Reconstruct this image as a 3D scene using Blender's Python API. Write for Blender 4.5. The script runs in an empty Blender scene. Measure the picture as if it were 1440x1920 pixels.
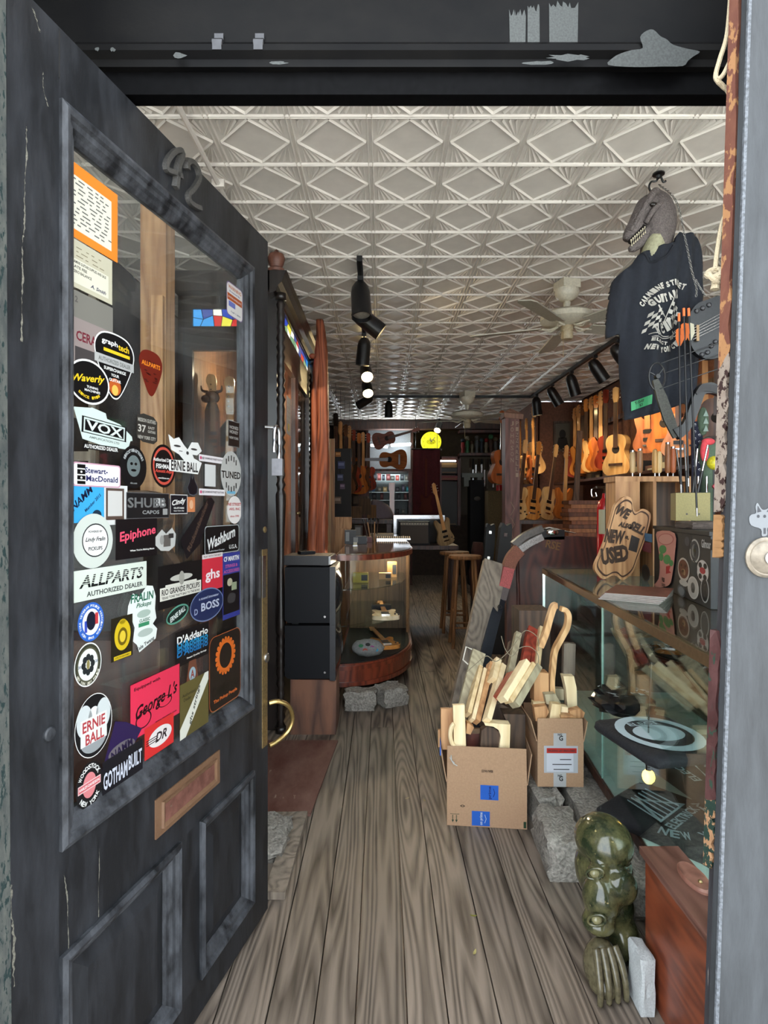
import bpy, bmesh, math, random
from mathutils import Vector, Matrix, Euler, Quaternion
R = math.radians
random.seed(7)
scene = bpy.context.scene
COL = scene.collection

# ------------------------------------------------------------------ camera, sky, exposure
F, CX, HY, CZ = 1096.0, 717.0, 950.0, 1.4        # focal length and vanishing point in 1440x1920 pixels, eye height
cam_d = bpy.data.cameras.new('camera'); cam = bpy.data.objects.new('camera', cam_d); COL.objects.link(cam)
cam.location = (0, 0, CZ); cam.rotation_euler = (R(90), 0, 0)
cam_d.sensor_width = 36.0; cam_d.sensor_fit = 'AUTO'; cam_d.lens = F / 1920 * 36
cam_d.shift_x = 3 / 1920; cam_d.shift_y = -10 / 1920
cam_d.clip_start = 0.02
scene.camera = cam
world = bpy.data.worlds.new('sky'); scene.world = world; world.use_nodes = True
bg = world.node_tree.nodes['Background']
bg.inputs[0].default_value = (0.86, 0.93, 1.0, 1); bg.inputs[1].default_value = 1.0
scene.view_settings.view_transform = 'Standard'; scene.view_settings.look = 'None'
scene.view_settings.gamma = 1.0; scene.view_settings.use_curve_mapping = False
scene.view_settings.exposure = 2.72
sun_d = bpy.data.lights.new('sun', 'SUN'); sun = bpy.data.objects.new('sun', sun_d); COL.objects.link(sun)   # behind the building: the shop front is in shade, the street is lit
sun_d.energy = 5.0; sun_d.angle = R(1.0); sun_d.color = (1, .95, .88); sun.rotation_euler = (R(-35), R(8), 0)
CEIL = 3.0

def W(px, py, Y):
    """the point at depth Y that the photograph shows at pixel (px, py)"""
    return Vector(((px - CX) / F * Y, Y, CZ - (py - HY) / F * Y))
def Wz(px, py, z):
    """the point on the horizontal plane z that the photograph shows at pixel (px, py)"""
    return W(px, py, (CZ - z) * F / (py - HY))

# ------------------------------------------------------------------ materials
MATS = {}
def _new(name):
    m = bpy.data.materials.new(name); m.use_nodes = True
    return m, m.node_tree, m.node_tree.nodes['Principled BSDF']
def _n(nt, t, **kw):
    n = nt.nodes.new(t)
    for k, v in kw.items():
        if k.startswith('i_'):
            n.inputs[k[2:].replace('_', ' ')].default_value = v
        else:
            setattr(n, k, v)
    return n
def c4(c): return (c[0], c[1], c[2], 1)
def srgb(r, g, b):
    f = lambda v: (v / 255 / 12.92) if v / 255 <= .04045 else ((v / 255 + .055) / 1.055) ** 2.4
    return (f(r), f(g), f(b))
def _coords(nt, scale, rnd=True):
    tc = _n(nt, 'ShaderNodeTexCoord'); mp = _n(nt, 'ShaderNodeMapping')
    mp.inputs['Scale'].default_value = scale
    nt.links.new(tc.outputs['Object'], mp.inputs['Vector'])
    if rnd:
        oi = _n(nt, 'ShaderNodeObjectInfo'); mu = _n(nt, 'ShaderNodeMath', operation='MULTIPLY'); mu.inputs[1].default_value = 37.0
        nt.links.new(oi.outputs['Random'], mu.inputs[0]); nt.links.new(mu.outputs[0], mp.inputs['Location'])
    return mp.outputs['Vector']
def _ramp(nt, fac, stops):
    r = _n(nt, 'ShaderNodeValToRGB'); e = r.color_ramp.elements
    while len(e) < len(stops): e.new(.5)
    for el, (p, c) in zip(e, stops): el.position = p; el.color = c4(c)
    nt.links.new(fac, r.inputs[0]); return r.outputs[0]
def _bump(nt, bs, h, strength, dist=.01):
    b = _n(nt, 'ShaderNodeBump'); b.inputs['Strength'].default_value = strength; b.inputs['Distance'].default_value = dist
    nt.links.new(h, b.inputs['Height']); nt.links.new(b.outputs[0], bs.inputs['Normal'])
def m_plain(name, col, rough=.5, metal=0, var=.12, scale=14, bump=0, spec=None):
    if name in MATS: return MATS[name]
    m, nt, bs = _new(name)
    bs.inputs['Roughness'].default_value = rough; bs.inputs['Metallic'].default_value = metal
    if spec is not None: bs.inputs['Specular IOR Level'].default_value = spec
    v = _coords(nt, (scale,) * 3)
    nz = _n(nt, 'ShaderNodeTexNoise'); nz.inputs['Detail'].default_value = 4; nt.links.new(v, nz.inputs['Vector'])
    lo = tuple(x * (1 - var) for x in col); hi = tuple(min(1, x * (1 + var)) for x in col)
    nt.links.new(_ramp(nt, nz.outputs['Fac'], [(.3, lo), (.7, hi)]), bs.inputs['Base Color'])
    if bump: _bump(nt, bs, nz.outputs['Fac'], bump)
    MATS[name] = m; return m
def m_wood(name, c1, c2, rough=.5, scale=(30, 30, 3), rings=10.0, bump=.15, spec=.5, coat=0, vary=.0):
    """contour-line grain: stretched noise folded into rings"""
    if name in MATS: return MATS[name]
    m, nt, bs = _new(name)
    bs.inputs['Roughness'].default_value = rough; bs.inputs['Specular IOR Level'].default_value = spec
    bs.inputs['Coat Weight'].default_value = coat; bs.inputs['Coat Roughness'].default_value = .12
    v = _coords(nt, scale)
    nz = _n(nt, 'ShaderNodeTexNoise'); nz.inputs['Scale'].default_value = .22; nz.inputs['Detail'].default_value = 1.5
    nt.links.new(v, nz.inputs['Vector'])
    mu = _n(nt, 'ShaderNodeMath', operation='MULTIPLY'); mu.inputs[1].default_value = rings
    nt.links.new(nz.outputs['Fac'], mu.inputs[0])
    pp = _n(nt, 'ShaderNodeMath', operation='PINGPONG'); pp.inputs[1].default_value = .5
    nt.links.new(mu.outputs[0], pp.inputs[0])
    n2 = _n(nt, 'ShaderNodeTexNoise'); n2.inputs['Scale'].default_value = 1.3; n2.inputs['Detail'].default_value = 6
    nt.links.new(v, n2.inputs['Vector'])
    ad = _n(nt, 'ShaderNodeMath', operation='ADD'); nt.links.new(pp.outputs[0], ad.inputs[0]); nt.links.new(n2.outputs['Fac'], ad.inputs[1])
    col = _ramp(nt, ad.outputs[0], [(.38, c1), (.95, c2)])
    if vary:                                            # every piece its own tone
        oi = _n(nt, 'ShaderNodeObjectInfo'); mr = _n(nt, 'ShaderNodeMapRange'); mr.inputs['To Min'].default_value = 1 - vary; mr.inputs['To Max'].default_value = 1 + vary
        nt.links.new(oi.outputs['Random'], mr.inputs['Value']); mm = _n(nt, 'ShaderNodeVectorMath', operation='SCALE'); nt.links.new(col, mm.inputs[0]); nt.links.new(mr.outputs[0], mm.inputs['Scale']); col = mm.outputs[0]
    nt.links.new(col, bs.inputs['Base Color'])
    if bump: _bump(nt, bs, ad.outputs[0], bump, .004)
    MATS[name] = m; return m
def m_worn(name, base, chip, rough=.45, scale=(9, 9, 2.2), chip_at=.66, dust=None, dust_at=.5, bump=.3, spec=.25):
    """old paint: dust in soft streaks and hard-edged chips through to an older coat"""
    if name in MATS: return MATS[name]
    m, nt, bs = _new(name)
    bs.inputs['Roughness'].default_value = rough; bs.inputs['Specular IOR Level'].default_value = spec
    v = _coords(nt, scale)
    n1 = _n(nt, 'ShaderNodeTexNoise'); n1.inputs['Scale'].default_value = 1.6; n1.inputs['Detail'].default_value = 9; n1.inputs['Roughness'].default_value = .68
    nt.links.new(v, n1.inputs['Vector'])
    n2 = _n(nt, 'ShaderNodeTexNoise'); n2.inputs['Scale'].default_value = 4.2; n2.inputs['Detail'].default_value = 7; n2.inputs['Roughness'].default_value = .6
    nt.links.new(v, n2.inputs['Vector'])
    d = dust or tuple(min(1, x * 2.2 + .01) for x in base)
    bc = _ramp(nt, n1.outputs['Fac'], [(dust_at - .12, base), (dust_at + .28, d)])
    mx = _n(nt, 'ShaderNodeMix', data_type='RGBA'); mx.inputs['B'].default_value = c4(chip)
    f = _ramp(nt, n2.outputs['Fac'], [(chip_at, (0, 0, 0)), (chip_at + .02, (1, 1, 1))])
    nt.links.new(f, mx.inputs['Factor']); nt.links.new(bc, mx.inputs['A'])
    nt.links.new(mx.outputs['Result'], bs.inputs['Base Color'])
    if bump: _bump(nt, bs, n1.outputs['Fac'], bump, .006)
    MATS[name] = m; return m
def m_glass(name, tint=(1, 1, 1), ior=1.45, rough=.01, dust=0.0):
    if name in MATS: return MATS[name]
    m = bpy.data.materials.new(name); m.use_nodes = True; nt = m.node_tree; nt.nodes.clear()
    out = _n(nt, 'ShaderNodeOutputMaterial'); tr = _n(nt, 'ShaderNodeBsdfTransparent'); gl = _n(nt, 'ShaderNodeBsdfGlossy'); fr = _n(nt, 'ShaderNodeFresnel')
    tr.inputs[0].default_value = c4(tint); gl.inputs['Roughness'].default_value = rough; ge = _n(nt, 'ShaderNodeNewGeometry'); mi = _n(nt, 'ShaderNodeMapRange'); mi.inputs['To Min'].default_value = ior; mi.inputs['To Max'].default_value = 1 / ior
    nt.links.new(ge.outputs['Backfacing'], mi.inputs['Value']); nt.links.new(mi.outputs[0], fr.inputs[0])     # the same reflectance on both faces of a thin pane
    mx = _n(nt, 'ShaderNodeMixShader')
    nt.links.new(fr.outputs[0], mx.inputs[0]); nt.links.new(tr.outputs[0], mx.inputs[1]); nt.links.new(gl.outputs[0], mx.inputs[2])
    last = mx
    if dust:
        df = _n(nt, 'ShaderNodeBsdfDiffuse'); df.inputs[0].default_value = (.6, .6, .6, 1)
        nz = _n(nt, 'ShaderNodeTexNoise'); nz.inputs['Scale'].default_value = 7; nz.inputs['Detail'].default_value = 6
        nt.links.new(_coords(nt, (1, 1, 1)), nz.inputs['Vector'])
        rp = _ramp(nt, nz.outputs['Fac'], [(.35, (0, 0, 0)), (.8, (dust,) * 3)])
        m2 = _n(nt, 'ShaderNodeMixShader'); nt.links.new(rp, m2.inputs[0]); nt.links.new(mx.outputs[0], m2.inputs[1]); nt.links.new(df.outputs[0], m2.inputs[2]); last = m2
    nt.links.new(last.outputs[0], out.inputs[0])
    MATS[name] = m; return m
def m_emit(name, col, strength):
    if name in MATS: return MATS[name]
    m, nt, bs = _new(name)
    bs.inputs['Base Color'].default_value = c4(col); bs.inputs['Emission Color'].default_value = c4(col); bs.inputs['Emission Strength'].default_value = strength
    MATS[name] = m; return m
def m_print(rgb, rough=.5):
    """flat print: one ink"""
    name = 'ink_%d_%d_%d' % rgb
    if name in MATS: return MATS[name]
    m, nt, bs = _new(name)
    bs.inputs['Base Color'].default_value = c4(tuple(v * .58 for v in srgb(*rgb))); bs.inputs['Roughness'].default_value = rough; bs.inputs['Specular IOR Level'].default_value = .3
    MATS[name] = m; return m

# ------------------------------------------------------------------ mesh building
def ell(rx, ry, n=32, a0=0, a1=360):
    full = abs(a1 - a0 - 360) < 1e-6
    k = n if full else n + 1
    return [(rx * math.cos(R(a0 + (a1 - a0) * i / n)), ry * math.sin(R(a0 + (a1 - a0) * i / n))) for i in range(k)]
def rrect(w, h, r=.2, n=4):
    r = min(r, w / 2 - 1e-5, h / 2 - 1e-5); pts = []
    for cx, cy, a in ((w / 2 - r, h / 2 - r, 0), (-w / 2 + r, h / 2 - r, 90), (-w / 2 + r, -h / 2 + r, 180), (w / 2 - r, -h / 2 + r, 270)):
        pts += [(cx + r * math.cos(R(a + 90 * i / n)), cy + r * math.sin(R(a + 90 * i / n))) for i in range(n + 1)]
    return pts
def spline(pts, n=6, closed=True):
    """Catmull-Rom through points of any dimension"""
    P = [Vector(p) for p in pts]; k = len(P); out = []
    rng = range(k) if closed else range(k - 1)
    for i in rng:
        if closed: a, b, c, d = P[(i - 1) % k], P[i], P[(i + 1) % k], P[(i + 2) % k]
        else: a, b, c, d = P[max(0, i - 1)], P[i], P[i + 1], P[min(k - 1, i + 2)]
        for j in range(n):
            t = j / n
            out.append(.5 * ((2 * b) + (c - a) * t + (2 * a - 5 * b + 4 * c - d) * t * t + (3 * b - a - 3 * c + d) * t ** 3))
    if not closed: out.append(P[-1])
    return [tuple(v) for v in out]

class MB:
    def __init__(s): s.bm = bmesh.new()
    def poly(s, vs, faces, M=None):
        b = [s.bm.verts.new(M @ Vector(v) if M else Vector(v)) for v in vs]
        for f in faces:
            try: s.bm.faces.new([b[i] for i in f])
            except ValueError: pass
        return s
    def box(s, lo, hi, M=None):
        x0, y0, z0 = lo; x1, y1, z1 = hi
        return s.poly([(x0, y0, z0), (x1, y0, z0), (x1, y1, z0), (x0, y1, z0), (x0, y0, z1), (x1, y0, z1), (x1, y1, z1), (x0, y1, z1)],
                      [(3, 2, 1, 0), (4, 5, 6, 7), (0, 1, 5, 4), (1, 2, 6, 5), (2, 3, 7, 6), (3, 0, 4, 7)], M)
    def cbox(s, c, size, M=None, rot=(0, 0, 0)):
        T = Matrix.Translation(c) @ Euler(rot).to_matrix().to_4x4()
        if M: T = M @ T
        h = [k / 2 for k in size]
        return s.box((-h[0], -h[1], -h[2]), (h[0], h[1], h[2]), T)
    def loft(s, rings, cap=True, closed=True, M=None):
        k = len(rings[0]); vs = [p for r in rings for p in r]; fs = []
        for i in range(len(rings) - 1):
            for j in range(k if closed else k - 1):
                a = i * k + j; b = i * k + (j + 1) % k
                fs.append((a, b, b + k, a + k))
        if cap and closed:
            fs.append(tuple(reversed(range(k)))); fs.append(tuple(range((len(rings) - 1) * k, len(rings) * k)))
        return s.poly(vs, fs, M)
    def tube(s, pts, r, n=8, cap=True, M=None, prof=None, up=None, closed=False):
        """sweep a circle (or the 2-D profile prof, scaled by r) along points"""
        P = [Vector(p) for p in pts]; rings = []; k = len(P)
        prev = None
        for i, p in enumerate(P):
            if closed: t = P[(i + 1) % k] - P[i - 1]
            else: t = (P[min(i + 1, k - 1)] - P[max(i - 1, 0)])
            t = t.normalized() if t.length > 1e-9 else Vector((0, 0, 1))
            if prev is None:
                ref = Vector(up) if up else (Vector((0, 0, 1)) if abs(t.z) < .9 else Vector((1, 0, 0)))
                a = (ref - t * ref.dot(t)).normalized()
            else:
                a = prev - t * prev.dot(t); a = a.normalized() if a.length > 1e-6 else prev
            prev = a; b = t.cross(a)
            rr = r[i] if isinstance(r, (list, tuple)) else r
            pr = prof if prof else [(math.cos(2 * math.pi * j / n), math.sin(2 * math.pi * j / n)) for j in range(n)]
            rings.append([p + a * (x * rr) + b * (y * rr) for x, y in pr])
        if closed: rings.append(rings[0]); cap = False
        return s.loft(rings, cap, True, M)
    def cyl(s, p0, p1, r0, r1=None, n=12, M=None):
        return s.tube([p0, p1], [r0, r0 if r1 is None else r1], n, True, M)
    def prism(s, out, z0, z1, M=None, inset=0):
        n = len(out); out = [(p[0], p[1]) for p in out]
        if sum(out[i][0] * out[(i + 1) % n][1] - out[(i + 1) % n][0] * out[i][1] for i in range(n)) < 0: out = out[::-1]
        vs = [(x, y, z0) for x, y in out] + [(x, y, z1) for x, y in out]
        fs = [tuple(reversed(range(n))), tuple(range(n, 2 * n))] + [(i, (i + 1) % n, n + (i + 1) % n, n + i) for i in range(n)]
        return s.poly(vs, fs, M)
    def flat(s, out, z=0, M=None):
        n = len(out); out = [(p[0], p[1]) for p in out]
        if sum(out[i][0] * out[(i + 1) % n][1] - out[(i + 1) % n][0] * out[i][1] for i in range(n)) < 0: out = out[::-1]
        return s.poly([(x, y, z) for x, y in out], [tuple(range(n))], M)
    def ring(s, out, inn, z, M=None):
        n = len(out)
        return s.poly([(p[0], p[1], z) for p in out] + [(p[0], p[1], z) for p in inn], [(i, (i + 1) % n, n + (i + 1) % n, n + i) for i in range(n)], M)
    def lathe(s, prof, n=24, M=None):
        rings = [[(r * math.cos(2 * math.pi * j / n), r * math.sin(2 * math.pi * j / n), z) for j in range(n)] for r, z in prof]
        return s.loft(rings, True, True, M)
    def ball(s, c, r, seg=12, M=None):
        r = (r, r, r) if isinstance(r, (int, float)) else r
        T = Matrix.Translation(c) @ Matrix.Diagonal((r[0], r[1], r[2], 1))
        bmesh.ops.create_uvsphere(s.bm, u_segments=seg, v_segments=max(6, seg // 2), radius=1, matrix=(M @ T) if M else T)
        return s
    def mesh(s, name, mat=None, smooth=False, bevel=0, jitter=0, subdiv=0):
        bm = s.bm
        if subdiv: bmesh.ops.subdivide_edges(bm, edges=bm.edges[:], cuts=subdiv, use_grid_fill=True)
        if bevel: bmesh.ops.bevel(bm, geom=[e for e in bm.edges if len(e.link_faces) == 2 and e.calc_face_angle(0) > .5], offset=bevel, segments=2, affect='EDGES', profile=.6)
        if jitter:
            for v in bm.verts: v.co += Vector((random.uniform(-1, 1), random.uniform(-1, 1), random.uniform(-1, 1))) * jitter
        bmesh.ops.recalc_face_normals(bm, faces=bm.faces[:]) if not getattr(s, 'keep', False) else None
        me = bpy.data.meshes.new(name); bm.to_mesh(me); bm.free()
        if smooth:
            for p in me.polygons: p.use_smooth = True
            if smooth != 'all':
                try: me.set_sharp_from_angle(angle=R(40))
                except Exception: pass
        if mat: me.materials.append(mat)
        return me
    def build(s, name, mat, parent=None, smooth=False, bevel=0, world=False, jitter=0, subdiv=0):
        me = s.mesh(name, mat, smooth, bevel, jitter, subdiv)
        return link(name, me, parent, world)
def link(name, me, parent=None, world=False):
    o = bpy.data.objects.new(name, me); COL.objects.link(o)
    if parent:
        o.parent = parent
        if world: me.transform(wm(parent).inverted())
    return o
def wm(o):
    m = o.matrix_basis.copy()
    return (wm(o.parent) @ m) if o.parent else m
def tag(o, label=None, cat=None, group=None, kind=None):
    if label: o['label'] = label
    if cat: o['category'] = cat
    if group: o['group'] = group
    if kind: o['kind'] = kind
    return o
def thing(name, label, cat, loc=(0, 0, 0), rotz=0, group=None, rot=None, kind=None):
    o = bpy.data.objects.new(name, None); COL.objects.link(o); o.empty_display_size = .05
    o.location = loc; o.rotation_euler = rot if rot else (0, 0, rotz)
    return tag(o, label, cat, group, kind)
def solo(mb, name, mat, label, cat, group=None, kind=None, origin=None, **kw):
    """a thing that is one mesh, its origin moved to its base"""
    o = mb.build(name, mat, **kw)
    me = o.data
    if origin is None:
        co = [v.co for v in me.vertices]
        origin = Vector((sum(c.x for c in co) / len(co), sum(c.y for c in co) / len(co), min(c.z for c in co)))
    me.transform(Matrix.Translation(-Vector(origin))); o.location = origin
    return tag(o, label, cat, group, kind)
def copy_tree(o, parent=None):
    c = o.copy(); COL.objects.link(c); c.parent = parent
    for ch in [k for k in bpy.data.objects if k.parent == o]: copy_tree(ch, c)
    return c
def frame(o, x, y, z=None):
    """4x4 with origin o, first axis x, second axis near y"""
    x = Vector(x).normalized(); y = Vector(y); y = (y - x * y.dot(x)).normalized(); z = x.cross(y)
    return Matrix(((x.x, y.x, z.x, o[0]), (x.y, y.y, z.y, o[1]), (x.z, y.z, z.z, o[2]), (0, 0, 0, 1)))

# ------------------------------------------------------------------ lettering
_TXT = {}
def text_mesh(txt, bold=0.0, shear=0.0):
    """verts, faces of a string scaled so that its ink box is 1 high, with its width"""
    key = (txt, bold, shear)
    if key in _TXT: return _TXT[key]
    cu = bpy.data.curves.new('t', 'FONT'); cu.body = txt; cu.size = 1; cu.resolution_u = 2; cu.offset = bold; cu.shear = shear; cu.fill_mode = 'FRONT'
    ob = bpy.data.objects.new('t', cu); COL.objects.link(ob)
    me = bpy.data.meshes.new_from_object(ob.evaluated_get(bpy.context.evaluated_depsgraph_get()))
    vs = [v.co.copy() for v in me.vertices]; fs = [tuple(p.vertices) for p in me.polygons]
    bpy.data.objects.remove(ob); bpy.data.curves.remove(cu); bpy.data.meshes.remove(me)
    if vs:
        x0 = min(v.x for v in vs); x1 = max(v.x for v in vs); y0 = min(v.y for v in vs); y1 = max(v.y for v in vs)
        h = (y1 - y0) or 1
        vs = [((v.x - x0) / h, (v.y - y0) / h) for v in vs]; w = (x1 - x0) / h
    else: w = .3
    _TXT[key] = (vs, fs, w); return _TXT[key]
def put_text(mb, txt, cx, cy, h, w=None, M=None, bold=.02, rot=0, shear=0, z=0):
    """text centred on (cx, cy), ink height h, squeezed to width w if given"""
    vs, fs, tw = text_mesh(txt, bold, shear)
    sx = (w / tw) if w else h
    c, s_ = math.cos(R(rot)), math.sin(R(rot)); out = []
    for x, y in vs:
        a = (x - tw / 2) * sx; b = (y - .5) * h
        out.append((cx + a * c - b * s_, cy + a * s_ + b * c, z))
    mb.poly(out, fs, M); return mb
def arc_text(mb, txt, cx, cy, r, a_mid, h, span, M=None, bold=.02, inward=False, z=0, ry=None):
    """letters on an arc; angles in degrees, clockwise reading on top, anticlockwise below"""
    ry = ry or r; n = len(txt)
    for i, ch in enumerate(txt):
        if ch == ' ': continue
        t = (i + .5) / n - .5
        a = a_mid + (t * span if inward else -t * span)
        x = cx + r * math.cos(R(a)); y = cy + ry * math.sin(R(a))
        put_text(mb, ch, x, y, h, min(h * .9, abs(R(span)) * max(r, ry) / n * .85), M, bold, (a + 90) if inward else (a - 90), 0, z)
    return mb
# ================================================================== THE SETTING
M_floor = m_wood('floor_boards', srgb(60, 52, 45), srgb(124, 112, 100), rough=.6, scale=(30, 2.1, 30), rings=17, bump=.6, vary=.14)
M_tin = m_plain('painted_tin', srgb(214, 208, 200), rough=.36, var=.05, scale=3, bump=.05)
M_plaster = m_plain('dark_plaster', srgb(70, 58, 50), rough=.8, var=.2, scale=3)
M_brickish = m_plain('brown_wall', srgb(104, 66, 50), rough=.8, var=.25, scale=6)
M_black = m_worn('black_door_paint', srgb(23, 24, 26), srgb(120, 120, 116), rough=.42, chip_at=.745, dust=srgb(49, 51, 55), dust_at=.52)
M_black2 = m_worn('black_lintel_paint', srgb(9, 9, 10), srgb(60, 60, 58), rough=.5, scale=(2.2, 2.2, 3.5), chip_at=.74, dust=srgb(20, 19, 18), spec=.08)
M_greyp = m_worn('grey_post_paint', srgb(38, 40, 42), srgb(92, 108, 112), rough=.6, scale=(12, 12, 2), chip_at=.73, dust=srgb(62, 65, 68), dust_at=.5)
M_side = m_worn('jamb_edge_paint', srgb(30, 30, 34), srgb(110, 104, 100), rough=.5, scale=(20, 20, 3), chip_at=.66)
M_wallp = m_plain('street_grey', srgb(120, 120, 118), rough=.8)
M_dkwood = m_wood('dark_wood', srgb(40, 24, 18), srgb(74, 44, 32), rough=.45)

# ---- floor: a bed and its boards
X0, X1, YF0, YF1 = -1.75, 3.03, .95, 12.0
floor = MB().box((X0, YF0, -.10), (X1, YF1, -.024)).build('floor', M_dkwood); tag(floor, kind='structure', label='worn grey brown floor boards running into the shop')
x = -1.70; k = 0
plank_mesh = {}
while x < X1 - .05:
    w = random.choice([.112, .122, .132, .142])
    c0 = YF0 + .01; cut = [c0] + sorted(c0 + .25 * random.randrange(6, 40) for _ in range(random.choice([1, 1, 2]))) + [c0 + 11.0]
    for a, b in zip(cut, cut[1:]):
        if b - a < .05: continue
        L = round((b - a) / .25) * .25 or .25
        key = (w, L)
        if key not in plank_mesh:
            mb = MB(); mb.box((0.0022, 0, -.023), (w - .0022, L - .003, 0)); plank_mesh[key] = mb.mesh('plank', M_floor, bevel=.0012)
        o = link('plank', plank_mesh[key], floor); o.location = (x, a + .001, random.uniform(-.0016, 0))
    x += w
# ---- ceiling: a slab and its pressed-tin tiles
CELL = .335; LX = -.0544; LY = 2.3925
ceiling = MB().box((X0, .9, CEIL + .012), (X1, YF1, CEIL + .1)).build('ceiling', M_plaster); tag(ceiling, kind='structure', label='grey white pressed tin ceiling with diamond pattern')
def tile_into(mb, ox=0, oy=0):
    h = CELL / 2
    T = Matrix.Translation((ox, oy, 0))
    mb.poly([(-h, -h, 0), (h, -h, 0), (h, h, 0), (-h, h, 0)], [(3, 2, 1, 0)], T)
    def ridge(p, q, w0, w1, d0, d1):
        p = Vector((p[0], p[1], 0)); q = Vector((q[0], q[1], 0)); t = (q - p).normalized(); n = Vector((-t.y, t.x, 0)); dn = Vector((0, 0, -1))
        mb.poly([p - n * w0, q - n * w1, q + dn * d1, p + dn * d0, p + n * w0, q + n * w1], [(0, 1, 2, 3), (3, 2, 5, 4)], T)
    e = .010
    for s in (-1, 1):
        ridge((s * (h - e), -h), (s * (h - e), h), .005, .005, .009, .009)
        ridge((-h, s * (h - .006)), (h, s * (h - .006)), .004, .004, .008, .008)
    g = h - .018
    for sx in (-1, 1):
        for sy in (-1, 1):
            ridge((sx * g, 0), (0, sy * g), .0055, .0055, .009, .009)
            for i in range(4):
                t = (i + .35) / 4
                ridge((sx * (g - .012 - .022 * t), sy * (.030 + .018 * (1 - t))), (sx * (g - .008 - (g - .035) * t), sy * (g - .004)), .0012, .0080, .002, .009)
tile_mb = MB(); tile_mb.keep = True; tile_into(tile_mb); tile_me = tile_mb.mesh('ceiling_tile', M_tin)
cells = []
for i in range(-5, 9):
    for j in range(-3, 27):
        cx_, cy_ = LX + (i + .5) * CELL, LY + (j + .5) * CELL
        px = CX + cx_ / cy_ * F; py = HY - (CEIL - CZ) / cy_ * F
        seen = 235 < px < 1375 and py > 120
        cells.append((0 if seen else 1, cy_, cx_))
cells.sort()
rest = MB(); rest.keep = True
for q, (s_, cy_, cx_) in enumerate(cells):
    if s_ == 0 and q < 290:
        o = link('ceiling_tile', tile_me, ceiling); o.location = (cx_, cy_, CEIL)
    else: tile_into(rest, cx_, cy_)
o = rest.build('ceiling_tile', M_tin, ceiling); o.location = (0, 0, CEIL); o['kind'] = 'stuff'
# ---- walls
def structure(name, mb, mat, label=None, **kw): return tag(mb.build(name, mat, **kw), label, kind='structure')
structure('wall_left', MB().box((X0 - .1, .9, -.1), (X0, YF1, CEIL + .1)), M_plaster)
structure('wall_inner_left', MB().box((-1.12, 5.6, 0), (-1.02, YF1, CEIL - .02)), M_plaster)
structure('wall_right', MB().box((X1, .9, -.1), (X1 + .1, 8.9, CEIL + .1)), M_brickish)
structure('wall_corner_right', MB().box((2.35, 8.82, 0), (X1 + .1, 8.92, CEIL - .02)), M_brickish)
structure('wall_side_back', MB().box((2.27, 8.82, 0), (2.37, YF1, CEIL - .02)), M_brickish)
structure('wall_back', MB().box((X0, YF1, -.1), (X1, YF1 + .1, CEIL + .1)), M_plaster)
# shop front: masonry left of the door, low wall and window right of it
fr = MB(); fr.box((X0, .93, -.1), (-.70, 1.03, .75)); fr.box((X0, .93, 2.75), (-.70, 1.03, CEIL + .1)); fr.box((-.86, .93, .75), (-.70, 1.03, 2.75)); fr.box((-.70, .95, CEIL), (.86, 1.0, CEIL + .1))
structure('wall_front', fr, M_wallp)
lw = MB(); lw.box((.86, 1.16, -.1), (X1, 1.24, .28)); lw.box((.86, 1.16, 2.85), (X1, 1.24, CEIL + .1)); lw.box((.82, 1.0, 0), (.88, 1.24, CEIL + .1))
structure('wall_front_right', lw, M_wallp)
wf = thing('window_1', 'shop window beside the door', None, (1.9, 1.2, .28), kind='structure')
g = MB(); g.box((-1.02, -.006, .03), (1.10, .006, 2.55)); g.build('pane', m_glass('window_glass', (.96, .98, .97)), wf)
f = MB()
for xx in (-1.04, .02, 1.08): f.box((xx, -.03, .03), (xx + .045, .03, 2.55))
f.box((-1.04, -.03, 0), (1.125, .03, .03)); f.box((-1.04, -.03, 2.55), (1.125, .03, 2.58)); f.build('window_frame', M_black, wf)
wl = thing('window_3', 'shop window left of the door', None, (-1.3, .98, .75), kind='structure')
MB().box((-.45, -.006, .03), (.44, .006, 1.97)).build('pane', m_glass('window_glass'), wl)
f = MB(); f.box((-.45, -.03, 0), (.44, .03, .03)); f.box((-.45, -.03, 1.97), (.44, .03, 2.0)); f.box((-.45, -.03, .03), (-.41, .03, 1.97)); f.box((.40, -.03, .03), (.44, .03, 1.97)); f.build('window_frame', M_black, wl)
# pavement and the far side of the street, behind the camera
structure('ground', MB().box((-14, -18, -.16), (14, .95, -.10)), m_plain('pavement', srgb(178, 176, 172), rough=.8, var=.1, scale=4))
structure('threshold', MB().box((-.70, .86, -.1), (.86, .95, .004)), m_plain('threshold_stone', srgb(120, 118, 114), rough=.7))

# jamb edge at the far left, old pale paint flaking
jl = MB(); jl.loft([[(-.71, .90, z), (x_, .90, z), (x_ - .004, .955, z), (-.71, .955, z)] for x_, z in ((-.612, 2.6), (-.610, 1.9), (-.608, 1.5), (-.606, 1.1), (-.603, .7), (-.600, .3), (-.600, 0))]); structure('trim_2', jl, m_worn('jamb_pale_paint', srgb(60, 64, 63), srgb(28, 44, 44), rough=.7, scale=(24, 24, 12), chip_at=.56, dust=srgb(92, 94, 88)), 'pale flaking jamb edge at the far left')
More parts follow.
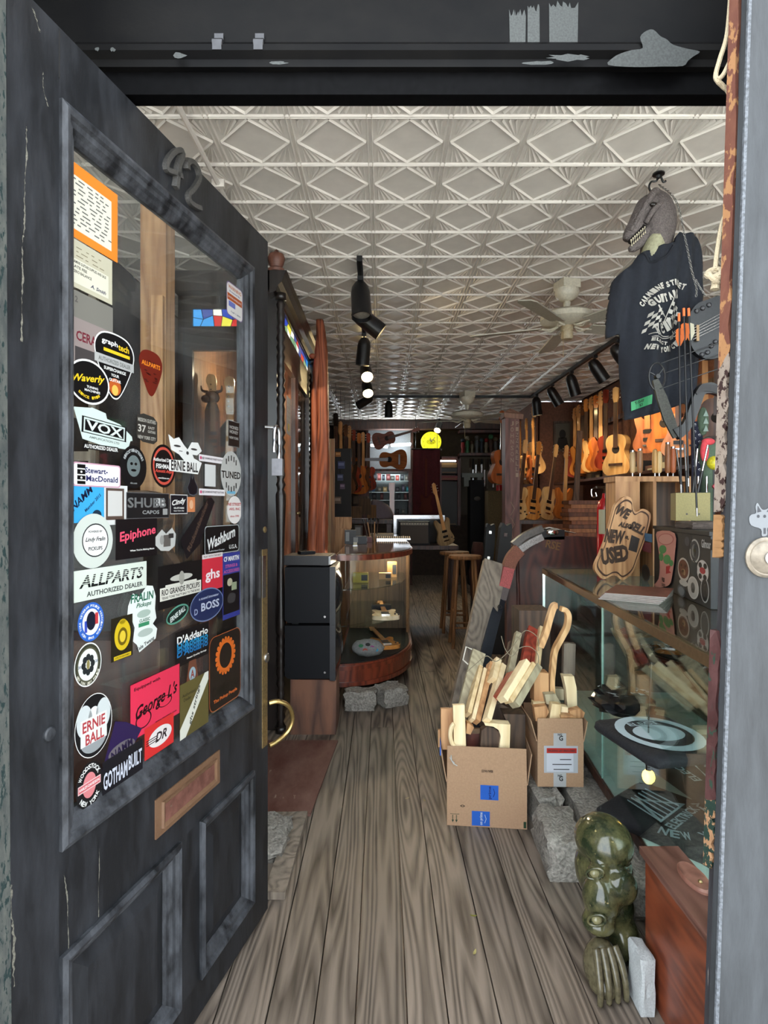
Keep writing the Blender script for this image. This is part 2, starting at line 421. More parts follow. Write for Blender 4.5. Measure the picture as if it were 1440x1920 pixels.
# ---- lintel over the door: panel, moulded ledge, dark stop below
lin = thing('trim_1', 'black painted lintel with peeling paint and a moulded ledge', None, (0, 1.30, 2.33), kind='structure')
mb = MB(); mb.box((-.78, .0, .10), (.86, .05, .235)); mb.build('lintel_panel', M_black2, lin)
prof = [(0.05, .10), (-.004, .10), (-.018, .085), (-.020, .070), (-.006, .060), (-.004, .045), (.05, .045)]
mb = MB(); mb.loft([[(xx, y, z) for y, z in prof] for xx in (-.78, .86)]); mb.build('ledge', M_black2, lin)
mb = MB(); mb.box((-.78, .012, -.005), (.86, .05, .045)); mb.build('stop_strip', m_plain('deep_black', srgb(6, 6, 7), rough=.6, var=.3, spec=.05), lin)
for px in (408, 485):                                   # small clips on the ledge
    x = (px - CX) / F * 1.285
    mb = MB(); mb.cyl((x - .011, -.012, .090), (x + .011, -.012, .090), .010, n=10); mb.box((x - .010, -.022, .07), (x + .010, -.017, .09)); mb.box((x - .010, -.006, .098), (x + .010, -.002, .118)); mb.build('clip', m_plain('worn_clip', srgb(60, 60, 62), rough=.35, metal=.6), lin)
# bare patches where the paint has come away: two coats deep, with ragged outlines
M_bare = m_plain('bare_grey_patch', srgb(58, 61, 60), rough=.8, var=.25, scale=50)
def ragged(x0, x1, z0, z1, n=14, j=.006):
    pts = [(x0 + (x1 - x0) * i / n, z0 + random.uniform(-j, j) * .4) for i in range(n + 1)]
    pts += [(x1 - (x1 - x0) * i / n + random.uniform(-j, j) * .3, z1 + random.uniform(-j * 2, j)) for i in range(n + 1)]
    return pts
def onlintel(px, py, Y): w = W(px, py, Y); return w.x, w.z - 2.33
for (pa, pb, ya, yb) in ((956, 985, 22, 92), (989, 1012, 12, 92), (1030, 1083, 6, 92)):
    x0, z1 = onlintel(pa, ya, 1.2985); x1, z0 = onlintel(pb, yb, 1.2985)
    mb = MB(); mb.flat(ragged(x0, x1, z0, z1), 0, Matrix(((1, 0, 0, 0), (0, 0, -1, -.0015), (0, 1, 0, 0), (0, 0, 0, 1)))); mb.build('bare_patch', M_bare, lin)
pk = [(1140, 122), (1150, 108), (1165, 100), (1185, 94), (1205, 90), (1200, 70), (1212, 58), (1225, 56), (1238, 68), (1250, 74), (1262, 84), (1290, 92), (1312, 97), (1300, 106), (1290, 114), (1280, 124), (1240, 125), (1190, 126)]
mb = MB(); mb.flat([onlintel(a, b, 1.277) for a, b in spline(pk, 3)], 0, Matrix(((1, 0, 0, 0), (0, 0, -1, -.0235), (0, 1, 0, 0), (0, 0, 0, 1)))); mb.build('bare_patch', M_bare, lin)
for cx_, cy_, a, b in ((1070, 108, 45, 7), (335, 104, 14, 6), (1010, 118, 30, 4), (182, 92, 5, 4), (212, 93, 5, 4), (520, 118, 20, 3)):
    mb = MB(); mb.flat([onlintel(cx_ + a * random.uniform(.6, 1.2) * math.cos(R(t)), cy_ + b * random.uniform(.6, 1.3) * math.sin(R(t)), 1.277) for t in range(0, 360, 24)], 0, Matrix(((1, 0, 0, 0), (0, 0, -1, -.0235), (0, 1, 0, 0), (0, 0, 0, 1)))); mb.build('bare_patch', M_bare, lin)

# ---- right leaf / post with its lock, leaning slightly
YP0, YP1 = .90, .948
d2 = thing('door_2', 'weathered grey painted door leaf standing at the right edge', None, (.62, YP0, 0), kind='structure')
def post_x(py): return (1405 - 62 * py / 1920 - CX) / F * YP0       # its inner front edge, leaning
zs = [W(0, py, YP0).z for py in (-400, 0, 480, 960, 1440, 1920, 2600)]
rows = [post_x(py) for py in (-400, 0, 480, 960, 1440, 1920, 2600)]
mb = MB(); mb.loft([[(a, YP0, z), (a + .30, YP0, z), (a + .30, YP0 + .02, z), (a, YP0 + .02, z)] for a, z in zip(rows, zs)]); mb.build('leaf_face', M_greyp, d2, world=True)
mb = MB(); mb.loft([[(a + .004, YP0 + .02, z), (a + .3, YP0 + .02, z), (a + .3, YP1, z), (a + .009, YP1, z)] for a, z in zip(rows, zs)]); mb.build('leaf_edge', M_side, d2, world=True)
mb = MB()
for i in range(len(rows) - 1):
    mb.loft([[(a - .0012, YP0 - .0005, z), (a + .0032, YP0 - .0012, z), (a + .0032, YP0 + .004, z), (a - .0012, YP0 + .004, z)] for a, z in zip(rows[i:i + 2], zs[i:i + 2])])
mb.build('worn_corner', m_plain('rubbed_white_paint', srgb(72, 76, 81), rough=.7, var=.6, scale=40), d2, world=True)
# old coats showing along the back corner
def strip(py0, py1, wob, col, name, thick=.012, n=18):
    mb = MB(); rings = []
    for i in range(n + 1):
        py = py0 + (py1 - py0) * i / n; a = post_x(py); z = W(0, py, YP1).z
        t = thick * .8 * random.uniform(1 - wob, 1 + wob) * (.35 if i in (0, n) else 1)
        y0 = YP1 - .006; rings.append([(a + .0015, y0 - t * 1.5, z), (a - .0035, y0 + .004, z), (a + .012, y0 + .010, z), (a + .02, y0 - t, z)])
    mb.loft(rings); mb.build(name, col, d2, world=True)
strip(-60, 700, .35, m_worn('red_brown_coat', srgb(76, 42, 34), srgb(128, 92, 60), rough=.7, scale=(9, 9, 5), chip_at=.54, dust=srgb(100, 64, 48)), 'old_coat')
strip(640, 960, .5, m_worn('white_chipped_coat', srgb(104, 92, 82), srgb(40, 24, 21), rough=.7, scale=(24, 24, 16), chip_at=.53, dust=srgb(128, 118, 108)), 'old_coat')
strip(965, 1045, .3, m_plain('bare_pine_chip', srgb(118, 84, 48), rough=.8), 'bare_chip')
strip(1180, 1500, .4, m_worn('maroon_coat', srgb(48, 26, 25), srgb(30, 48, 38), rough=.5, scale=(16, 16, 9), chip_at=.6), 'old_coat')
strip(1480, 1620, .5, m_worn('pine_green_chip', srgb(108, 80, 56), srgb(22, 38, 31), rough=.6, scale=(20, 20, 12), chip_at=.5), 'bare_chip')
# lock rose and the small dog sticker over it
lk = W(1434, 1045, YP0)
T = Matrix.Translation((lk.x, YP0, lk.z)) @ Matrix.Rotation(R(90), 4, 'X')
mb = MB(); mb.lathe([(.031, 0), (.031, .003), (.027, .006), (.025, .0055), (.021, .010), (.013, .013), (.0, .0135)], 28, T); lock = mb.build('lock_rose', m_plain('bright_brass_steel', srgb(112, 104, 92), rough=.5, metal=.6, var=.3), d2, True, world=True)
mb = MB(); mb.cyl((lk.x, YP0 - .013, lk.z), (lk.x, YP0 - .017, lk.z), .010, n=16); mb.build('cylinder', m_plain('steel', srgb(190, 190, 192), rough=.25, metal=1), lock, True, world=True)
def on_post(pts): return [(W(a, b, YP0).x, W(a, b, YP0).z) for a, b in pts]
TP = Matrix(((1, 0, 0, 0), (0, 0, -1, YP0 - .0008), (0, 1, 0, 0), (0, 0, 0, 1)))
dog = [(1408, 985), (1404, 972), (1408, 965), (1417, 962), (1416, 950), (1420, 943), (1428, 955), (1438, 954), (1446, 944), (1450, 960), (1449, 984), (1438, 990), (1438, 1003), (1428, 1005), (1426, 992)]
mb = MB(); mb.flat(on_post(spline(dog, 3)), 0, TP); st = mb.build('sticker', m_print((120, 124, 128)), d2, world=True); st['label'] = 'small white cartoon dog head sticker with pointed ears'
mb = MB()
for c in ((1421, 968), (1433, 968)): mb.flat(on_post([(c[0] + 2.6 * math.cos(R(t)), c[1] + 3 * math.sin(R(t))) for t in range(0, 360, 30)]), .0004, TP)
for e in ([(1419, 961), (1420, 948), (1427, 959)], [(1437, 959), (1445, 949), (1446, 962)]): mb.flat(on_post(e), .0004, TP)
mb.flat(on_post([(1431, 990), (1435, 990), (1435, 1001), (1431, 1001)]), .0004, TP)
mb.build('drawing', m_print((52, 54, 60)), st, world=True)
# rope loop and its knot, hung on the leaf's inner edge
M_rope = m_plain('cotton_rope', srgb(150, 138, 114), rough=.9, var=.2, scale=120, bump=.4)
rope = thing('rope', 'cream cotton rope looped on the door post, ending in a knot', 'rope', W(1350, 520, .960))
rp = [W(1372, -40, .957), W(1364, 60, .957), W(1350, 110, .957), W(1342, 140, .957), W(1346, 152, .952), W(1356, 162, .957), W(1368, 178, .960), W(1378, 240, .962), W(1376, 320, .962), W(1368, 380, .961), W(1354, 420, .960), W(1345, 470, .960), W(1341, 505, .960)]
mb = MB(); mb.tube(spline(rp, 6, False), .0038, 8); mb.tube(spline([W(1346, 150, .950), W(1356, 140, .952), W(1366, 120, .957), W(1376, 100, .960)], 5, False), .0036, 8)
mb.tube(spline([W(1366, 430, .960), W(1366, 470, .957), W(1355, 500, .957)], 5, False), .0036, 8); mb.build('cord', M_rope, rope, True, world=True)
kc = W(1339, 512, .957); mb = MB()
for i in range(3):
    cc = kc + Vector((0, 0, -.004 * i)); mb.tube([cc + Matrix.Rotation(R(35 * i - 30), 3, 'Y') @ Vector((.011 * math.cos(R(a)), .007 * math.sin(R(a)), .007 * math.sin(R(a)))) for a in range(0, 360, 30)], .0045, 7, closed=True)
mb.build('knot', M_rope, rope, True, world=True)
mb = MB(); mb.tube([kc + Vector((.000, 0, -.008)), kc + Vector((.002, 0, -.018)), kc + Vector((.001, 0, -.027))], [.005, .006, .0072], 8); mb.build('frayed_end', M_rope, rope, True, world=True)
# ================================================================== THE OPEN DOOR WITH ITS STICKERS
DX, DY, DSL = -.394, 2.009, .2436                        # far edge of the leaf on the floor, slope of its plane
DW, DTOP, DBOT = 1.042, 2.31, .02
dd = Vector((DSL, 1, 0)).normalized()
D0 = Vector((DX, DY, 0)) - dd * DW
door = thing('door_1', 'open black wooden shop door with a glass pane full of stickers, number 42', None, (D0.x, D0.y, 0), math.atan2(dd.y, dd.x), kind='structure')
def duv(px, py):
    """the point of the door's outer face under a pixel: metres along the leaf, metres up"""
    k = (px - CX) / F; Y = (DX - DSL * DY) / (k - DSL)
    return (Vector((k * Y, Y, 0)) - D0).dot(dd), CZ - (py - HY) / F * Y
TD = Matrix(((1, 0, 0, 0), (0, 0, -1, 0), (0, 1, 0, 0), (0, 0, 0, 1)))       # plan (u, v, out) -> door space; out = towards the street side
TH = .045
gu0, gu1 = duv(136, 900)[0], duv(459, 900)[0]; gv0, gv1 = .80, 2.12
def slab(mb, u0, u1, v0, v1, a, b): return mb.box((u0, v0, a), (u1, v1, b), TD)
MOLD = .055
su0 = gu0 - MOLD * .62; su1 = gu1 + MOLD
mb = MB(); slab(mb, 0, su0, DBOT, DTOP, -TH, 0); mb.build('stile', M_black, door, bevel=.003)
mb = MB(); slab(mb, su1, DW, DBOT, DTOP, -TH, 0); mb.build('stile', M_black, door, bevel=.003)
mb = MB(); slab(mb, su0, su1, gv1 + MOLD, DTOP, -TH, 0); mb.build('top_rail', M_black, door, bevel=.003)
LR0, LR1 = .545, gv0 - MOLD
mb = MB(); slab(mb, su0, su1, LR0, LR1, -TH, 0); mb.build('lock_rail', M_black, door, bevel=.003)
mb = MB(); slab(mb, su0, su1, DBOT, .115, -TH, 0); mb.build('bottom_rail', M_black, door, bevel=.003)
mu0, mu1 = duv(336, 1600)[0], duv(374, 1600)[0]
mb = MB(); slab(mb, mu0, mu1, .115, LR0, -TH, 0); mb.build('mullion', M_black, door, bevel=.003)
M_mold = m_worn('moulding_paint', srgb(24, 25, 27), srgb(104, 106, 104), rough=.4, scale=(10, 10, 4), chip_at=.72, dust=srgb(84, 87, 92), dust_at=.5)
def moulding(u0, u1, v0, v1, w, name='moulding', lo=-.016, hi=.012, inside=True):
    """a mitred frame of a stepped profile round an opening; u0..v1 is the outer line"""
    pf = [(0, -.006), (0, hi * .6), (.18, hi), (.34, hi * .75), (.42, hi * .2), (.62, hi * .05), (.75, lo * .4), (.88, lo * .6), (1, lo), (1, lo - .012)]
    cs = [(u0, v0, 1, 1), (u1, v0, -1, 1), (u1, v1, -1, -1), (u0, v1, 1, -1)]
    for i in range(4):
        a, b = cs[i], cs[(i + 1) % 4]; mb = MB()
        rings = [[(c[0] + c[2] * t * w, c[1] + c[3] * t * w, z) for t, z in pf] for c in (a, b)]
        mb.loft(rings, False, False, TD); mb.build(name, M_mold, door)
moulding(su0, su1, gv0 - MOLD, gv1 + MOLD, MOLD)
glass = MB().box((gu0 - .01, gv0 - .01, -.024), (gu1 + .01, gv1 + .01, -.019), TD).build('glass_pane', m_glass('door_glass', (.93, .95, .94), dust=.035), door)
for a, b in ((su0, mu0), (mu1, su1)):
    moulding(a, b, .115, LR0, .05, 'panel_moulding', -.014, .014)
    mb = MB(); u0, u1, v0, v1 = a + .048, b - .048, .163, LR0 - .048
    ring0 = [(u0, v0, -.016), (u1, v0, -.016), (u1, v1, -.016), (u0, v1, -.016)]; g = .035
    ring1 = [(u0 + g, v0 + g, -.006), (u1 - g, v0 + g, -.006), (u1 - g, v1 - g, -.006), (u0 + g, v1 - g, -.006)]
    mb.loft([ring0, ring1], False, True, TD); mb.poly(ring1, [(0, 1, 2, 3)], TD); mb.poly([(u0, v0, -.03), (u1, v0, -.03), (u1, v1, -.03), (u0, v1, -.03)], [(0, 1, 2, 3)], TD); mb.build('door_panel', M_black, door)
# letter plate
u0, u1 = duv(290, 1540)[0], duv(410, 1450)[0]; vc = .652
M_copper = m_worn('tarnished_copper', srgb(96, 72, 54), srgb(84, 96, 84), rough=.42, scale=(16, 16, 16), chip_at=.66, dust=srgb(112, 86, 66))
mb = MB(); mb.box((u0, vc - .047, 0), (u1, vc + .047, .004), TD); lp = mb.build('letter_plate', M_copper, door, bevel=.0015)
mb = MB(); o_ = [(u0 + .022, vc - .032), (u1 - .022, vc - .032), (u1 - .022, vc + .032), (u0 + .022, vc + .032)]; i_ = [(u0 + .034, vc - .022), (u1 - .034, vc - .022), (u1 - .034, vc + .022), (u0 + .034, vc + .022)]
mb.loft([[(x, y, .004) for x, y in o_], [(x * .98 + (u0 + u1) / 2 * .02, y, .010) for x, y in o_], [(x, y, .006) for x, y in i_]], False, True, TD); mb.build('plate_rim', M_copper, lp)
mb = MB(); mb.box((u0 + .034, vc - .022, .004), (u1 - .034, vc + .022, .0065), TD); fl = mb.build('letter_flap', m_worn('red_brown_flap', srgb(84, 54, 46), srgb(104, 100, 84), rough=.45, scale=(20, 20, 20), chip_at=.68), lp); fl['label'] = 'red brown letter flap'
# numerals 4 and 2, standing a little askew
M_num = m_plain('brushed_numeral', srgb(74, 73, 71), rough=.55, metal=.3, var=.3, scale=60)
def stroke(name, pts, r=.0065):
    mb = MB(); mb.tube([(*duv(a, b), .006) for a, b in spline(pts, 5, False)], 1, prof=[(.006, -.5 * .006 / .006 * .008), (.006, .008), (-.006, .008), (-.006, -.008)], M=TD, up=(0, 0, 1)); mb.build(name, M_num, door)
stroke('numeral_four', [(325, 352), (327, 338), (330, 312), (337, 288), (326, 285), (312, 300), (308, 316), (320, 322), (336, 330)])
stroke('numeral_two', [(347, 318), (347, 305), (355, 302), (366, 315), (370, 335), (360, 355), (350, 366), (352, 378), (362, 386), (372, 390)])
# edge hardware on the lock stile
M_brass = m_plain('old_brass', srgb(150, 130, 92), rough=.4, metal=.85, var=.3, scale=30)
M_steel = m_plain('steel', srgb(190, 190, 192), rough=.25, metal=1)
a = duv(491, 1035); b = duv(500, 1035)
mb = MB(); mb.prism([(a[0], duv(495, 1400)[1]), (b[0], duv(495, 1400)[1]), (b[0], duv(495, 1030)[1]), (a[0], duv(495, 1030)[1])], 0, .003, TD); mb.build('lock_plate', M_brass, door)
def disc(name, px, py, r, h, mat, par=door, n=18):
    c = duv(px, py); mb = MB(); mb.lathe([(r, 0), (r, h * .6), (r * .8, h), (0, h)], n, TD @ Matrix.Translation((c[0], c[1], 0))); return mb.build(name, mat, par, True)
disc('keyhole_cover', 496, 993, .011, .004, M_brass); disc('lock_cylinder', 498, 1233, .017, .008, M_steel)
mb = MB(); mb.prism([(duv(490, 1060)[0], duv(494, 1120)[1]), (duv(496, 1060)[0], duv(494, 1120)[1]), (duv(496, 1060)[0], duv(494, 1042)[1]), (duv(490, 1060)[0], duv(494, 1042)[1])], .003, .005, TD); mb.build('slot_plate', M_steel, door)
hp = [(503, 1318, .004), (507, 1314, .03), (514, 1322, .055), (519, 1345, .06), (517, 1370, .045), (508, 1390, .02), (503, 1398, .004)]
mb = MB(); mb.tube(spline([(*duv(a, b), c) for a, b, c in hp], 5, False), [.010] + [.007] * 28 + [.008, .010] if False else .008, 9, M=TD); mb.build('pull_handle', m_plain('polished_brass', srgb(176, 150, 96), rough=.3, metal=.9), door, True)
# hasp and padlock
pu, pv = duv(500, 802)
mb = MB(); mb.cyl((pu - .02, pv, .0), (pu + .012, pv, .03), .006, M=TD); mb.build('staple', M_steel, door, True)
pad = thing('padlock', 'steel padlock hanging open from the hasp on the black door', 'padlock', TD @ Vector((0, 0, 0)))
pw = lambda a, b, c: wm(door) @ (TD @ Vector((a, b, c)))
pad.location = pw(pu + .01, pv - .16, .03)
mb = MB(); mb.tube(spline([pw(pu - .006, pv - .085, .03), pw(pu - .004, pv - .02, .03), pw(pu + .004, pv + .004, .032), pw(pu + .018, pv - .002, .034), pw(pu + .026, pv - .03, .034), pw(pu + .026, pv - .11, .034)], 5, False), .006, 9); mb.build('shackle', M_steel, pad, True, world=True)
mb = MB(); q = pw(pu + .016, pv - .135, .034); mb.cbox(q, (.036, .03, .058)); mb.build('lock_body', m_plain('dull_steel', srgb(104, 104, 108), rough=.5, metal=.7), pad, True, bevel=.006, world=True)
# ---- stickers
NST = [0]
def sticker(L, Rr, T, B, shape, bg, label, edge=None, texts=(), arcs=(), shapes=(), rot=0, rough=.35):
    """L..B: the pixel lines bounding it through its middle; text sizes are fractions of its half height"""
    cx_, cy_ = (L + Rr) / 2, (T + B) / 2
    ua, ub = duv(L, cy_)[0], duv(Rr, cy_)[0]; va, vb = duv(cx_, B)[1], duv(cx_, T)[1]
    w, h = (ub - ua), (vb - va); uc, vc = (ua + ub) / 2, duv(cx_, cy_)[1]
    Z = -.0185 + .00022 * NST[0]; NST[0] += 1          # later ones lie over earlier ones
    Tm = TD @ Matrix.Translation((uc, vc, Z)) @ Matrix.Rotation(R(rot), 4, 'Z')
    if shape == 'rect': out = [(-w / 2, -h / 2), (w / 2, -h / 2), (w / 2, h / 2), (-w / 2, h / 2)]
    elif shape == 'round': out = rrect(w, h, min(w, h) * .14)
    elif shape == 'oval': out = ell(w / 2, h / 2, 36)
    elif shape == 'pick': out = spline([(0, -h / 2), (w * .17, -h * .40), (w * .42, -h * .02), (w * .5, h * .26), (w * .34, h * .45), (0, h * .5), (-w * .34, h * .45), (-w * .5, h * .26), (-w * .42, -h * .02), (-w * .17, -h * .40)], 4)
    else: out = [(x * w / 2, y * h / 2) for x, y in shape]
    if sum(out[i][0] * out[(i + 1) % len(out)][1] - out[(i + 1) % len(out)][0] * out[i][1] for i in range(len(out))) < 0: out = out[::-1]
    mb = MB(); mb.keep = True; mb.flat(out, 0, Tm); st = mb.build('sticker', m_print(bg, rough), door); st['label'] = label
    by = {}
    def layer(c): return by.setdefault(c, MB())
    if edge:
        k, col = edge; mb = layer(col); mb.ring(out, [(x * (1 - k), y * (1 - k * w / h)) for x, y in out], .00006, Tm)
    for sh in shapes:
        kind, x, y, a, b, col = sh[:6]; z = .00009 if len(sh) < 7 else .00009 + .00002 * sh[6]
        x *= w / 2; y *= h / 2; a *= w / 2; b *= h / 2
        o2 = {'rect': lambda: [(x - a, y - b), (x + a, y - b), (x + a, y + b), (x - a, y + b)], 'oval': lambda: [(x + p, y + q) for p, q in ell(a, b, 28)], 'ring': None, 'poly': lambda: [(p * w / 2, q * h / 2) for p, q in a_poly]}
        if kind == 'ring': layer(col).ring([(x + p, y + q) for p, q in ell(a, b, 30)], [(x + p * .86, y + q * .86) for p, q in ell(a, b, 30)], z, Tm)
        elif kind == 'frame':
            oo = [(x - a, y - b), (x + a, y - b), (x + a, y + b), (x - a, y + b)]; t = .05 * h
            layer(col).ring(oo, [(x - a + t, y - b + t), (x + a - t, y - b + t), (x + a - t, y + b - t), (x - a + t, y + b - t)], z, Tm)
        else: layer(col).flat(o2[kind](), z, Tm)
    for t in texts:
        s_, x, y, hh, ww, col = t[:6]; rt = t[6] if len(t) > 6 else 0; shr = t[7] if len(t) > 7 else 0
        put_text(layer(col), s_, x * w / 2, y * h / 2, hh * h / 2, ww * w / 2 if ww else None, Tm, .025, rt, shr, .00016)
    for t in arcs:
        s_, r, am, hh, sp, col, inn = t
        arc_text(layer(col), s_, 0, 0, r * w / 2, am, hh * h / 2, sp, Tm, .025, inn, .00016, r * h / 2)
    for col, mb in by.items(): mb.build('print', m_print(col, rough), st)
    return st
WH, BK, YL, RD = (236, 238, 234), (14, 14, 16), (236, 200, 40), (206, 44, 52)
def lines(y0, y1, n, x0=-.8, x1=.8, col=(90, 90, 90)):
    out = []
    for i in range(n):
        y = y0 + (y1 - y0) * i / max(1, n - 1); xx = x0
        while xx < x1 - .1:
            l = random.uniform(.08, .3); out.append(('rect', xx + l / 2, y, min(l, x1 - xx) / 2, .018, col, 2)); xx += l + random.uniform(.05, .2)
    return out
sticker(137, 234, 326, 462, 'rect', (240, 136, 44), 'orange bordered permit with a white form, top of the door glass', shapes=[('rect', -.12, -.05, .86, .72, (226, 224, 206))] + lines(.58, -.62, 12, -.92, .66))
sticker(139, 224, 462, 550, 'rect', (196, 192, 168), 'beige paper notice taped below the orange permit', shapes=[('rect', 0, -.3, .82, .5, (222, 220, 200)), ] + lines(.7, .35, 3, -.6, .6, (130, 120, 96)), texts=[('CARMINE GUITARS SUPPLIES AND SALE', -.05, .08, .12, 1.5, (70, 70, 66)), ('LATE FEE', -.45, -.12, .12, .6, (70, 70, 66)), ('ZERO BALANCE', -.35, -.32, .12, .8, (70, 70, 66)), ('A. Smith', .35, -.62, .16, .7, (60, 60, 90), 0, .3)])
sticker(142, 225, 556, 612, 'rect', (126, 124, 116), 'grey paper with the number 12 behind the glass', texts=[('12', -.7, .45, .4, None, (86, 84, 80))])
sticker(146, 226, 606, 690, 'rect', (150, 138, 134), 'pale poster with maroon hand lettering, half hidden by the pick stickers', texts=[('CERAMICS', .1, .25, .44, 1.7, (112, 40, 52))], shapes=[('rect', 0, -.6, .8, .36, (70, 66, 66))])
sticker(190, 264, 624, 748, 'pick', BK, 'black pick-shaped sticker with a silver banner and flames', edge=(.05, WH), shapes=[('rect', 0, .12, .98, .13, (178, 180, 178)), ('rect', .1, .42, .66, .05, YL), ('oval', 0, -.62, .3, .26, (188, 92, 40)), ('oval', 0, -.72, .16, .16, (240, 190, 90), 1)], texts=[('graph', -.26, .66, .2, .78, WH), ('tech', .44, .64, .2, .56, YL), ('AUTHORIZED DEALER', 0, .12, .13, 1.6, (110, 112, 110)), ('SUPERCHARGE', 0, -.12, .1, 1.1, WH), ('YOUR', 0, -.28, .09, .4, WH), ('GUITAR', 0, -.43, .09, .6, WH)])
sticker(273, 316, 657, 742, 'pick', (110, 34, 22), 'red tortoiseshell pick-shaped sticker with orange lettering', shapes=[('oval', random.uniform(-.5, .5), random.uniform(-.4, .6), .14, .03, (64, 16, 14)) for _ in range(16)], texts=[('ALLPARTS', 0, .38, .2, 1.6, (240, 140, 40))])
sticker(140, 218, 673, 757, 'oval', BK, 'round black sticker with yellow script and white border', edge=(.07, WH), texts=[('Waverly', 0, .12, .42, 1.55, YL, 8, .35), ('TUNING', .15, -.22, .11, .55, WH), ('MACHINES', .15, -.38, .11, .75, WH)], arcs=[('SINCE 1918', .70, 270, .13, 90, YL, True)])
sticker(150, 262, 770, 836, [(-1, .75), (-.5, .95), (-.45, 1), (0, .9), (.05, .6), (.5, .5), (.95, -.05), (.98, -.3), (.9, -.35), (.82, -.9), (0, -1), (-.7, -.85)], (206, 222, 216), 'white badge-shaped sticker with a black name panel', shapes=[('rect', 0, -.03, .74, .45, BK), ('frame', 0, -.03, .68, .40, (206, 222, 216), 1)], texts=[('VOX', 0, -.02, .55, 1.2, (214, 228, 222)), ('AMPLIFICATION LTD', 0, -.66, .13, 1.0, (110, 120, 116))], rot=-3)
sticker(170, 234, 834, 845, 'rect', (20, 20, 20), 'white dealer lettering on the glass', texts=[('AUTHORIZED DEALER', 0, 0, 1.3, 1.95, WH)])
sticker(266, 307, 776, 832, [(-.9, .8), (-.3, 1), (.6, .9), (.95, .6), (.95, -.7), (.6, -.95), (-.4, -.9), (-.95, -.6)], (52, 50, 46), 'dark shield-shaped sticker with grey lettering', texts=[('MISSION GUITARS', 0, .55, .26, 1.6, (176, 174, 164)), ('37', -.45, -.02, .5, .7, (196, 194, 184)), ('EAST', .4, .12, .18, .6, (176, 174, 164)), ('GUITARS', .42, -.15, .18, .7, (176, 174, 164)), ('NEW YORK CITY', 0, -.6, .24, 1.6, (176, 174, 164))])
sticker(237, 286, 835, 916, 'oval', (16, 17, 19), 'black oval sticker with a pale engraved portrait', shapes=[('oval', 0, .05, .5, .5, (104, 116, 116)), ('oval', -.16, .15, .1, .07, BK, 1), ('oval', .16, .15, .1, .07, BK, 1), ('oval', 0, -.15, .2, .06, BK, 1)], arcs=[('electro-harmonix', .78, 90, .16, 130, (170, 176, 176), False)], texts=[('ehx.com', 0, -.74, .09, .5, (150, 156, 156))])
sticker(294, 340, 833, 914, 'oval', (16, 14, 16), 'black oval sticker with white name and red script', shapes=[('ring', 0, 0, .86, .88, (196, 80, 66))], texts=[('Authorized Dealer', .02, .28, .17, 1.7, WH), ('FISHMAN', .02, -.02, .22, 1.25, WH), ('Acoustic Amps', .02, -.26, .2, 1.4, (220, 84, 70), 0, .4), ('www.fishman.com', 0, -.56, .08, .9, WH)])
eag = [(-1, 1), (-.7, .8), (-.4, .95), (-.1, .55), (.1, .35), (.35, .8), (.75, .85), (1, .4), (.7, .1), (.4, .1), (.5, -.1), (1, -.3), (.75, -1), (-.95, -.95), (-.95, -.35), (-.1, -.3), (-.4, 0), (-.85, .2)]
sticker(326, 388, 820, 887, eag, WH, 'white eagle cut-out sticker with black outlined name', texts=[('ERNIE BALL', -.05, -.62, .55, 1.6, (30, 30, 30))], shapes=[('oval', -.5, .45, .2, .06, (60, 60, 60)), ('oval', .5, .42, .2, .06, (60, 60, 60)), ('rect', -.3, .2, .1, .02, (60, 60, 60)), ('oval', .1, .15, .08, .1, (60, 60, 60))])
sticker(145, 207, 896, 980, 'rect', (62, 168, 224), 'bright blue card sticker with dark diagonal letters', texts=[('NAMM', -.35, .1, .34, 1.5, (20, 30, 60), 38, .2), ('Member 2015', .3, -.1, .16, 1.2, (30, 60, 100), 38)], shapes=[('oval', .55, -.65, .28, .22, (30, 50, 70))])
sticker(207, 250, 910, 984, 'rect', (218, 220, 218), 'white paper sticker with a plain brown square', shapes=[('rect', -.08, .05, .78, .8, (88, 72, 64)), ('rect', -.08, .08, .62, .64, (206, 206, 202), 1)])
sticker(148, 237, 869, 913, 'round', (240, 240, 242), 'white rounded sticker with navy lettering and a fretboard mark', edge=(.04, (206, 160, 178)), shapes=[('rect', -.66, 0, .16, .82, BK)] + [('rect', -.66, y, .16, .05, WH, 1) for y in (.45, -.05, -.5)] + [('oval', -.66, y, .04, .09, WH, 2) for y in (.2, -.28)], texts=[('Stewart-', -.05, .38, .5, .95, (40, 42, 92)), ('MacDonald', .2, -.3, .5, 1.35, (40, 42, 92))])
sticker(393, 413, 871, 912, 'rect', (214, 216, 214), 'small blank white card between two handle strips')
for t, b in ((855, 867), (917, 929)):
    sticker(382, 430, t, b, 'round', (234, 230, 232), 'narrow white strip with a shop handle, %s the small blank card' % ('above' if t < 900 else 'below'), shapes=[('oval', -.86, 0, .07, .5, (200, 60, 110))], texts=[('@CARMINESTREETGUITARS', .08, 0, .8, 1.7, (60, 50, 60))])
sticker(422, 460, 846, 930, 'oval', (186, 188, 184), 'pale oval sticker with a tree of black strokes', texts=[('TUNED', 0, -.06, .32, 1.85, (24, 24, 24))], shapes=[('rect', .62 * math.cos(R(a)), .2 + .5 * math.sin(R(a)) if a < 180 else -.2 + .5 * math.sin(R(a)), .05, .12, (40, 40, 40)) for a in (40, 65, 90, 115, 140, 220, 245, 270, 295, 320)] + [('rect', 0, -.84, .4, .06, (110, 176, 206))])
sticker(434, 461, 930, 982, 'oval', (230, 226, 222), 'white guitar-shaped sticker with red lettering', texts=[('NE STREET', 0, .4, .22, 1.8, (176, 40, 44)), ('ARS, INC', 0, .05, .22, 1.5, (176, 40, 44)), ('since 1990', 0, -.45, .16, 1.2, (176, 40, 44))])
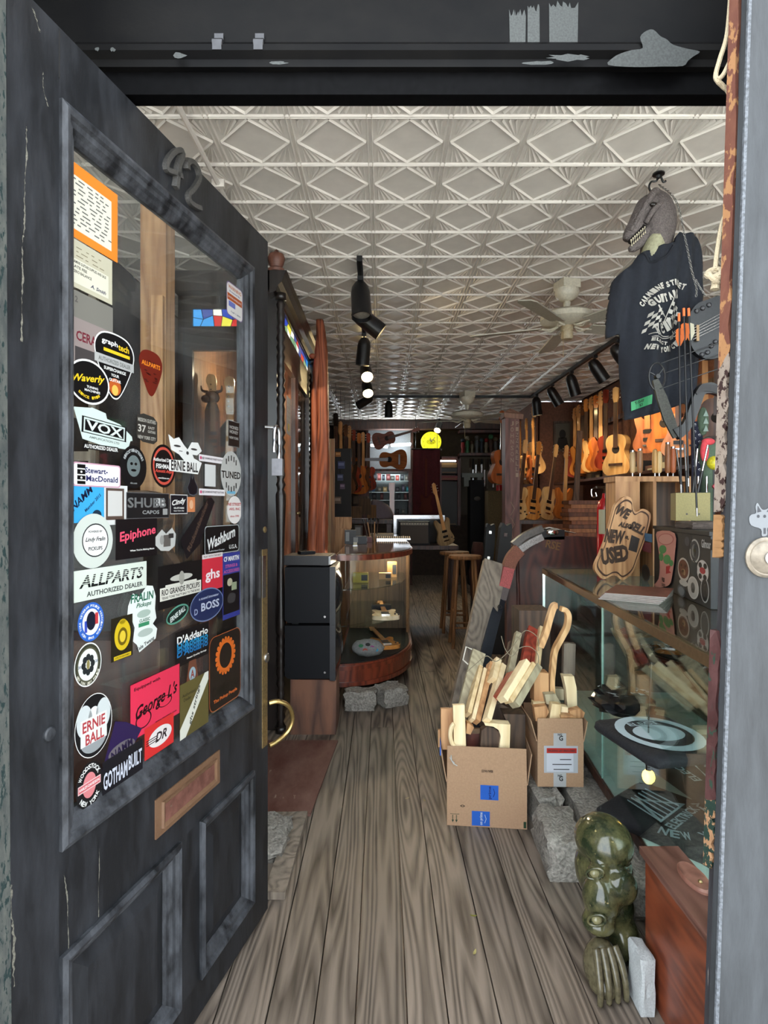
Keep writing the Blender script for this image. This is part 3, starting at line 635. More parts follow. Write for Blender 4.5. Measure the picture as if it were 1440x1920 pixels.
sticker(247, 326, 924, 972, 'rect', (26, 26, 28), 'black sticker with outlined capitals worn to silver', edge=(.02, (90, 90, 92)), texts=[('SHUBB', -.05, .22, .78, 1.8, (110, 112, 112)), ('CAPOS', .1, -.52, .3, .8, (150, 152, 152))], shapes=[('rect', .55, .3, .2, .3, (190, 192, 190)), ('rect', .8, -.5, .12, .25, (150, 152, 150))])
sticker(328, 360, 927, 964, 'rect', (22, 22, 30), 'small black sticker with white script', edge=(.06, (190, 190, 190)), texts=[('Cindy', 0, .2, .7, 1.6, WH, 8, .3), ('GUITARS', 0, -.38, .18, 1.2, WH), ('New York City', 0, -.68, .16, 1.2, WH)])
sticker(360, 374, 932, 960, 'rect', (206, 130, 84), 'tiny orange stamp-like sticker', shapes=[('oval', 0, 0, .5, .6, (226, 178, 140))])
sticker(359, 380, 888, 930, [(-.4, 1), (-.1, .5), (.2, .9), (.4, .35), (.9, -.2), (.8, -.8), (.2, -1), (-.6, -.9), (-1, -.3), (-.6, .2)], (18, 18, 26), 'black rabbit-shaped sticker with a grey outline', edge=(.1, (84, 88, 96)))
sticker(346, 410, 932, 1046, [(-1, -.35), (-.65, -1), (.1, -.55), (1, .85), (.8, 1), (.55, .95)], (24, 22, 26), 'black diagonal arrow-head sticker with faint lettering', texts=[('Rickenbacker', .0, .08, .2, 1.9, (84, 66, 56), 54)])
sticker(146, 221, 963, 1066, 'oval', (206, 214, 206), 'large pale round sticker with a white inner disc', shapes=[('oval', .1, .02, .66, .62, (50, 52, 54)), ('oval', .1, .02, .61, .57, (234, 236, 232), 1)], texts=[('POWERED BY', .1, .34, .08, .7, (60, 60, 60)), ('Lindy Fralin', .1, .04, .2, 1.0, (40, 40, 46), 0, .4), ('PICKUPS', .1, -.28, .14, .7, (40, 40, 46))])
sticker(226, 303, 973, 1046, 'rect', (20, 17, 20), 'black sticker with large pink script', texts=[('Epiphone', .05, .2, .62, 1.75, (232, 84, 112), 6, .1), ("When You're Making Music", .25, -.62, .12, 1.2, WH)])
sticker(300, 338, 990, 1034, [(-1, .3), (-.4, .9), (0, .5), (.6, 1), (1, .4), (.9, -.6), (.3, -1), (-.5, -.9), (-1, -.4)], (190, 192, 188), 'torn white and grey photograph scrap', shapes=[('rect', .1, -.1, .35, .5, (96, 92, 88)), ('rect', .5, .3, .25, .2, (50, 48, 48), 1), ('oval', -.4, 0, .2, .4, (150, 150, 146), 1)])
sticker(391, 455, 985, 1038, 'round', (18, 19, 21), 'black sticker with white slanted script and initials', edge=(.025, (170, 176, 176)), texts=[('Washburn', -.05, .12, .78, 1.6, (226, 230, 228), 12, .3), ('U.S.A.', .62, -.6, .3, .5, (210, 214, 212)), ('Authorized Dealer', -.35, -.72, .12, .9, (170, 176, 176))])
sticker(146, 283, 1062, 1117, 'rect', (216, 226, 214), 'wide pale sticker with big striped black letters', texts=[('ALLPARTS', .02, .22, .82, 1.75, (20, 22, 24), 0, .25), ('AUTHORIZED DEALER', .1, -.62, .34, 1.55, (60, 64, 64))], shapes=[('rect', .02, y, .84, .022, (216, 226, 214), 5) for y in (.52, .38, .24, .10)])
sticker(304, 387, 1056, 1134, 'rect', (18, 18, 20), 'black sticker with a longhorn skull above white lettering', shapes=[('rect', 0, -.32, .92, .3, (222, 222, 210)), ('oval', 0, .32, .5, .16, (190, 190, 180)), ('oval', 0, .28, .12, .34, (160, 160, 150), 1), ('rect', 0, .02, .7, .06, (222, 222, 210))], texts=[('RIO GRANDE PICKUPS', 0, -.24, .28, 1.7, (24, 24, 26)), ("TEXAS TONE THAT'S BAD TO THE BONE", 0, -.5, .12, 1.7, (24, 24, 26))])
sticker(386, 424, 1038, 1106, 'rect', (206, 50, 66), 'red sticker with white lower case letters and a white header', shapes=[('rect', 0, .88, 1, .12, (220, 212, 210))], texts=[('ghs', 0, -.2, .72, 1.4, (240, 232, 234)), ('PLAY WITH THE BEST', 0, .88, .1, 1.7, (110, 100, 100))])
sticker(424, 456, 1036, 1158, 'rect', (52, 60, 140), 'tall blue and black sticker with white and purple lettering', shapes=[('rect', 0, -.25, .94, .6, (18, 16, 20)), ('oval', -.2, .1, .3, .12, (180, 176, 150), 1), ('rect', .3, -.05, .3, .12, (150, 160, 130), 1), ('oval', 0, -.4, .5, .16, (60, 58, 60), 1)], texts=[('CF MARTIN', 0, .82, .15, 1.75, WH), ('STRINGS &', 0, .6, .1, 1.4, (190, 90, 150)), ('ACCESSORIES', 0, .44, .1, 1.8, (190, 90, 150))])
sticker(363, 425, 1103, 1165, 'oval', (32, 44, 84), 'navy oval sticker with big outlined capitals', edge=(.04, (110, 124, 160)), texts=[('BOSS', .18, -.08, .5, 1.1, (190, 198, 216)), ('a sound innovator', .1, .45, .16, 1.2, (170, 180, 204)), ('D', -.66, -.25, .36, .2, (150, 160, 190))])
fra = [(-.9, .5), (-.6, .85), (-.2, .7), (.3, 1), (.7, .95), (.9, .6), (.85, .2), (.95, -.1), (.7, -.25), (1, -.45), (.9, -.75), (-.2, -1), (-.35, -.75), (-.6, -.6), (-.5, -.2), (-.7, .1), (-.95, .25)]
sticker(245, 302, 1100, 1222, fra, (228, 236, 230), 'tall ragged white sticker with green lettering', texts=[('FRALIN', 0, .68, .26, 1.5, (26, 100, 74), 0, .1), ('Pickups', .1, .42, .18, 1.0, (26, 100, 74), 0, .3), ('CLASSIC', .15, -.05, .1, .7, (26, 100, 74)), ('Tele Twang', .2, -.82, .16, 1.2, (40, 44, 46), 14)], shapes=[('oval', .1, .15, .45, .12, (170, 190, 178)), ('rect', .1, -.18, .35, .06, (60, 140, 100)), ('oval', .2, -.45, .5, .12, (176, 190, 182))])
sticker(154, 203, 1130, 1203, 'oval', (44, 98, 190), 'round blue and white sticker with an apple-shaped silhouette', shapes=[('oval', 0, 0, .66, .68, (232, 232, 232)), ('oval', 0, .05, .36, .48, (24, 28, 46), 1), ('rect', .42, .12, .12, .3, (190, 60, 66), 1), ('rect', -.4, -.2, .1, .3, (60, 80, 180), 1)], arcs=[('NEW YORK VETERAN POLICE ASSOCIATION', .83, 90, .13, 300, WH, False), ('1902', .83, 270, .13, 30, WH, True)])
sticker(216, 256, 1156, 1236, 'rect', (38, 34, 22), 'dark sticker with a yellow badge', shapes=[('oval', .05, .12, .75, .72, (214, 186, 36)), ('oval', .05, .05, .45, .42, (110, 92, 20), 1), ('oval', .05, .05, .28, .27, (226, 198, 60), 2), ('oval', .05, .75, .3, .12, (214, 186, 36)), ('rect', .05, -.88, .8, .09, (214, 186, 36))], texts=[('DETECTIVE ENDOWMENT', .05, -.88, .09, 1.4, (60, 50, 20))])
sticker(147, 198, 1206, 1288, 'oval', (226, 230, 224), 'round white sticker with a black compass star', edge=(.04, (236, 238, 234)), shapes=[('ring', 0, 0, .94, .94, (60, 62, 50)), ('ring', 0, 0, .84, .84, (84, 84, 66))] + [('oval', .34 * math.cos(R(a)), .34 * math.sin(R(a)), .16, .16, (40, 44, 46)) for a in range(0, 360, 45)] + [('oval', 0, 0, .12, .22, (140, 130, 80), 1)], texts=[('20', -.62, 0, .12, .2, (60, 70, 110)), ('21', .62, .05, .12, .2, (60, 70, 110))], arcs=[('NEW YORK CITY POLICE', .86, 270, .11, 130, (230, 228, 210), True)])
sticker(318, 360, 1136, 1168, 'oval', (20, 40, 36), 'small oval sticker with a green rim', edge=(.09, (90, 150, 130)), texts=[('ERNIE BALL', 0, 0, .6, 1.4, (220, 228, 224), 8, .2)], rot=10)
sticker(335, 397, 1176, 1240, 'rect', (16, 16, 20), 'black sticker with stacked white and cyan script', texts=[("D'Addario", .02, .5, .46, 1.85, WH), ("D'Addario", .02, .18, .42, 1.85, (40, 150, 200)), ("D'Addario", .02, -.04, .42, 1.85, (34, 130, 186)), ("D'Addario", .02, -.26, .42, 1.85, (30, 116, 176)), ('Finest Quality Strings', .25, -.72, .13, 1.2, WH)])
sticker(354, 379, 1238, 1290, [(-.5, 1), (.5, 1), (.9, -.5), (.8, -.9), (0, -1), (-.8, -.9), (-.9, -.5)], (110, 66, 50), 'small brown guitar-pedal-shaped sticker with a pale letter', shapes=[('oval', 0, 0, .5, .5, (150, 176, 186))], texts=[('A', 0, 0, .6, .6, (140, 56, 44))])
sticker(398, 456, 1186, 1322, 'round', (30, 24, 22), 'brown tinted sticker with an orange sunburst ring', edge=(.02, (180, 96, 50)), shapes=[('ring', 0, .36, .46, .40, (226, 112, 40)), ('ring', 0, .36, .54, .46, (226, 112, 40))] + [('oval', .58 * math.cos(R(a)), .36 + .46 * math.sin(R(a)), .07, .06, (226, 112, 40)) for a in range(0, 360, 18)], texts=[('DiMarzio', 0, -.5, .28, 1.7, (12, 10, 10), 0, .2), ('The Pickup People', 0, -.76, .12, 1.5, (214, 108, 46))])
sticker(250, 343, 1264, 1366, 'rect', (226, 52, 84), 'large pinkish red sticker with flowing black script', edge=(.02, (60, 12, 24)), texts=[("George L's", .05, -.05, .62, 1.7, (30, 8, 16), 6, .45), ('Equipped with', -.35, .74, .15, 1.0, (60, 10, 24)), ('www.georgels.com', .4, -.8, .1, .9, (90, 14, 34))], shapes=[('ring', -.5, -.45, .3, .3, (30, 8, 16)), ('ring', .35, -.2, .3, .2, (30, 8, 16))])
sticker(343, 396, 1272, 1372, 'rect', (96, 88, 48), 'olive sticker crossed by a white diagonal strip', texts=[('Authorized', -.4, .55, .12, .9, (50, 46, 26)), ('Dealer', -.5, .38, .12, .5, (50, 46, 26))])
sticker(343, 396, 1272, 1372, [(-1, -1), (-.62, -1), (1, .68), (1, 1), (.72, 1), (-1, -.62)], (226, 228, 214), 'white diagonal strip with handwriting-like letters', texts=[('ghs strings', 0, 0, .22, 1.5, (70, 74, 70), 62, .2)])
sticker(277, 331, 1352, 1410, 'rect', (214, 48, 48), 'red sticker with a white oval and black initials', shapes=[('oval', .05, 0, .8, .62, (232, 226, 224)), ('rect', -.5, .12, .4, .03, (40, 30, 30), 1), ('rect', -.5, -.02, .4, .03, (40, 30, 30), 1), ('rect', -.5, -.16, .4, .03, (40, 30, 30), 1)], texts=[('DR', .1, 0, .6, .8, (40, 30, 34), 0, .3)])
sticker(192, 272, 1348, 1440, [(-1, -1), (-.3, 1), (.2, .75), (1, .1), (.55, -.45), (-.7, -1)], (44, 30, 74), 'purple diamond-shaped sticker with grey capitals', shapes=[('oval', .02, -.28, .62, .3, (104, 98, 104))], texts=[('NAMM', .02, -.26, .36, 1.0, (36, 26, 60), 8)] )
sticker(146, 216, 1302, 1420, 'oval', (24, 24, 26), 'large round black sticker with an eagle and red capitals', edge=(.03, WH), shapes=[('oval', -.5, .25, .4, .5, (206, 214, 214)), ('oval', .5, .25, .4, .5, (206, 214, 214)), ('oval', 0, .3, .3, .3, (226, 230, 230)), ('oval', 0, -.4, .7, .45, (150, 156, 158)), ('rect', 0, -.12, .7, .42, (226, 226, 222), 1)], texts=[('ERNIE', 0, .06, .34, 1.2, (176, 60, 66)), ('BALL', .05, -.36, .34, 1.0, (176, 60, 66))])
sticker(198, 273, 1408, 1470, 'rect', (24, 24, 30), 'black strip with tall white outlined capitals', texts=[('GOTHAM', -.38, -.2, 1.0, 1.15, (206, 212, 226)), ('BUILT', .6, .0, .9, .7, (206, 212, 226))])
sticker(148, 198, 1430, 1516, 'oval', (26, 25, 27), 'round black sticker with a pink and white bar and shield', shapes=[('oval', 0, 0, .5, .55, (214, 130, 134)), ('rect', 0, 0, .85, .18, (226, 190, 190), 1), ('rect', 0, 0, .80, .13, (206, 100, 108), 2)], arcs=[('WOODSTOCK', .80, 90, .2, 130, WH, False), ('NEW YORK', .80, 270, .2, 110, WH, True)], texts=[('HARLEY-DAVIDSON', 0, 0, .13, 1.5, WH)])
sticker(429, 459, 535, 597, 'round', (226, 224, 220), 'white warning sticker with an orange bar and purple stripe', edge=(.05, (120, 96, 140)), shapes=[('rect', 0, .12, .9, .2, (176, 84, 40)), ('rect', -.35, -.28, .4, .16, (110, 120, 190))], texts=[('WARNING', 0, .72, .22, 1.6, (190, 104, 60)), ('Protected By', 0, .46, .12, 1.3, (70, 70, 150)), ('24 HOUR SURVEILLANCE', 0, .12, .1, 1.6, (226, 214, 214)), ('Call 1-800', .1, -.7, .1, 1.2, (90, 90, 120))])
sticker(432, 453, 790, 838, 'rect', (26, 24, 24), 'small dark card with pale lines of lettering at the right of the pane', edge=(.05, (120, 120, 116)), texts=[('HONES', 0, .5, .26, 1.5, (170, 170, 164)), ('HONEY', 0, .15, .26, 1.5, (170, 170, 164)), ('NEW YORK', 0, -.3, .2, 1.6, (170, 170, 164))])
# ================================================================== LEFT SIDE OF THE SHOP
M_ebony = m_wood('ebonised_wood', srgb(18, 15, 14), srgb(38, 31, 28), rough=.35, scale=(20, 20, 2), coat=.2)
M_mahog = m_wood('mahogany', srgb(66, 26, 18), srgb(120, 54, 34), rough=.3, scale=(24, 24, 3), coat=.35)
M_mahog2 = m_wood('dark_mahogany', srgb(44, 22, 20), srgb(84, 44, 36), rough=.45, scale=(16, 16, 4), rings=16)
M_cedar = m_wood('red_cedar_log', srgb(96, 46, 30), srgb(168, 92, 60), rough=.6, scale=(22, 22, 2.4), rings=16, bump=.5)
M_tan = m_wood('tan_wood', srgb(150, 104, 66), srgb(196, 150, 104), rough=.55)
M_pale = m_wood('pale_wood', srgb(196, 164, 116), srgb(228, 204, 160), rough=.6, rings=6)
M_dkbrown = m_wood('dark_brown_wood', srgb(48, 36, 28), srgb(84, 64, 50), rough=.6)
M_greyw = m_wood('weathered_grey_wood', srgb(88, 78, 68), srgb(130, 118, 104), rough=.75, bump=.5)
M_granite = m_plain('grey_granite', srgb(132, 127, 119), rough=.9, var=.45, scale=16, bump=.9)
M_blackpl = m_plain('black_plastic', srgb(14, 15, 19), rough=.6, var=.15, scale=80, spec=.2)
M_blackm = m_plain('black_metal', srgb(16, 16, 18), rough=.4, var=.2)
M_case = m_glass('case_glass', (.97, .98, .97))
M_chrome = m_plain('chrome', srgb(214, 214, 214), rough=.12, metal=1, var=.05)
M_cardb = m_plain('cardboard', srgb(158, 126, 98), rough=.85, var=.08, scale=24)

def stone(name, label, lo, hi, rotz=0, grp=None, j=.012, mat=None):
    c = ((lo[0] + hi[0]) / 2, (lo[1] + hi[1]) / 2, lo[2]); sx, sy, sz = (hi[i] - lo[i] for i in range(3))
    mb = MB(); mb.box((-sx / 2, -sy / 2, 0), (sx / 2, sy / 2, sz)); bm = mb.bm
    bmesh.ops.subdivide_edges(bm, edges=bm.edges[:], cuts=4, use_grid_fill=True)
    for v in bm.verts:
        q = Vector((v.co.x / (sx / 2), v.co.y / (sy / 2), (v.co.z - sz / 2) / (sz / 2)))
        m = sorted(abs(t) for t in q); r = 1 - .05 * max(0, m[1] - .75) * 4 - .06 * max(0, m[0] - .6)
        z = v.co.z
        v.co = Vector((v.co.x * r, v.co.y * r, sz / 2 + (v.co.z - sz / 2) * r)) + Vector([random.uniform(-j, j) for _ in range(3)]) * (1 if z > .001 else .3)
        if z < .001: v.co.z = 0
    o = mb.build(name, mat or M_granite, smooth=True); o.location = c; o.rotation_euler = (0, 0, rotz)
    return tag(o, label, 'stone', grp)

# ---- painted hatch board on the floor, its frame, the stone in the gap
mb = MB(); a, b, c, d = Wz(470, 1526, .012), Wz(582, 1526, .012), Wz(640, 1388, .012), Wz(540, 1388, .012)
mb.prism([(a.x - .1, a.y), (b.x, b.y), (c.x - .02, c.y), (d.x - .25, d.y)], .001, .013)
solo(mb, 'floor_hatch', m_worn('red_brown_floor_paint', srgb(92, 58, 50), srgb(140, 122, 110), rough=.5, scale=(5, 2, 5), chip_at=.64, dust=srgb(124, 96, 86)), 'worn red brown painted hatch board lying beside the open door', 'board')
hf = thing('hatch_frame', 'splintered wooden frame round a gap in the floor below the red board', 'frame', Wz(535, 1640, 0))
def bar(mb, p, q, w, h): 
    t = (Vector(q) - Vector(p)); T = frame(Vector(p), t, Vector((0, 0, 1)).cross(t)); mb.box((0, -w / 2, 0), (t.length, w / 2, h), T); return mb
bar(MB(), Wz(515, 1688, 0), Wz(561, 1534, 0), .075, .03).build('long_rail', M_greyw, hf, world=True, bevel=.004, jitter=.002)
bar(MB(), Wz(470, 1680, 0) + Vector((0, .015, 0)), Wz(523, 1680, 0) + Vector((0, .015, 0)), .06, .028).build('short_rail', M_greyw, hf, world=True, bevel=.004, jitter=.002)
bar(MB(), Wz(470, 1536, 0), Wz(545, 1536, 0), .05, .02).build('short_rail', M_greyw, hf, world=True, bevel=.003, jitter=.002)
q = Wz(525, 1600, 0); stone('paving_stone', 'grey stone lying in the gap beside the floor hatch', (q.x - .17, q.y - .07, 0), (q.x + .025, q.y + .20, .06))

# ---- tall ebonised cabinet with stained glass over its doors
CX0, CX1, CY0, CY1, CT = -1.28, -.66, 3.66, 5.30, 2.84
cab = thing('display_cabinet', 'tall black display cabinet with twisted columns, stained glass and glazed doors', 'cabinet', ((CX0 + CX1) / 2, (CY0 + CY1) / 2, 0))
def wp(mb, name, mat, par=cab, **kw): return mb.build(name, mat, par, world=True, **kw)
mb = MB(); mb.box((CX0, CY0, 0), (CX1, CY1, .42)); wp(mb, 'base', M_ebony, bevel=.006)
mb = MB(); mb.box((CX0, CY0, .42), (CX0 + .03, CY1, 2.74)); mb.box((CX0, CY1 - .03, .42), (CX1, CY1, 2.74)); wp(mb, 'carcass', m_wood('cabinet_inside', srgb(84, 58, 42), srgb(132, 96, 70), rough=.6))
mb = MB(); prof = [(0, 2.70), (.05, 2.72), (.06, 2.755), (.085, 2.775), (.10, 2.82), (.115, 2.845), (0, 2.845)]
mb.loft([[(CX1 - .04 + a, yy, z) for a, z in prof] for yy in (CY0 - .09, CY1)]); mb.box((CX0, CY0 - .09, 2.72), (CX1 - .03, CY1, 2.843)); wp(mb, 'cornice', M_ebony)
# end panel facing the door: frame, stained light, lower light
fr_ = MB()
for (xa, xb, za, zb) in ((CX0, CX0 + .09, .42, 2.72), (CX1 - .10, CX1, .42, 2.72), (CX0 + .09, CX1 - .10, 2.64, 2.72), (CX0 + .09, CX1 - .10, 2.38, 2.53), (CX0 + .09, CX1 - .10, .42, .95)): fr_.box((xa, CY0, za), (xb, CY0 + .035, zb))
wp(fr_, 'end_frame', M_ebony)
mb = MB(); mb.box((CX0 + .09, CY0 + .012, .95), (CX1 - .10, CY0 + .018, 2.38)); wp(mb, 'end_pane', M_case)
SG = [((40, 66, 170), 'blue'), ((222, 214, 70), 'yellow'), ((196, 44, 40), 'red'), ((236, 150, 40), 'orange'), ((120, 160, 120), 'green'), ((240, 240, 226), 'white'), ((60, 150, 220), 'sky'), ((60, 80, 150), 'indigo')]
SGM = [m_emit('stained_' + n, srgb(*c), .16) for c, n in SG]  # panes emit faintly, standing in for light shining through the glass
def stained(M, w, h, nx, par, seed):
    """irregular panes between dark cames in the plane of M (x along, y up), self-glowing in place of light from behind"""
    rnd = random.Random(seed); xs = [-w / 2 + w * i / nx for i in range(nx + 1)]
    top = [x + (rnd.uniform(-.3, .3) * w / nx if 0 < i < nx else 0) for i, x in enumerate(xs)]; bot = [x + (rnd.uniform(-.3, .3) * w / nx if 0 < i < nx else 0) for i, x in enumerate(xs)]
    mid = [(x + rnd.uniform(-.2, .2) * w / nx * (0 < i < nx), rnd.uniform(-.12, .2) * h) for i, x in enumerate(xs)]
    lead = MB()
    for i in range(nx):
        for qd in ([(bot[i], -h / 2), (bot[i + 1], -h / 2), mid[i + 1], mid[i]], [mid[i], mid[i + 1], (top[i + 1], h / 2), (top[i], h / 2)]):
            c = Vector((sum(p[0] for p in qd) / 4, sum(p[1] for p in qd) / 4)); mb = MB()
            mb.prism([tuple(c + (Vector(p) - c) * .93) for p in qd], -.002, .002, M); mb.build('stained_pane', rnd.choice(SGM), par, world=True)
            for p, q in zip(qd, qd[1:] + qd[:1]): lead.cyl((p[0], p[1], 0), (q[0], q[1], 0), .003, n=5, M=M)
    lead.build('lead_came', M_blackm, par, world=True)
stained(frame(((CX0 + CX1) / 2 - .005, CY0 + .015, 2.585), (1, 0, 0), (0, 0, 1)), CX1 - CX0 - .19, .11, 7, cab, 3)
# front facing the shop: two glazed doors below a stained light
ym = (CY0 + CY1) / 2
for za, zb in ((2.45, 2.60), (2.71, 2.74), (.42, .52)): wp(MB().box((CX1 - .035, CY0 + .035, za), (CX1, CY1, zb)), 'front_rail', M_ebony)
stained(frame((CX1 - .015, (CY0 + CY1) / 2 + .02, 2.655), (0, 1, 0), (0, 0, 1)), CY1 - CY0 - .10, .105, 11, cab, 5)
for k in range(2):
    y0, y1 = (CY0 + .04, ym) if k == 0 else (ym + .006, CY1 - .01)
    dr = MB()
    for (ya, yb, za, zb) in ((y0, y0 + .07, .52, 2.45), (y1 - .07, y1, .52, 2.45), (y0 + .07, y1 - .07, 2.37, 2.45), (y0 + .07, y1 - .07, .52, 1.02)): dr.box((CX1 - .032, ya, za), (CX1 + .004, yb, zb))
    dr_o = wp(dr, 'cabinet_door', m_wood('cabinet_door_wood', srgb(38, 26, 20), srgb(66, 46, 36), rough=.3, coat=.3))
    mb = MB(); mb.box((CX1 - .018, y0 + .07, 1.02), (CX1 - .012, y1 - .07, 2.37)); wp(mb, 'door_pane', M_case, dr_o)
    mb = MB(); yk = y1 - .03 if k == 0 else y0 + .03; mb.ball((CX1 + .015, yk, 1.35), .012, 10); mb.cyl((CX1, yk, 1.35), (CX1 + .012, yk, 1.35), .005, n=8); wp(mb, 'knob', M_brass, dr_o, smooth=True)
def twist(x, y, z0, z1):
    mb = MB(); n = 90; mb.tube([(x, y, z0), (x, y, z0 + .04)], .034, 14)
    pts = []; rings = []
    for i in range(n + 1):
        z = z0 + .04 + (z1 - z0 - .08) * i / n; t = i / n; bead = .5 + .5 * math.cos(t * (z1 - z0) * 2 * math.pi / .055)
        r = .018 + .013 * bead if (t < .22 or t > .55) else .020 + .012 * (.5 + .5 * math.cos((t - .22) / .33 * 2 * math.pi))
        rings.append([(x + r * math.cos(2 * math.pi * j / 10), y + r * math.sin(2 * math.pi * j / 10), z) for j in range(10)])
    mb.loft(rings); mb.cyl((x, y, z1 - .04), (x, y, z1), .034, n=14); return mb
wp(twist(CX1 + .03, CY0 - .035, .0, 2.72), 'twisted_column', M_ebony, smooth='all'); wp(twist(CX1 + .03, CY1 - .05, .42, 2.72), 'twisted_column', M_ebony, smooth='all')
mb = MB(); mb.lathe([(.05, 0), (.052, .018), (.035, .03), (.046, .055), (.055, .085), (.045, .11), (.018, .122), (.008, .14), (0, .146)], 16, Matrix.Translation((CX1 + .005, CY0 - .05, CT + .005))); wp(mb, 'finial', m_wood('finial_wood', srgb(78, 46, 36), srgb(110, 70, 56), rough=.5), smooth=True)
lamp = bpy.data.lights.new('cabinet_lamp', 'POINT'); lamp.energy = 2.6; lamp.color = (1, .8, .55); lamp.shadow_soft_size = .04
lo = bpy.data.objects.new('cabinet_lamp', lamp); COL.objects.link(lo); lo.location = (CX1 - .25, 4.3, 2.34)
# inside: a lit bulb, figures, headstocks
bl = thing('cabinet_bulb', 'small lit bulb inside the black cabinet', 'lamp', (CX1 - .12, 4.02, 2.26)); mb = MB(); mb.ball((0, 0, 0), .032, 12); mb.build('bulb', m_emit('warm_bulb', (1, .72, .35), 2.5), bl, True); mb = MB(); mb.cyl((0, 0, .028), (0, 0, .09), .016, n=10); mb.build('socket', M_brass, bl, True)
mb = MB(); mb.box((CX0 + .05, 4.95, .9), (CX1 - .06, 4.97, 2.35)); solo(mb, 'back_board', m_wood('warm_board', srgb(128, 88, 58), srgb(168, 124, 86), rough=.6), 'warm brown board standing inside the black cabinet', 'board')
mb = MB(); mb.box((CX0 + .032, CY0 + .05, .9), (CX1 - .05, CY1 - .05, .925)); wp(mb, 'shelf', M_dkwood)
# a dark cloth bust in the cabinet and a carved bull's head beside it
mb = MB(); mb.lathe([(.12, 0), (.125, .2), (.16, .55), (.165, .8), (.15, 1.0), (.075, 1.10), (.06, 1.16), (.075, 1.24), (.06, 1.32), (.02, 1.36)], 22, Matrix.Translation((-1.02, 4.15, .925))); solo(mb, 'shrouded_bust', m_plain('brown_shroud', srgb(70, 58, 50), rough=.8, var=.3, scale=8, bump=.4), 'dark brown bust-like figure inside the black cabinet, seen through the door glass', 'figure', smooth='all')
for i, (px, py, tl) in enumerate(((407, 712, -4), (424, 716, 5), (442, 722, 9))):
    p = W(px, py, 4.0); n = thing('guitar_neck_blank', ('%s pale guitar neck with scrolled head standing in the cabinet' % ['leftmost', 'middle', 'rightmost'][i]), 'guitar neck', (p.x, p.y, .925), rot=(0, R(tl * .3), 0), group='scrolled necks in the cabinet')
    H = p.z - .925
    mb = MB(); mb.prism([(-.028, 0), (.028, 0), (.024, H - .22), (-.024, H - .22)], -.012, .012, Matrix.Rotation(R(90), 4, 'X')); mb.build('neck', M_tan, n)
    hd = spline([(-.024, H - .22), (-.034, H - .15), (-.030, H - .06), (-.046, H - .01), (-.03, H + .035), (.012, H + .03), (.024, H - .01), (.022, H - .1), (.024, H - .22)], 4)
    mb = MB(); mb.prism(hd, -.009, .009, Matrix.Rotation(R(90), 4, 'X')); h_ = mb.build('headstock', m_wood('maple_head', srgb(176, 134, 90), srgb(206, 166, 120), rough=.45), n)
    mb = MB()
    for t in range(5): mb.cyl((-.012, -.014, H - .17 + t * .034), (-.012, .0, H - .17 + t * .034), .006, n=8)
    mb.build('peg', M_chrome, h_)
p = W(398, 745, 3.95); bh = thing('bull_figure', 'dark glossy horned figure on the cabinet shelf', 'figure', (p.x, p.y, .925))
M_bull = m_plain('dark_glaze', srgb(64, 44, 36), rough=.25)
mb = MB(); mb.lathe([(.06, 0), (.06, .5), (.05, p.z - 1.02), (.03, p.z - .96)], 14); mb.build('plinth', M_dkbrown, bh, True)
mb = MB(); mb.ball((0, 0, p.z - .925), (.05, .06, .045)); mb.ball((-.03, -.05, p.z - .945), (.03, .04, .026)); mb.build('head', M_bull, bh, True)
for s in (-1, 1): MB().tube(spline([(s * .03, 0, p.z - .89), (s * .065, -.01, p.z - .88), (s * .07, -.02, p.z - .85)], 4, False), [.010 * (1 - i / 10) + .002 for i in range(9)], 7).build('horn', M_bull, bh, True)
cal = MB(); a = W(533, 810, 3.99); cal.box((CX1 + .005, 3.99, 1.9), (CX1 + .008, 4.16, 2.16)); clo = solo(cal, 'calendar_sheet', m_print((176, 172, 172), .7), 'pale calendar sheet stuck to the front of the black cabinet', 'paper')
mb = MB()
for i in range(5):
    for j in range(4): mb.box((CX1 + .0085, 4.01 + j * .038, 2.115 - i * .032), (CX1 + .009, 4.016 + j * .038, 2.121 - i * .032))
mb.build('print', m_print((90, 88, 92)), clo, world=True)
mb = MB(); mb.box((CX1 + .0085, 4.03, 1.925), (CX1 + .009, 4.10, 1.975)); mb.build('picture', m_print((196, 168, 60)), clo, world=True)

# ---- tall split cedar log in front of the cabinet
lg = thing('cedar_log', 'tall rough red cedar log with a split, reaching nearly to the ceiling', 'log', W(597, 1180, 4.9)); lg.location.z = 0
def logtube(pts, rs, seed):
    rnd = random.Random(seed); mb = MB(); P = spline(pts, 8, False); k = len(P)
    def rad(i):
        t = i / (k - 1) * (len(rs) - 1); a = int(min(t, len(rs) - 2)); return rs[a] + (rs[a + 1] - rs[a]) * (t - a)
    lob = [rnd.uniform(.78, 1.2) for _ in range(12)]
    rings = []
    for i, p in enumerate(P):
        r = rad(i); rings.append([(p[0] + r * lob[j] * rnd.uniform(.93, 1.07) * math.cos(2 * math.pi * j / 12), p[1] + r * lob[j] * math.sin(2 * math.pi * j / 12), p[2]) for j in range(12)])
    mb.loft(rings); return mb
logtube([W(602, 1264, 4.9), W(605, 1150, 4.9), W(603, 1000, 4.9), W(607, 880, 4.9), W(606, 760, 4.9), W(604, 660, 4.9), W(600, 600, 4.9)], [.052, .050, .050, .048, .046, .044, .030], 1).build('trunk', M_cedar, lg, 'all', world=True)
logtube([W(586, 1264, 4.88), W(586, 1150, 4.88), W(587, 1000, 4.88), W(592, 880, 4.9), W(590, 760, 4.9), W(594, 700, 4.9), W(598, 640, 4.9)], [.052, .046, .044, .034, .028, .032, .026], 2).build('split_limb', M_cedar, lg, 'all', world=True)
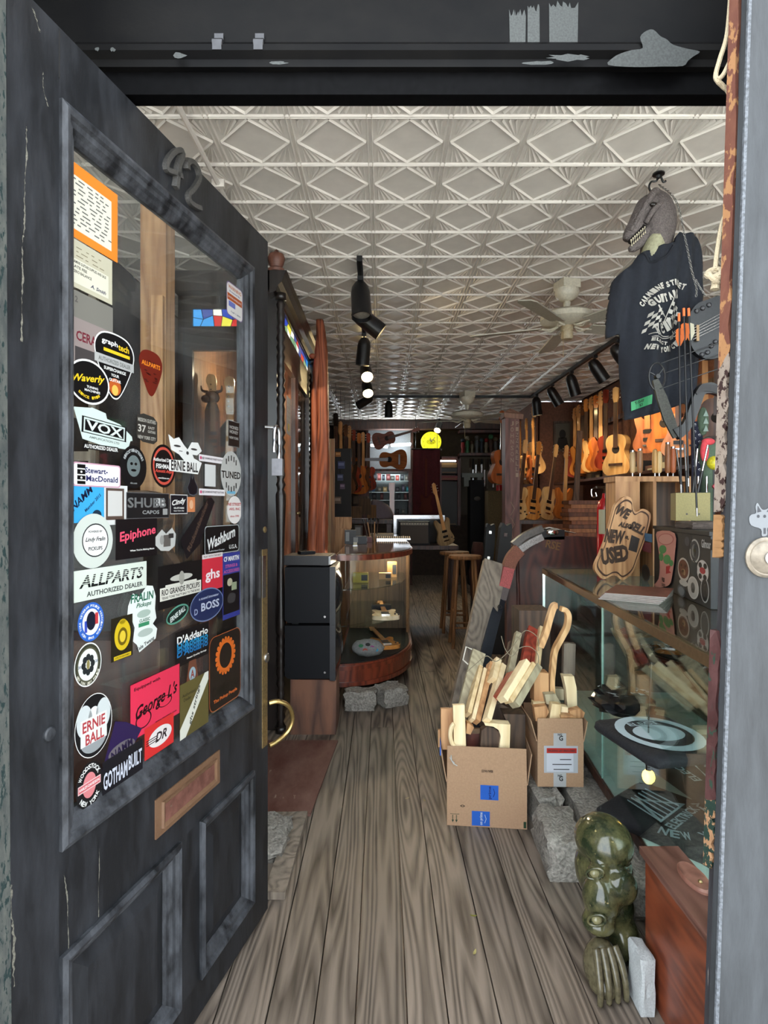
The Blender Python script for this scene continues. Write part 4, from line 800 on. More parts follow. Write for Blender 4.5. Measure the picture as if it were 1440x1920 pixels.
mb = MB(); mb.ball(W(586, 668, 4.88), (.03, .03, .022), 10); mb.build('knot', M_cedar, lg, 'all', world=True)
for i, (px, c) in enumerate(((617, (150, 122, 84)), (624, (120, 84, 50)))):
    p = W(px, 1200, 5.6); mb = MB(); mb.box((p.x - .018, p.y - .01, 0), (p.x + .018, p.y + .01, 2.05)); solo(mb, 'wood_lath', m_wood('lath_%d' % i, srgb(*[k * .75 for k in c]), srgb(*c), rough=.6), '%s upright lath behind the cedar log' % ['pale olive', 'brown'][i], 'board')

# ---- two television sets on a timber block
blk = MB(); p = Wz(545, 1377, 0); q = Wz(630, 1377, 0); blk.box((p.x, p.y, 0), (q.x, p.y + .30, .335)); solo(blk, 'timber_block', m_wood('old_timber', srgb(66, 44, 36), srgb(116, 78, 58), rough=.7, scale=(16, 16, 3), bump=.5), 'squared old timber block under the two television sets', 'block', bevel=.012, jitter=.003)
def tv(z0, h, label, knob):
    t = thing('television', label, 'television', ((p.x + q.x) / 2 - .005, p.y + .16, z0), group='stacked television sets')
    w, d = .335, .36
    mb = MB(); mb.loft([[(-w / 2 + .02, -d / 2, .012), (w / 2 - .06, -d / 2, .012), (w / 2 - .06, d / 2, .012), (-w / 2 + .02, d / 2, .012)], [(-w / 2, -d / 2, .03), (w / 2 - .06, -d / 2, .03), (w / 2 - .06, d / 2, .03), (-w / 2, d / 2, .03)], [(-w / 2, -d / 2, h - .004), (w / 2 - .06, -d / 2, h - .004), (w / 2 - .06, d / 2, h - .004), (-w / 2, d / 2, h - .004)]]); mb.build('cabinet_shell', M_blackpl, t, bevel=.004)
    mb = MB(); mb.box((w / 2 - .06, -d / 2 - .004, 0), (w / 2 - .025, d / 2 + .004, h)); bz = mb.build('bezel', m_plain('bezel_plastic', srgb(30, 31, 36), rough=.4), t, bevel=.006)
    mb = MB(); n = 8; rings = []
    for i in range(n + 1):
        y = -d / 2 + .03 + (d - .06) * i / n; rings.append([(w / 2 - .026 + .035 * (1 - (2 * i / n - 1) ** 2) * (1 - (2 * j / n - 1) ** 2) ** .5, y, .05 + (h - .08) * j / n) for j in range(n + 1)])
    mb.loft(rings, False, False); mb.build('screen', m_plain('crt_glass', srgb(38, 40, 42), rough=.1), t, 'all')
    mb = MB(); mb.box((-w / 2 + .04, -d / 2 + .02, 0), (-w / 2 + .08, d / 2 - .02, .014)); mb.build('foot', M_blackpl, t)
    mb = MB(); mb.cyl((w / 2 - .09, -d / 2 - .003, .05), (w / 2 - .09, -d / 2, .05), .007, n=12); mb.build('screw_cap', M_steel, t)
tv(.336, .34, 'lower of the two black television sets, standing on the timber block', 0); tv(.677, .355, 'upper of the two black television sets, under the flat player box', 0)
vb = thing('player_box', 'flat dark player box lying on the upper television set', 'player', ((p.x + q.x) / 2 - .03, p.y + .15, 1.033), R(-4))
mb = MB(); mb.box((-.15, -.12, .004), (.13, .12, .062)); mb.build('casing', m_plain('dark_casing', srgb(30, 28, 30), rough=.4), vb, bevel=.004)
mb = MB(); mb.box((.13, -.115, .008), (.142, .115, .058)); mb.build('front_panel', m_plain('silver_panel', srgb(150, 150, 152), rough=.3, metal=.7), vb, bevel=.002)
mb = MB(); mb.box((-.14, -.11, 0), (-.11, .11, .004)); mb.box((.09, -.11, 0), (.12, .11, .004)); mb.build('foot', M_blackpl, vb)
rm = MB(); rm.box((-.035, -.05, 0), (.02, .05, .018)); rmo = rm.build('remote_control', M_blackpl, bevel=.004); rmo.location = ((p.x + q.x) / 2 - .06, p.y + .16, 1.096); rmo.rotation_euler = (0, 0, R(-60)); tag(rmo, 'small dark remote control on top of the flat player box', 'remote')

# ---- round-ended glass showcase on two granite setts
SX0, SX1, SY0, SYB, SYE = -.315, .235, 4.12, 4.90, 7.0
def case_line(g=0.0, n=14):
    pts = [(SX0 - g, SYE), (SX0 - g, SY0 - g)]
    for i in range(n + 1):
        t = i / n * math.pi / 2; pts.append((SX0 + (SX1 - SX0 + g) * math.sin(t), SYB - (SYB - SY0 + g) * math.cos(t)))
    pts.append((SX1 + g, SYE)); return pts
sc = thing('round_showcase', 'mahogany and glass showcase with a rounded end, guitars on its shelves', 'showcase', ((SX0 + SX1) / 2, 5.4, 0))
def sp(mb, name, mat, par=sc, **kw): return mb.build(name, mat, par, world=True, **kw)
for (z0, z1, g) in ((.13, .16, .012), (.16, .245, 0), (.245, .275, .012), (.275, .29, .004)): sp(MB().prism(case_line(g), z0, z1), 'base_band', M_mahog, smooth=True, bevel=.003)
sp(MB().prism(case_line(-.012), .286, .296), 'case_floor', m_plain('black_baize', srgb(16, 15, 16), rough=.9))
sp(MB().prism(case_line(.016), 1.02, 1.058), 'top_band', M_mahog, smooth=True, bevel=.008)
sp(MB().prism(case_line(.004), 1.0582, 1.066), 'glass_top', m_plain('glass_over_wood', srgb(92, 70, 52), rough=.06, var=.25, scale=5), smooth=True)
gl = case_line(-.006); mb = MB(); mb.loft([[(x, y, .296) for x, y in gl], [(x, y, 1.02) for x, y in gl]], False, False); sp(mb, 'curved_glass', M_case, smooth='all')
mb = MB(); cn = SX0 + .006; mb.box((cn - .006, SY0, .29), (cn + .014, SY0 + .02, 1.02)); sp(mb, 'corner_post', M_chrome)
mb = MB(); mb.box((SX1 - .026, SYB + .25, .29), (SX1 - .006, SYB + .27, 1.02)); sp(mb, 'corner_post', m_plain('bronze_post', srgb(120, 90, 60), rough=.35, metal=.7))
mb = MB(); mb.box((SX0 + .01, SYE - .02, .29), (SX1 - .01, SYE, 1.02)); sp(mb, 'back_panel', M_dkwood)
for z in (.54, .80):
    sp(MB().prism([(x * .96 - .002, y + .02) for x, y in case_line(-.03)][1:-1] + [(SX1 - .05, 5.6), (SX0 + .04, 5.6)], z, z + .008), 'glass_shelf', m_glass('shelf_glass', (.82, .9, .88)), smooth=True)
sp(MB().box((SX0 + .02, 5.3, .3), (SX1 - .02, 5.32, 1.0)), 'divider', m_wood('case_divider', srgb(70, 52, 34), srgb(100, 78, 54), rough=.5))
cl = bpy.data.lights.new('case_lamp', 'POINT'); cl.energy = 2.2; cl.color = (1, .84, .62); cl.shadow_soft_size = .05
co = bpy.data.objects.new('case_lamp', cl); COL.objects.link(co); co.location = (.06, 4.85, .99)
tb = thing('case_lamp_tube', 'small lamp tube under the showcase top', 'lamp', (.02, 4.95, .995)); mb = MB(); mb.cyl((-.16, 0, 0), (.16, 0, 0), .010, n=10); mb.build('tube', m_emit('warm_tube', (1, .85, .6), 1.2), tb, True); mb = MB(); mb.cyl((-.175, 0, 0), (-.16, 0, 0), .013, n=10); mb.cyl((.16, 0, 0), (.175, 0, 0), .013, n=10); mb.box((-.17, -.012, .01), (.17, .012, .024)); mb.build('holder', M_steel, tb)
stone('granite_sett', 'pale granite sett under the left of the round showcase', (Wz(644, 1334, 0).x, 4.0, 0), (Wz(704, 1334, 0).x, 4.14, .128), grp='setts under the showcase')
stone('granite_sett', 'grey granite sett turned askew under the rounded end of the showcase', (Wz(708, 1326, 0).x, 4.08, 0), (Wz(758, 1326, 0).x + .01, 4.25, .128), R(28), grp='setts under the showcase')
# ================================================================== RIGHT SIDE: SHOWCASE, BOXES, HANGING THINGS
M_bronze = m_plain('bronze_rail', srgb(128, 104, 78), rough=.35, metal=.8)
RO = Vector((.868, 1.30, 0)); RA = -math.atan(.072); RL, RDp, RT = 2.53, .80, 1.0
rs = thing('glass_counter', 'long glass counter with a metal top rail, folded black shirts inside', 'counter', RO, RA)
RM = Matrix.Translation(RO) @ Matrix.Rotation(RA, 4, 'Z')
def rp_(mb, name, mat, par=rs, **kw): return mb.build(name, mat, par, **kw)
mb = MB(); mb.box((0, 0, .16), (RDp, RL, .20)); rp_(mb, 'base_board', M_dkwood)
mb = MB(); mb.box((.012, .012, .20), (RDp - .012, RL - .012, .206)); rp_(mb, 'case_floor', m_plain('pale_green_glass_floor', srgb(206, 222, 216), rough=.4, var=.08, scale=3))
rp_(MB().box((.004, .02, .206), (.008, RL - .02, RT - .035)), 'front_glass', m_glass('counter_glass', (.84, .90, .88), 1.62))
rp_(MB().box((.02, RL - .008, .206), (RDp - .02, RL - .004, RT - .035)), 'end_glass', M_case)
rp_(MB().box((RDp - .02, .0, .2), (RDp, RL, RT - .03)), 'back_board', m_glass('counter_back_glass', (.8, .86, .84)))
mb = MB(); mb.box((-.006, 0, RT - .036), (.018, RL, RT - .004)); rp_(mb, 'top_rail', M_bronze)
mb = MB(); mb.box((.018, RL - .02, RT - .036), (RDp, RL + .004, RT - .004)); rp_(mb, 'top_rail', M_bronze)
for y in (RL - .012,): rp_(MB().box((-.004, y, .2), (.012, y + .014, RT - .03)), 'corner_post', M_chrome)
rp_(MB().box((.002, 1.264, .21), (.010, 1.268, RT - .04)), 'glass_joint', m_plain('glass_edge', srgb(120, 150, 140), rough=.2))
rp_(MB().box((.0, -.004, RT - .004), (RDp, RL, RT)), 'glass_top', m_glass('counter_top_glass', (.86, .92, .89), 1.6))
rp_(MB().box((.16, .05, .56), (RDp - .05, RL - .05, .566)), 'glass_shelf', m_glass('counter_shelf_glass', (.8, .88, .85)))
def RW(x, y, z): return RM @ Vector((x, y, z))
# little warm lamp inside
p = W(1216, 1456, 2.05); ln = thing('counter_bulb', 'small glowing amber bulb inside the glass counter', 'lamp', (p.x, p.y, p.z)); mb = MB(); mb.ball((0, 0, 0), (.022, .022, .026), 12); mb.build('bulb', m_emit('amber_bulb', (1, .62, .12), .8), ln, True); mb = MB(); mb.cyl((0, 0, .02), (0, 0, .06), .010, n=10); mb.build('socket', M_blackm, ln, True); mb = MB(); mb.tube([(0, 0, .06), (.0, .0, .20), (.01, .0, .40)], .003, 6); mb.build('flex', M_blackm, ln, True)
# folded shirts with white print
M_cloth = m_plain('black_cotton', srgb(18, 19, 24), rough=.9, var=.2, scale=20, bump=.3)
M_white = m_print((206, 222, 232), .7)
def folded(px, py, z, w, l, rot, label, art, seed):
    c = Wz(px, py, z); rnd = random.Random(seed)
    t = thing('folded_shirt', label, 'shirt', (c.x, c.y, z), R(rot), group='shirts in the counter')
    mb = MB(); n = 10; out = rrect(w, l, .03, 4); rings = []
    for (s_, zz) in ((.97, 0), (1, .012), (1.0, .026), (.93, .036), (.8, .038)): rings.append([(x * s_ + rnd.uniform(-.003, .003), y * s_, zz + rnd.uniform(-.002, .002)) for x, y in out])
    mb.loft(rings); mb.build('cloth', M_cloth, t, 'all')
    mb = MB(); art(mb, w, l); mb.build('print', M_white, t)
def art_crest(mb, w, l):
    z = .0405
    mb.ring(ell(w * .46, l * .44, 28), ell(w * .36, l * .33, 28), z); mb.flat(ell(w * .30, l * .2, 24), z - .0004)
    put_text(mb, 'ELECT', 0, l * .24, l * .08, w * .4, None, .02, 0, 0, z)
    for a in range(0, 360, 20): mb.flat([(w * .41 * math.cos(R(a)) + x, l * .38 * math.sin(R(a)) + y) for x, y in ell(w * .045, l * .03, 8)], z + .0004)
    put_text(mb, 'IN NYC', 0, -l * .14, l * .05, w * .25, None, .02, 0, 0, z)
def art_city(mb, w, l):
    z = .0405
    arc_text(mb, 'NEW YORK CITY', 0, 0, w * .42, 270, l * .12, 170, None, .03, True, z, l * .36)
    put_text(mb, 'ELEKTRICK', 0, -l * .08, l * .09, w * .6, None, .02, 0, 0, z)
    for k in range(6): mb.cyl((-w * .25 + w * .09 * k, l * .02, z), (-w * .1 + w * .08 * k, l * .36, z), .003, n=4)
    mb.ring([(-w * .28, .0), (w * .3, .0), (0, l * .34)], [(-w * .22, l * .02), (w * .24, l * .02), (0, l * .29)], z)
def art_elect(mb, w, l):
    z = .0405
    put_text(mb, 'ELECT', -w * .26, 0, l * .10, w * .55, None, .02, 90, 0, z)
    for k in range(3): mb.ring([(-w * (.14 - .03 * k), -l * .3 + .01 * k), (w * .3, -l * .2), (w * (.1 - .03 * k), l * .34)], [(-w * (.125 - .03 * k), -l * .285 + .01 * k), (w * .28, -l * .19), (w * (.1 - .03 * k), l * .31)], z)
    put_text(mb, '607', w * .22, l * .1, l * .14, w * .3, None, .02, 60, .2, z)
folded(1235, 1395, .567, .30, .36, 12, 'folded black shirt with a large white scrolled crest, on the counter shelf', art_crest, 1)
folded(1262, 1545, .207, .36, .44, 40, 'folded black shirt with an arc of white city lettering, lowest in the counter', art_city, 2)
folded(1315, 1462, .30, .30, .36, 10, 'folded black shirt with upright white letters, at the right of the counter', art_elect, 3)
stk = MB(); c = Wz(1315, 1462, .207); stk.box((-.16, -.19, 0), (.16, .19, .088)); so = stk.build('shirt_stack', M_cloth, bevel=.015); so.location = (c.x + .05, c.y + .09, .207); tag(so, 'dark stack of cloth under the shirt with upright letters', 'cloth')
def bundle(px, py, z, lab, seed):
    rnd = random.Random(seed); c = Wz(px, py, z); t = thing('crumpled_wrap', lab, 'wrapper', (c.x, c.y, z))
    mb = MB(); bmesh.ops.create_icosphere(mb.bm, subdivisions=3, radius=1)
    for v in mb.bm.verts: v.co = Vector((v.co.x * .13, v.co.y * .16, max(0, v.co.z * .05 + .03))) * rnd.uniform(.75, 1.1)
    for v in mb.bm.verts: v.co.z = max(0, v.co.z)
    mb.build('wrap', m_plain('black_glossy_wrap', srgb(20, 20, 22), rough=.2, var=.3), t)
    mb = MB()
    for i in range(14):
        a = rnd.uniform(0, 6.28); r = rnd.uniform(.02, .1); mb.poly([(r * math.cos(a) + rnd.uniform(-.02, .02), r * math.sin(a) * 1.2 + rnd.uniform(-.02, .02), .075 + rnd.uniform(0, .008)) for _ in range(3)], [(0, 1, 2)])
    p_ = mb.build('printed_flecks', m_print((190, 194, 194)), t); p_['kind'] = 'stuff'
bundle(1170, 1330, .567, 'crumpled black and white wrapper on the counter shelf', 4); bundle(1225, 1240, .567, 'crumpled dark wrapper at the far end of the counter shelf', 6)

# ---- granite kerbs under and before the counter
stone('kerb_stone', 'long granite kerb under the front of the glass counter', (.80, 1.96, 0), (.98, 2.75, .152), RA, 'stones before the counter')
stone('kerb_stone', 'second granite kerb under the far half of the counter', (.92, 2.80, 0), (1.12, 3.75, .152), RA, 'stones before the counter')
stone('kerb_stone', 'third granite kerb carrying the back of the counter', (1.40, 1.45, 0), (1.58, 3.7, .150), RA, 'stones before the counter')
stone('granite_block', 'squared grey granite block in front of the paper-labelled box', (.625, 2.17, 0), (.775, 2.46, .155), R(-3), 'stones before the counter')
stone('granite_block', 'rough granite block under the paper-labelled box', (.655, 2.50, 0), (.775, 2.95, .150), R(2), 'stones before the counter')
mb = MB(); a = Wz(1176, 1846, 0); stone('pale_block', 'pale concrete block between the green carving and the wooden chest', (.708, 1.60, 0), (.748, 1.69, .16), R(0), None, .003, m_plain('pale_concrete', srgb(172, 176, 176), rough=.9, var=.15, scale=40, bump=.3))

# ---- wooden chest corner at bottom right
ch = thing('wooden_chest', 'red brown wooden chest with a round boss on its lid, at the bottom right', 'chest', (.81, 1.52, 0))
mb = MB(); mb.box((.765, 1.27, 0), (.862, 1.70, .385)); mb.build('body', m_wood('red_chest_wood', srgb(84, 38, 24), srgb(124, 62, 38), rough=.4, scale=(40, 6, 30), coat=.2), ch, world=True, bevel=.004)
mb = MB(); mb.box((.752, 1.26, .386), (.866, 1.712, .406)); lid = mb.build('lid', m_wood('worn_lid', srgb(74, 46, 38), srgb(110, 76, 66), rough=.4, scale=(30, 4, 30)), ch, world=True, bevel=.004)
mb = MB(); mb.lathe([(.075, 0), (.075, .006), (.068, .011), (.06, .009), (.02, .012), (0, .012)], 28, Matrix.Translation((.832, 1.56, .406)) @ Matrix.Diagonal((.42, .9, 1, 1))); mb.build('boss', m_wood('boss_wood', srgb(104, 66, 56), srgb(138, 96, 82), rough=.4), lid, True, world=True)
mb = MB(); mb.ball((.832, 1.53, .418), .006, 8); mb.build('boss_pin', M_brass, lid, True, world=True)

# ---- green stone carving: domed head, brows, snout, clawed foot
FG = W(1165, 1840, 1.74); fg = thing('stone_carving', 'green veined carved stone beast with bulging eyes and a ribbed claw', 'carving', (FG.x - .035, 1.79, 0), R(12))
M_jade = m_worn('green_veined_stone', srgb(36, 44, 28), srgb(150, 136, 92), rough=.14, scale=(11, 11, 11), chip_at=.66, dust=srgb(112, 106, 70), dust_at=.52, bump=0, spec=.6)
mb = MB()
def blob(c, r, rot=None): mb.ball(c, r, 20, Matrix.Rotation(rot or 0, 4, 'Z'))
blob((0.02, .03, .36), (.085, .10, .075)); blob((.02, .03, .27), (.085, .095, .10)); blob((.03, .02, .17), (.075, .08, .075)); blob((-.035, -.045, .24), (.055, .06, .065))
blob((-.05, -.055, .175), (.05, .05, .032)); blob((-.045, -.04, .31), (.03, .03, .026)); blob((.02, -.065, .27), (.05, .035, .05)); blob((.05, 0, .08), (.06, .075, .08))
bm = mb.bm; me = bpy.data.meshes.new('tmp'); bm.to_mesh(me); bm.free(); tmp = bpy.data.objects.new('tmp', me); COL.objects.link(tmp)
md = tmp.modifiers.new('r', 'REMESH'); md.mode = 'VOXEL'; md.voxel_size = .007; ms = tmp.modifiers.new('s', 'SMOOTH'); ms.iterations = 6; ms.factor = .6
body = bpy.data.meshes.new_from_object(tmp.evaluated_get(bpy.context.evaluated_depsgraph_get())); bpy.data.objects.remove(tmp)
for pl in body.polygons: pl.use_smooth = True
body.materials.clear(); body.materials.append(M_jade); body.name = 'body'; link('body', body, fg)
for c, r in (((-.060, -.052, .318), .026), ((-.074, -.084, .205), .026)):
    mb = MB(); mb.tube([Vector(c) + Matrix.Rotation(R(-40), 3, 'Z') @ Vector((r * .95 * math.cos(R(a)), -.004, r * .62 * math.sin(R(a)) + r * .35 * math.cos(R(a)))) for a in range(0, 360, 24)], .0045, 7, closed=True); mb.build('eye_rim', M_jade, fg, 'all')
    mb = MB(); mb.ball(Vector(c), (r * .62, r * .5, r * .48), 14); mb.build('eye', m_plain('polished_stone_eye', srgb(120, 116, 84), rough=.1, var=.2), fg, True)
mb = MB(); mb.ball((-.055, -.075, .065), (.052, .05, .075), 18); mb.ball((-.06, -.10, .03), (.045, .045, .032), 16); mb.build('paw', m_plain('brown_green_stone', srgb(84, 78, 58), rough=.2, var=.3, scale=14), fg, 'all')
for i in range(4):
    x = -.036 + .024 * i; mb = MB(); mb.tube(spline([(x * .8 - .055, -.095, .13), (x - .057, -.122, .095), (x * 1.1 - .06, -.142, .05), (x * 1.15 - .062, -.146, .012)], 5, False), [.0125 - .0003 * k for k in range(16)], 9); mb.build('claw_rib', m_plain('brown_green_stone', srgb(104, 94, 72), rough=.2, var=.25, scale=10), fg, 'all')

# ---- shirt and dinosaur mask on the ceiling hook
HP = Vector((1.318, 2.79, CEIL))
hk = thing('ceiling_hook', 'black iron hook screwed into the tin ceiling', 'hook', HP)
mb = MB(); mb.lathe([(.028, 0), (.028, -.006), (.012, -.010), (.010, -.022)], 12, Matrix.Translation((0, 0, -.010))); mb.build('hook_plate', M_blackm, hk, True)
mb = MB(); mb.tube(spline([(0, 0, -.02), (-.01, 0, -.045), (-.035, 0, -.05), (-.045, 0, -.075), (-.03, 0, -.105), (-.005, 0, -.095)], 5, False), .005, 8); mb.build('hook_arm', M_blackm, hk, True)
mb = MB(); mb.tube(spline([(.01, 0, -.02), (.022, 0, -.05), (.035, 0, -.045)], 5, False), .005, 8); mb.build('hook_arm', M_blackm, hk, True)
# mask: snout to lower left, jaw, teeth, neck into the collar
YD = 2.78
def dn(px, py, dy=0): w = W(px, py, YD); return Vector((w.x, w.y + dy, w.z))
M_dino = m_plain('grey_rubber_skin', srgb(96, 88, 86), rough=.6, var=.35, scale=26, bump=.9)
M_dino2 = m_plain('pale_green_throat', srgb(150, 148, 120), rough=.6, var=.2, scale=16, bump=.5)
dm = thing('dinosaur_mask', 'grey rubber dinosaur head mask with bared teeth above the hanging shirt', 'mask', dn(1220, 500))
def sweep(name, spec, mat, n=16, squash=1.0):
    P = spline([(*dn(a, b, dy), r) for a, b, dy, r in spec], 5, False); mb = MB()
    mb.tube([p[:3] for p in P], [p[3] for p in P], n); return mb.build(name, mat, dm, 'all', world=True)
sweep('neck', [(1224, 516, .035, .042), (1228, 490, .03, .056), (1233, 450, .01, .072), (1236, 410, 0, .076), (1234, 378, 0, .056), (1232, 360, 0, .02)], M_dino)
sweep('upper_jaw', [(1230, 385, 0, .055), (1216, 392, 0, .062), (1203, 408, 0, .050), (1192, 424, 0, .040), (1180, 440, 0, .030), (1174, 450, 0, .018)], M_dino)
sweep('brow_ridge', [(1228, 366, -.03, .014), (1218, 370, -.05, .017), (1208, 385, -.055, .017), (1198, 402, -.045, .013), (1188, 420, -.035, .010), (1178, 438, -.028, .008)], M_dino, 10)
sweep('cheek_fold', [(1230, 392, -.055, .014), (1220, 400, -.064, .014), (1210, 412, -.060, .012), (1202, 428, -.050, .010)], M_dino, 10)
sweep('lower_jaw', [(1228, 425, 0, .045), (1214, 436, 0, .040), (1200, 452, 0, .030), (1188, 464, 0, .022), (1180, 468, 0, .012)], M_dino)
sweep('throat', [(1220, 516, .025, .040), (1221, 494, .012, .050), (1224, 470, -.012, .052), (1226, 446, -.028, .034)], M_dino2)
mb = MB(); mb.tube([dn(a, b, -.028) for a, b in ((1176, 460), (1186, 450), (1196, 440), (1204, 430))], .012, 8); mb.build('mouth_lining', m_plain('mouth_black', srgb(20, 12, 12), rough=.5), dm, True, world=True)
mb = MB(); mb.ball(dn(1213, 397, -.066), (.017, .012, .011), 10); mb.build('eye', m_plain('dark_eye', srgb(30, 24, 20), rough=.15), dm, True, world=True)
mb = MB()
for i in range(8):
    a = dn(1177 + 3.6 * i, 456 - 3.4 * i, -.038); mb.cyl(a, a + Vector((-.001, -.002, -.016)), .0038, .0006, 6); mb.cyl(a + Vector((.003, 0, -.030)), a + Vector((.003, 0, -.016)), .0036, .0006, 6)
t_ = mb.build('teeth', m_plain('tooth', srgb(206, 198, 170), rough=.4), dm, world=True); t_['kind'] = 'stuff'
# shirt
sh = thing('t_shirt', 'black T-shirt with white crossed-flags print hanging under the mask', 't-shirt', dn(1230, 780))
SHO = [(1195, 482), (1180, 500), (1158, 517), (1150, 528), (1145, 560), (1139, 612), (1142, 632), (1162, 628), (1163, 660), (1166, 720), (1168, 780), (1172, 789), (1215, 780), (1256, 766), (1272, 760), (1290, 762), (1300, 700), (1300, 610), (1302, 600), (1318, 585), (1330, 545), (1327, 520), (1320, 480), (1312, 445), (1300, 441), (1262, 446), (1252, 470), (1240, 488), (1220, 500)]
def shirt_pt(px, py):
    u = (px - 1230) / 90; fold = .030 * math.sin(px * .075 + py * .012) * min(1, max(0, (py - 470) / 200)) + .012 * math.sin(px * .21 + 1 + py * .02)
    return dn(px, py, .085 * u * u - .06 + fold)
def inside(p, poly):
    r = False; j = len(poly) - 1
    for i in range(len(poly)):
        if (poly[i][1] > p[1]) != (poly[j][1] > p[1]) and p[0] < (poly[j][0] - poly[i][0]) * (p[1] - poly[i][1]) / (poly[j][1] - poly[i][1]) + poly[i][0]: r = not r
        j = i
    return r
def cloth_sheet(outline, f, back):
    """front and back sheets over an outline, closed at the rim, sampled on a fine triangulation"""
    mb = MB(); bm = mb.bm
    vs = [bm.verts.new((x, -y, 0)) for x, y in outline]; fc = bm.faces.new(vs)
    bmesh.ops.triangulate(bm, faces=[fc])
    for _ in range(4):
        lg_ = [e for e in bm.edges if e.calc_length() > 9]
        if not lg_: break
        bmesh.ops.subdivide_edges(bm, edges=lg_, cuts=1); bmesh.ops.triangulate(bm, faces=[q for q in bm.faces if len(q.verts) > 3])
    edge = {v for e in bm.edges if len(e.link_faces) == 1 for v in e.verts}
    base = [(v, v.co.x, -v.co.y, v in edge) for v in bm.verts]
    g = bmesh.ops.duplicate(bm, geom=bm.faces[:] + bm.verts[:] + bm.edges[:]); mp = g['vert_map']
    for v, x, y, ed in base:
        v.co = f(x, y); w = mp[v]; w.co = f(x, y) + Vector((0, (back if not ed else .004), 0))
    bmesh.ops.bridge_loops(bm, edges=[e for e in bm.edges if len(e.link_faces) == 1])
    return mb
cloth_sheet(spline(SHO, 3), shirt_pt, .05).build('cloth', m_plain('black_shirt_cotton', srgb(25, 29, 38), rough=.92, var=.15, scale=9, bump=.2), sh, 'all', world=True)
mb = MB(); mb.tube([shirt_pt(a, b) + Vector((0, -.002, 0)) for a, b in spline([(1196, 483), (1207, 496), (1220, 500), (1240, 488), (1252, 470)], 5, False)], .006, 7); mb.build('collar', m_plain('black_rib', srgb(22, 25, 33), rough=.9), sh, True, world=True)
def shirt_art():
    """print laid in pixels of the shirt front, then draped on it"""
    mb = MB()
    def drape(fn):
        t = MB(); fn(t); t.bm.verts.ensure_lookup_table(); t.bm.faces.ensure_lookup_table()
        vs = [shirt_pt(v.co.x, -v.co.y) + Vector((0, -.007, 0)) for v in t.bm.verts]; idx = {v: i for i, v in enumerate(t.bm.verts)}
        mb.poly(vs, [tuple(idx[v] for v in f.verts) for f in t.bm.faces]); t.bm.free()
    def along(txt, pts, h, bold=.05):
        P = [Vector((a, -b)) for a, b in spline(pts, 10, False)]; L = [0]
        for a, b in zip(P, P[1:]): L.append(L[-1] + (b - a).length)
        for i, chh in enumerate(txt):
            if chh == ' ': continue
            s = (i + .5) / len(txt) * L[-1]; k = max(j for j in range(len(L) - 1) if L[j] <= s); q = P[k] + (P[k + 1] - P[k]) * ((s - L[k]) / (L[k + 1] - L[k])); d = P[k + 1] - P[k]
            drape(lambda t: put_text(t, chh, q.x, q.y, h, L[-1] / len(txt) * .82, None, bold, math.degrees(math.atan2(d.y, d.x))))
    along('CARMINE STREET', [(1194, 580), (1205, 562), (1222, 550), (1242, 542), (1262, 539), (1278, 544)], 11)
    along('GUITARS', [(1206, 578), (1222, 572), (1242, 565), (1264, 556)], 15, .07)
    along('ELECT', [(1206, 645), (1222, 649), (1238, 652)], 6); along('RICK', [(1243, 642), (1256, 634), (1268, 624)], 7)
    along('NEW YORK', [(1199, 656), (1215, 662), (1232, 663), (1250, 657)], 10, .07); along('CITY', [(1254, 654), (1264, 646), (1272, 634)], 10, .07)
    # two chequered flags on crossed staves
    def quad(*p): drape(lambda t: t.flat([(a, -b) for a, b in p]))
    quad((1217, 584), (1219, 583), (1258, 627), (1256, 629)); quad((1248, 570), (1250, 571), (1226, 624), (1224, 623))
    for (o, ux, uy) in (((1206, 596), (6.5, -2.5), (-2.2, 7)), ((1246, 574), (6.5, 2.2), (-2.2, 7.5))):
        for i in range(4):
            for j in range(5):
                if (i + j) % 2 == 0: quad((o[0] + ux[0] * i + uy[0] * j, o[1] + ux[1] * i + uy[1] * j), (o[0] + ux[0] * (i + 1) + uy[0] * j, o[1] + ux[1] * (i + 1) + uy[1] * j), (o[0] + ux[0] * (i + 1) + uy[0] * (j + 1), o[1] + ux[1] * (i + 1) + uy[1] * (j + 1)), (o[0] + ux[0] * i + uy[0] * (j + 1), o[1] + ux[1] * i + uy[1] * (j + 1)))
    along('Kelly', [(1213, 630), (1232, 622), (1256, 606)], 20, .0)
    for pts in ([(1207, 640), (1240, 641), (1262, 622)], [(1204, 634), (1212, 634), (1240, 638), (1266, 618)]):
        drape(lambda t: t.poly(sum([[(a, -b, 0), (a, -b - 1.2, 0)] for a, b in spline(pts, 6, False)], []), [(2 * i, 2 * i + 2, 2 * i + 3, 2 * i + 1) for i in range(12)]))
    return mb
shirt_art().build('print', m_print((236, 232, 222), .8), sh, world=True)
mb = MB(); mb.loft([[shirt_pt(1176 + 29 * i / 8, 757 - 10 * i / 8 + 16.5 * j / 4) + Vector((0, -.008, 0)) for i in range(9)] for j in range(5)], False, False); gt = mb.build('price_tape', m_print((84, 190, 128)), sh, world=True); gt['label'] = 'green price tape'
mb = MB(); Tt = frame(shirt_pt(1190, 760) + Vector((0, -.013, 0)), shirt_pt(1204, 755) - shirt_pt(1177, 764), (0, 0, 1)); put_text(mb, 'T-SHIRT', 0, .007, .013, .055, Tt, .02); put_text(mb, '$20-', .004, -.010, .013, .03, Tt, .02); mb.build('lettering', m_print((20, 40, 30)), gt, world=True)
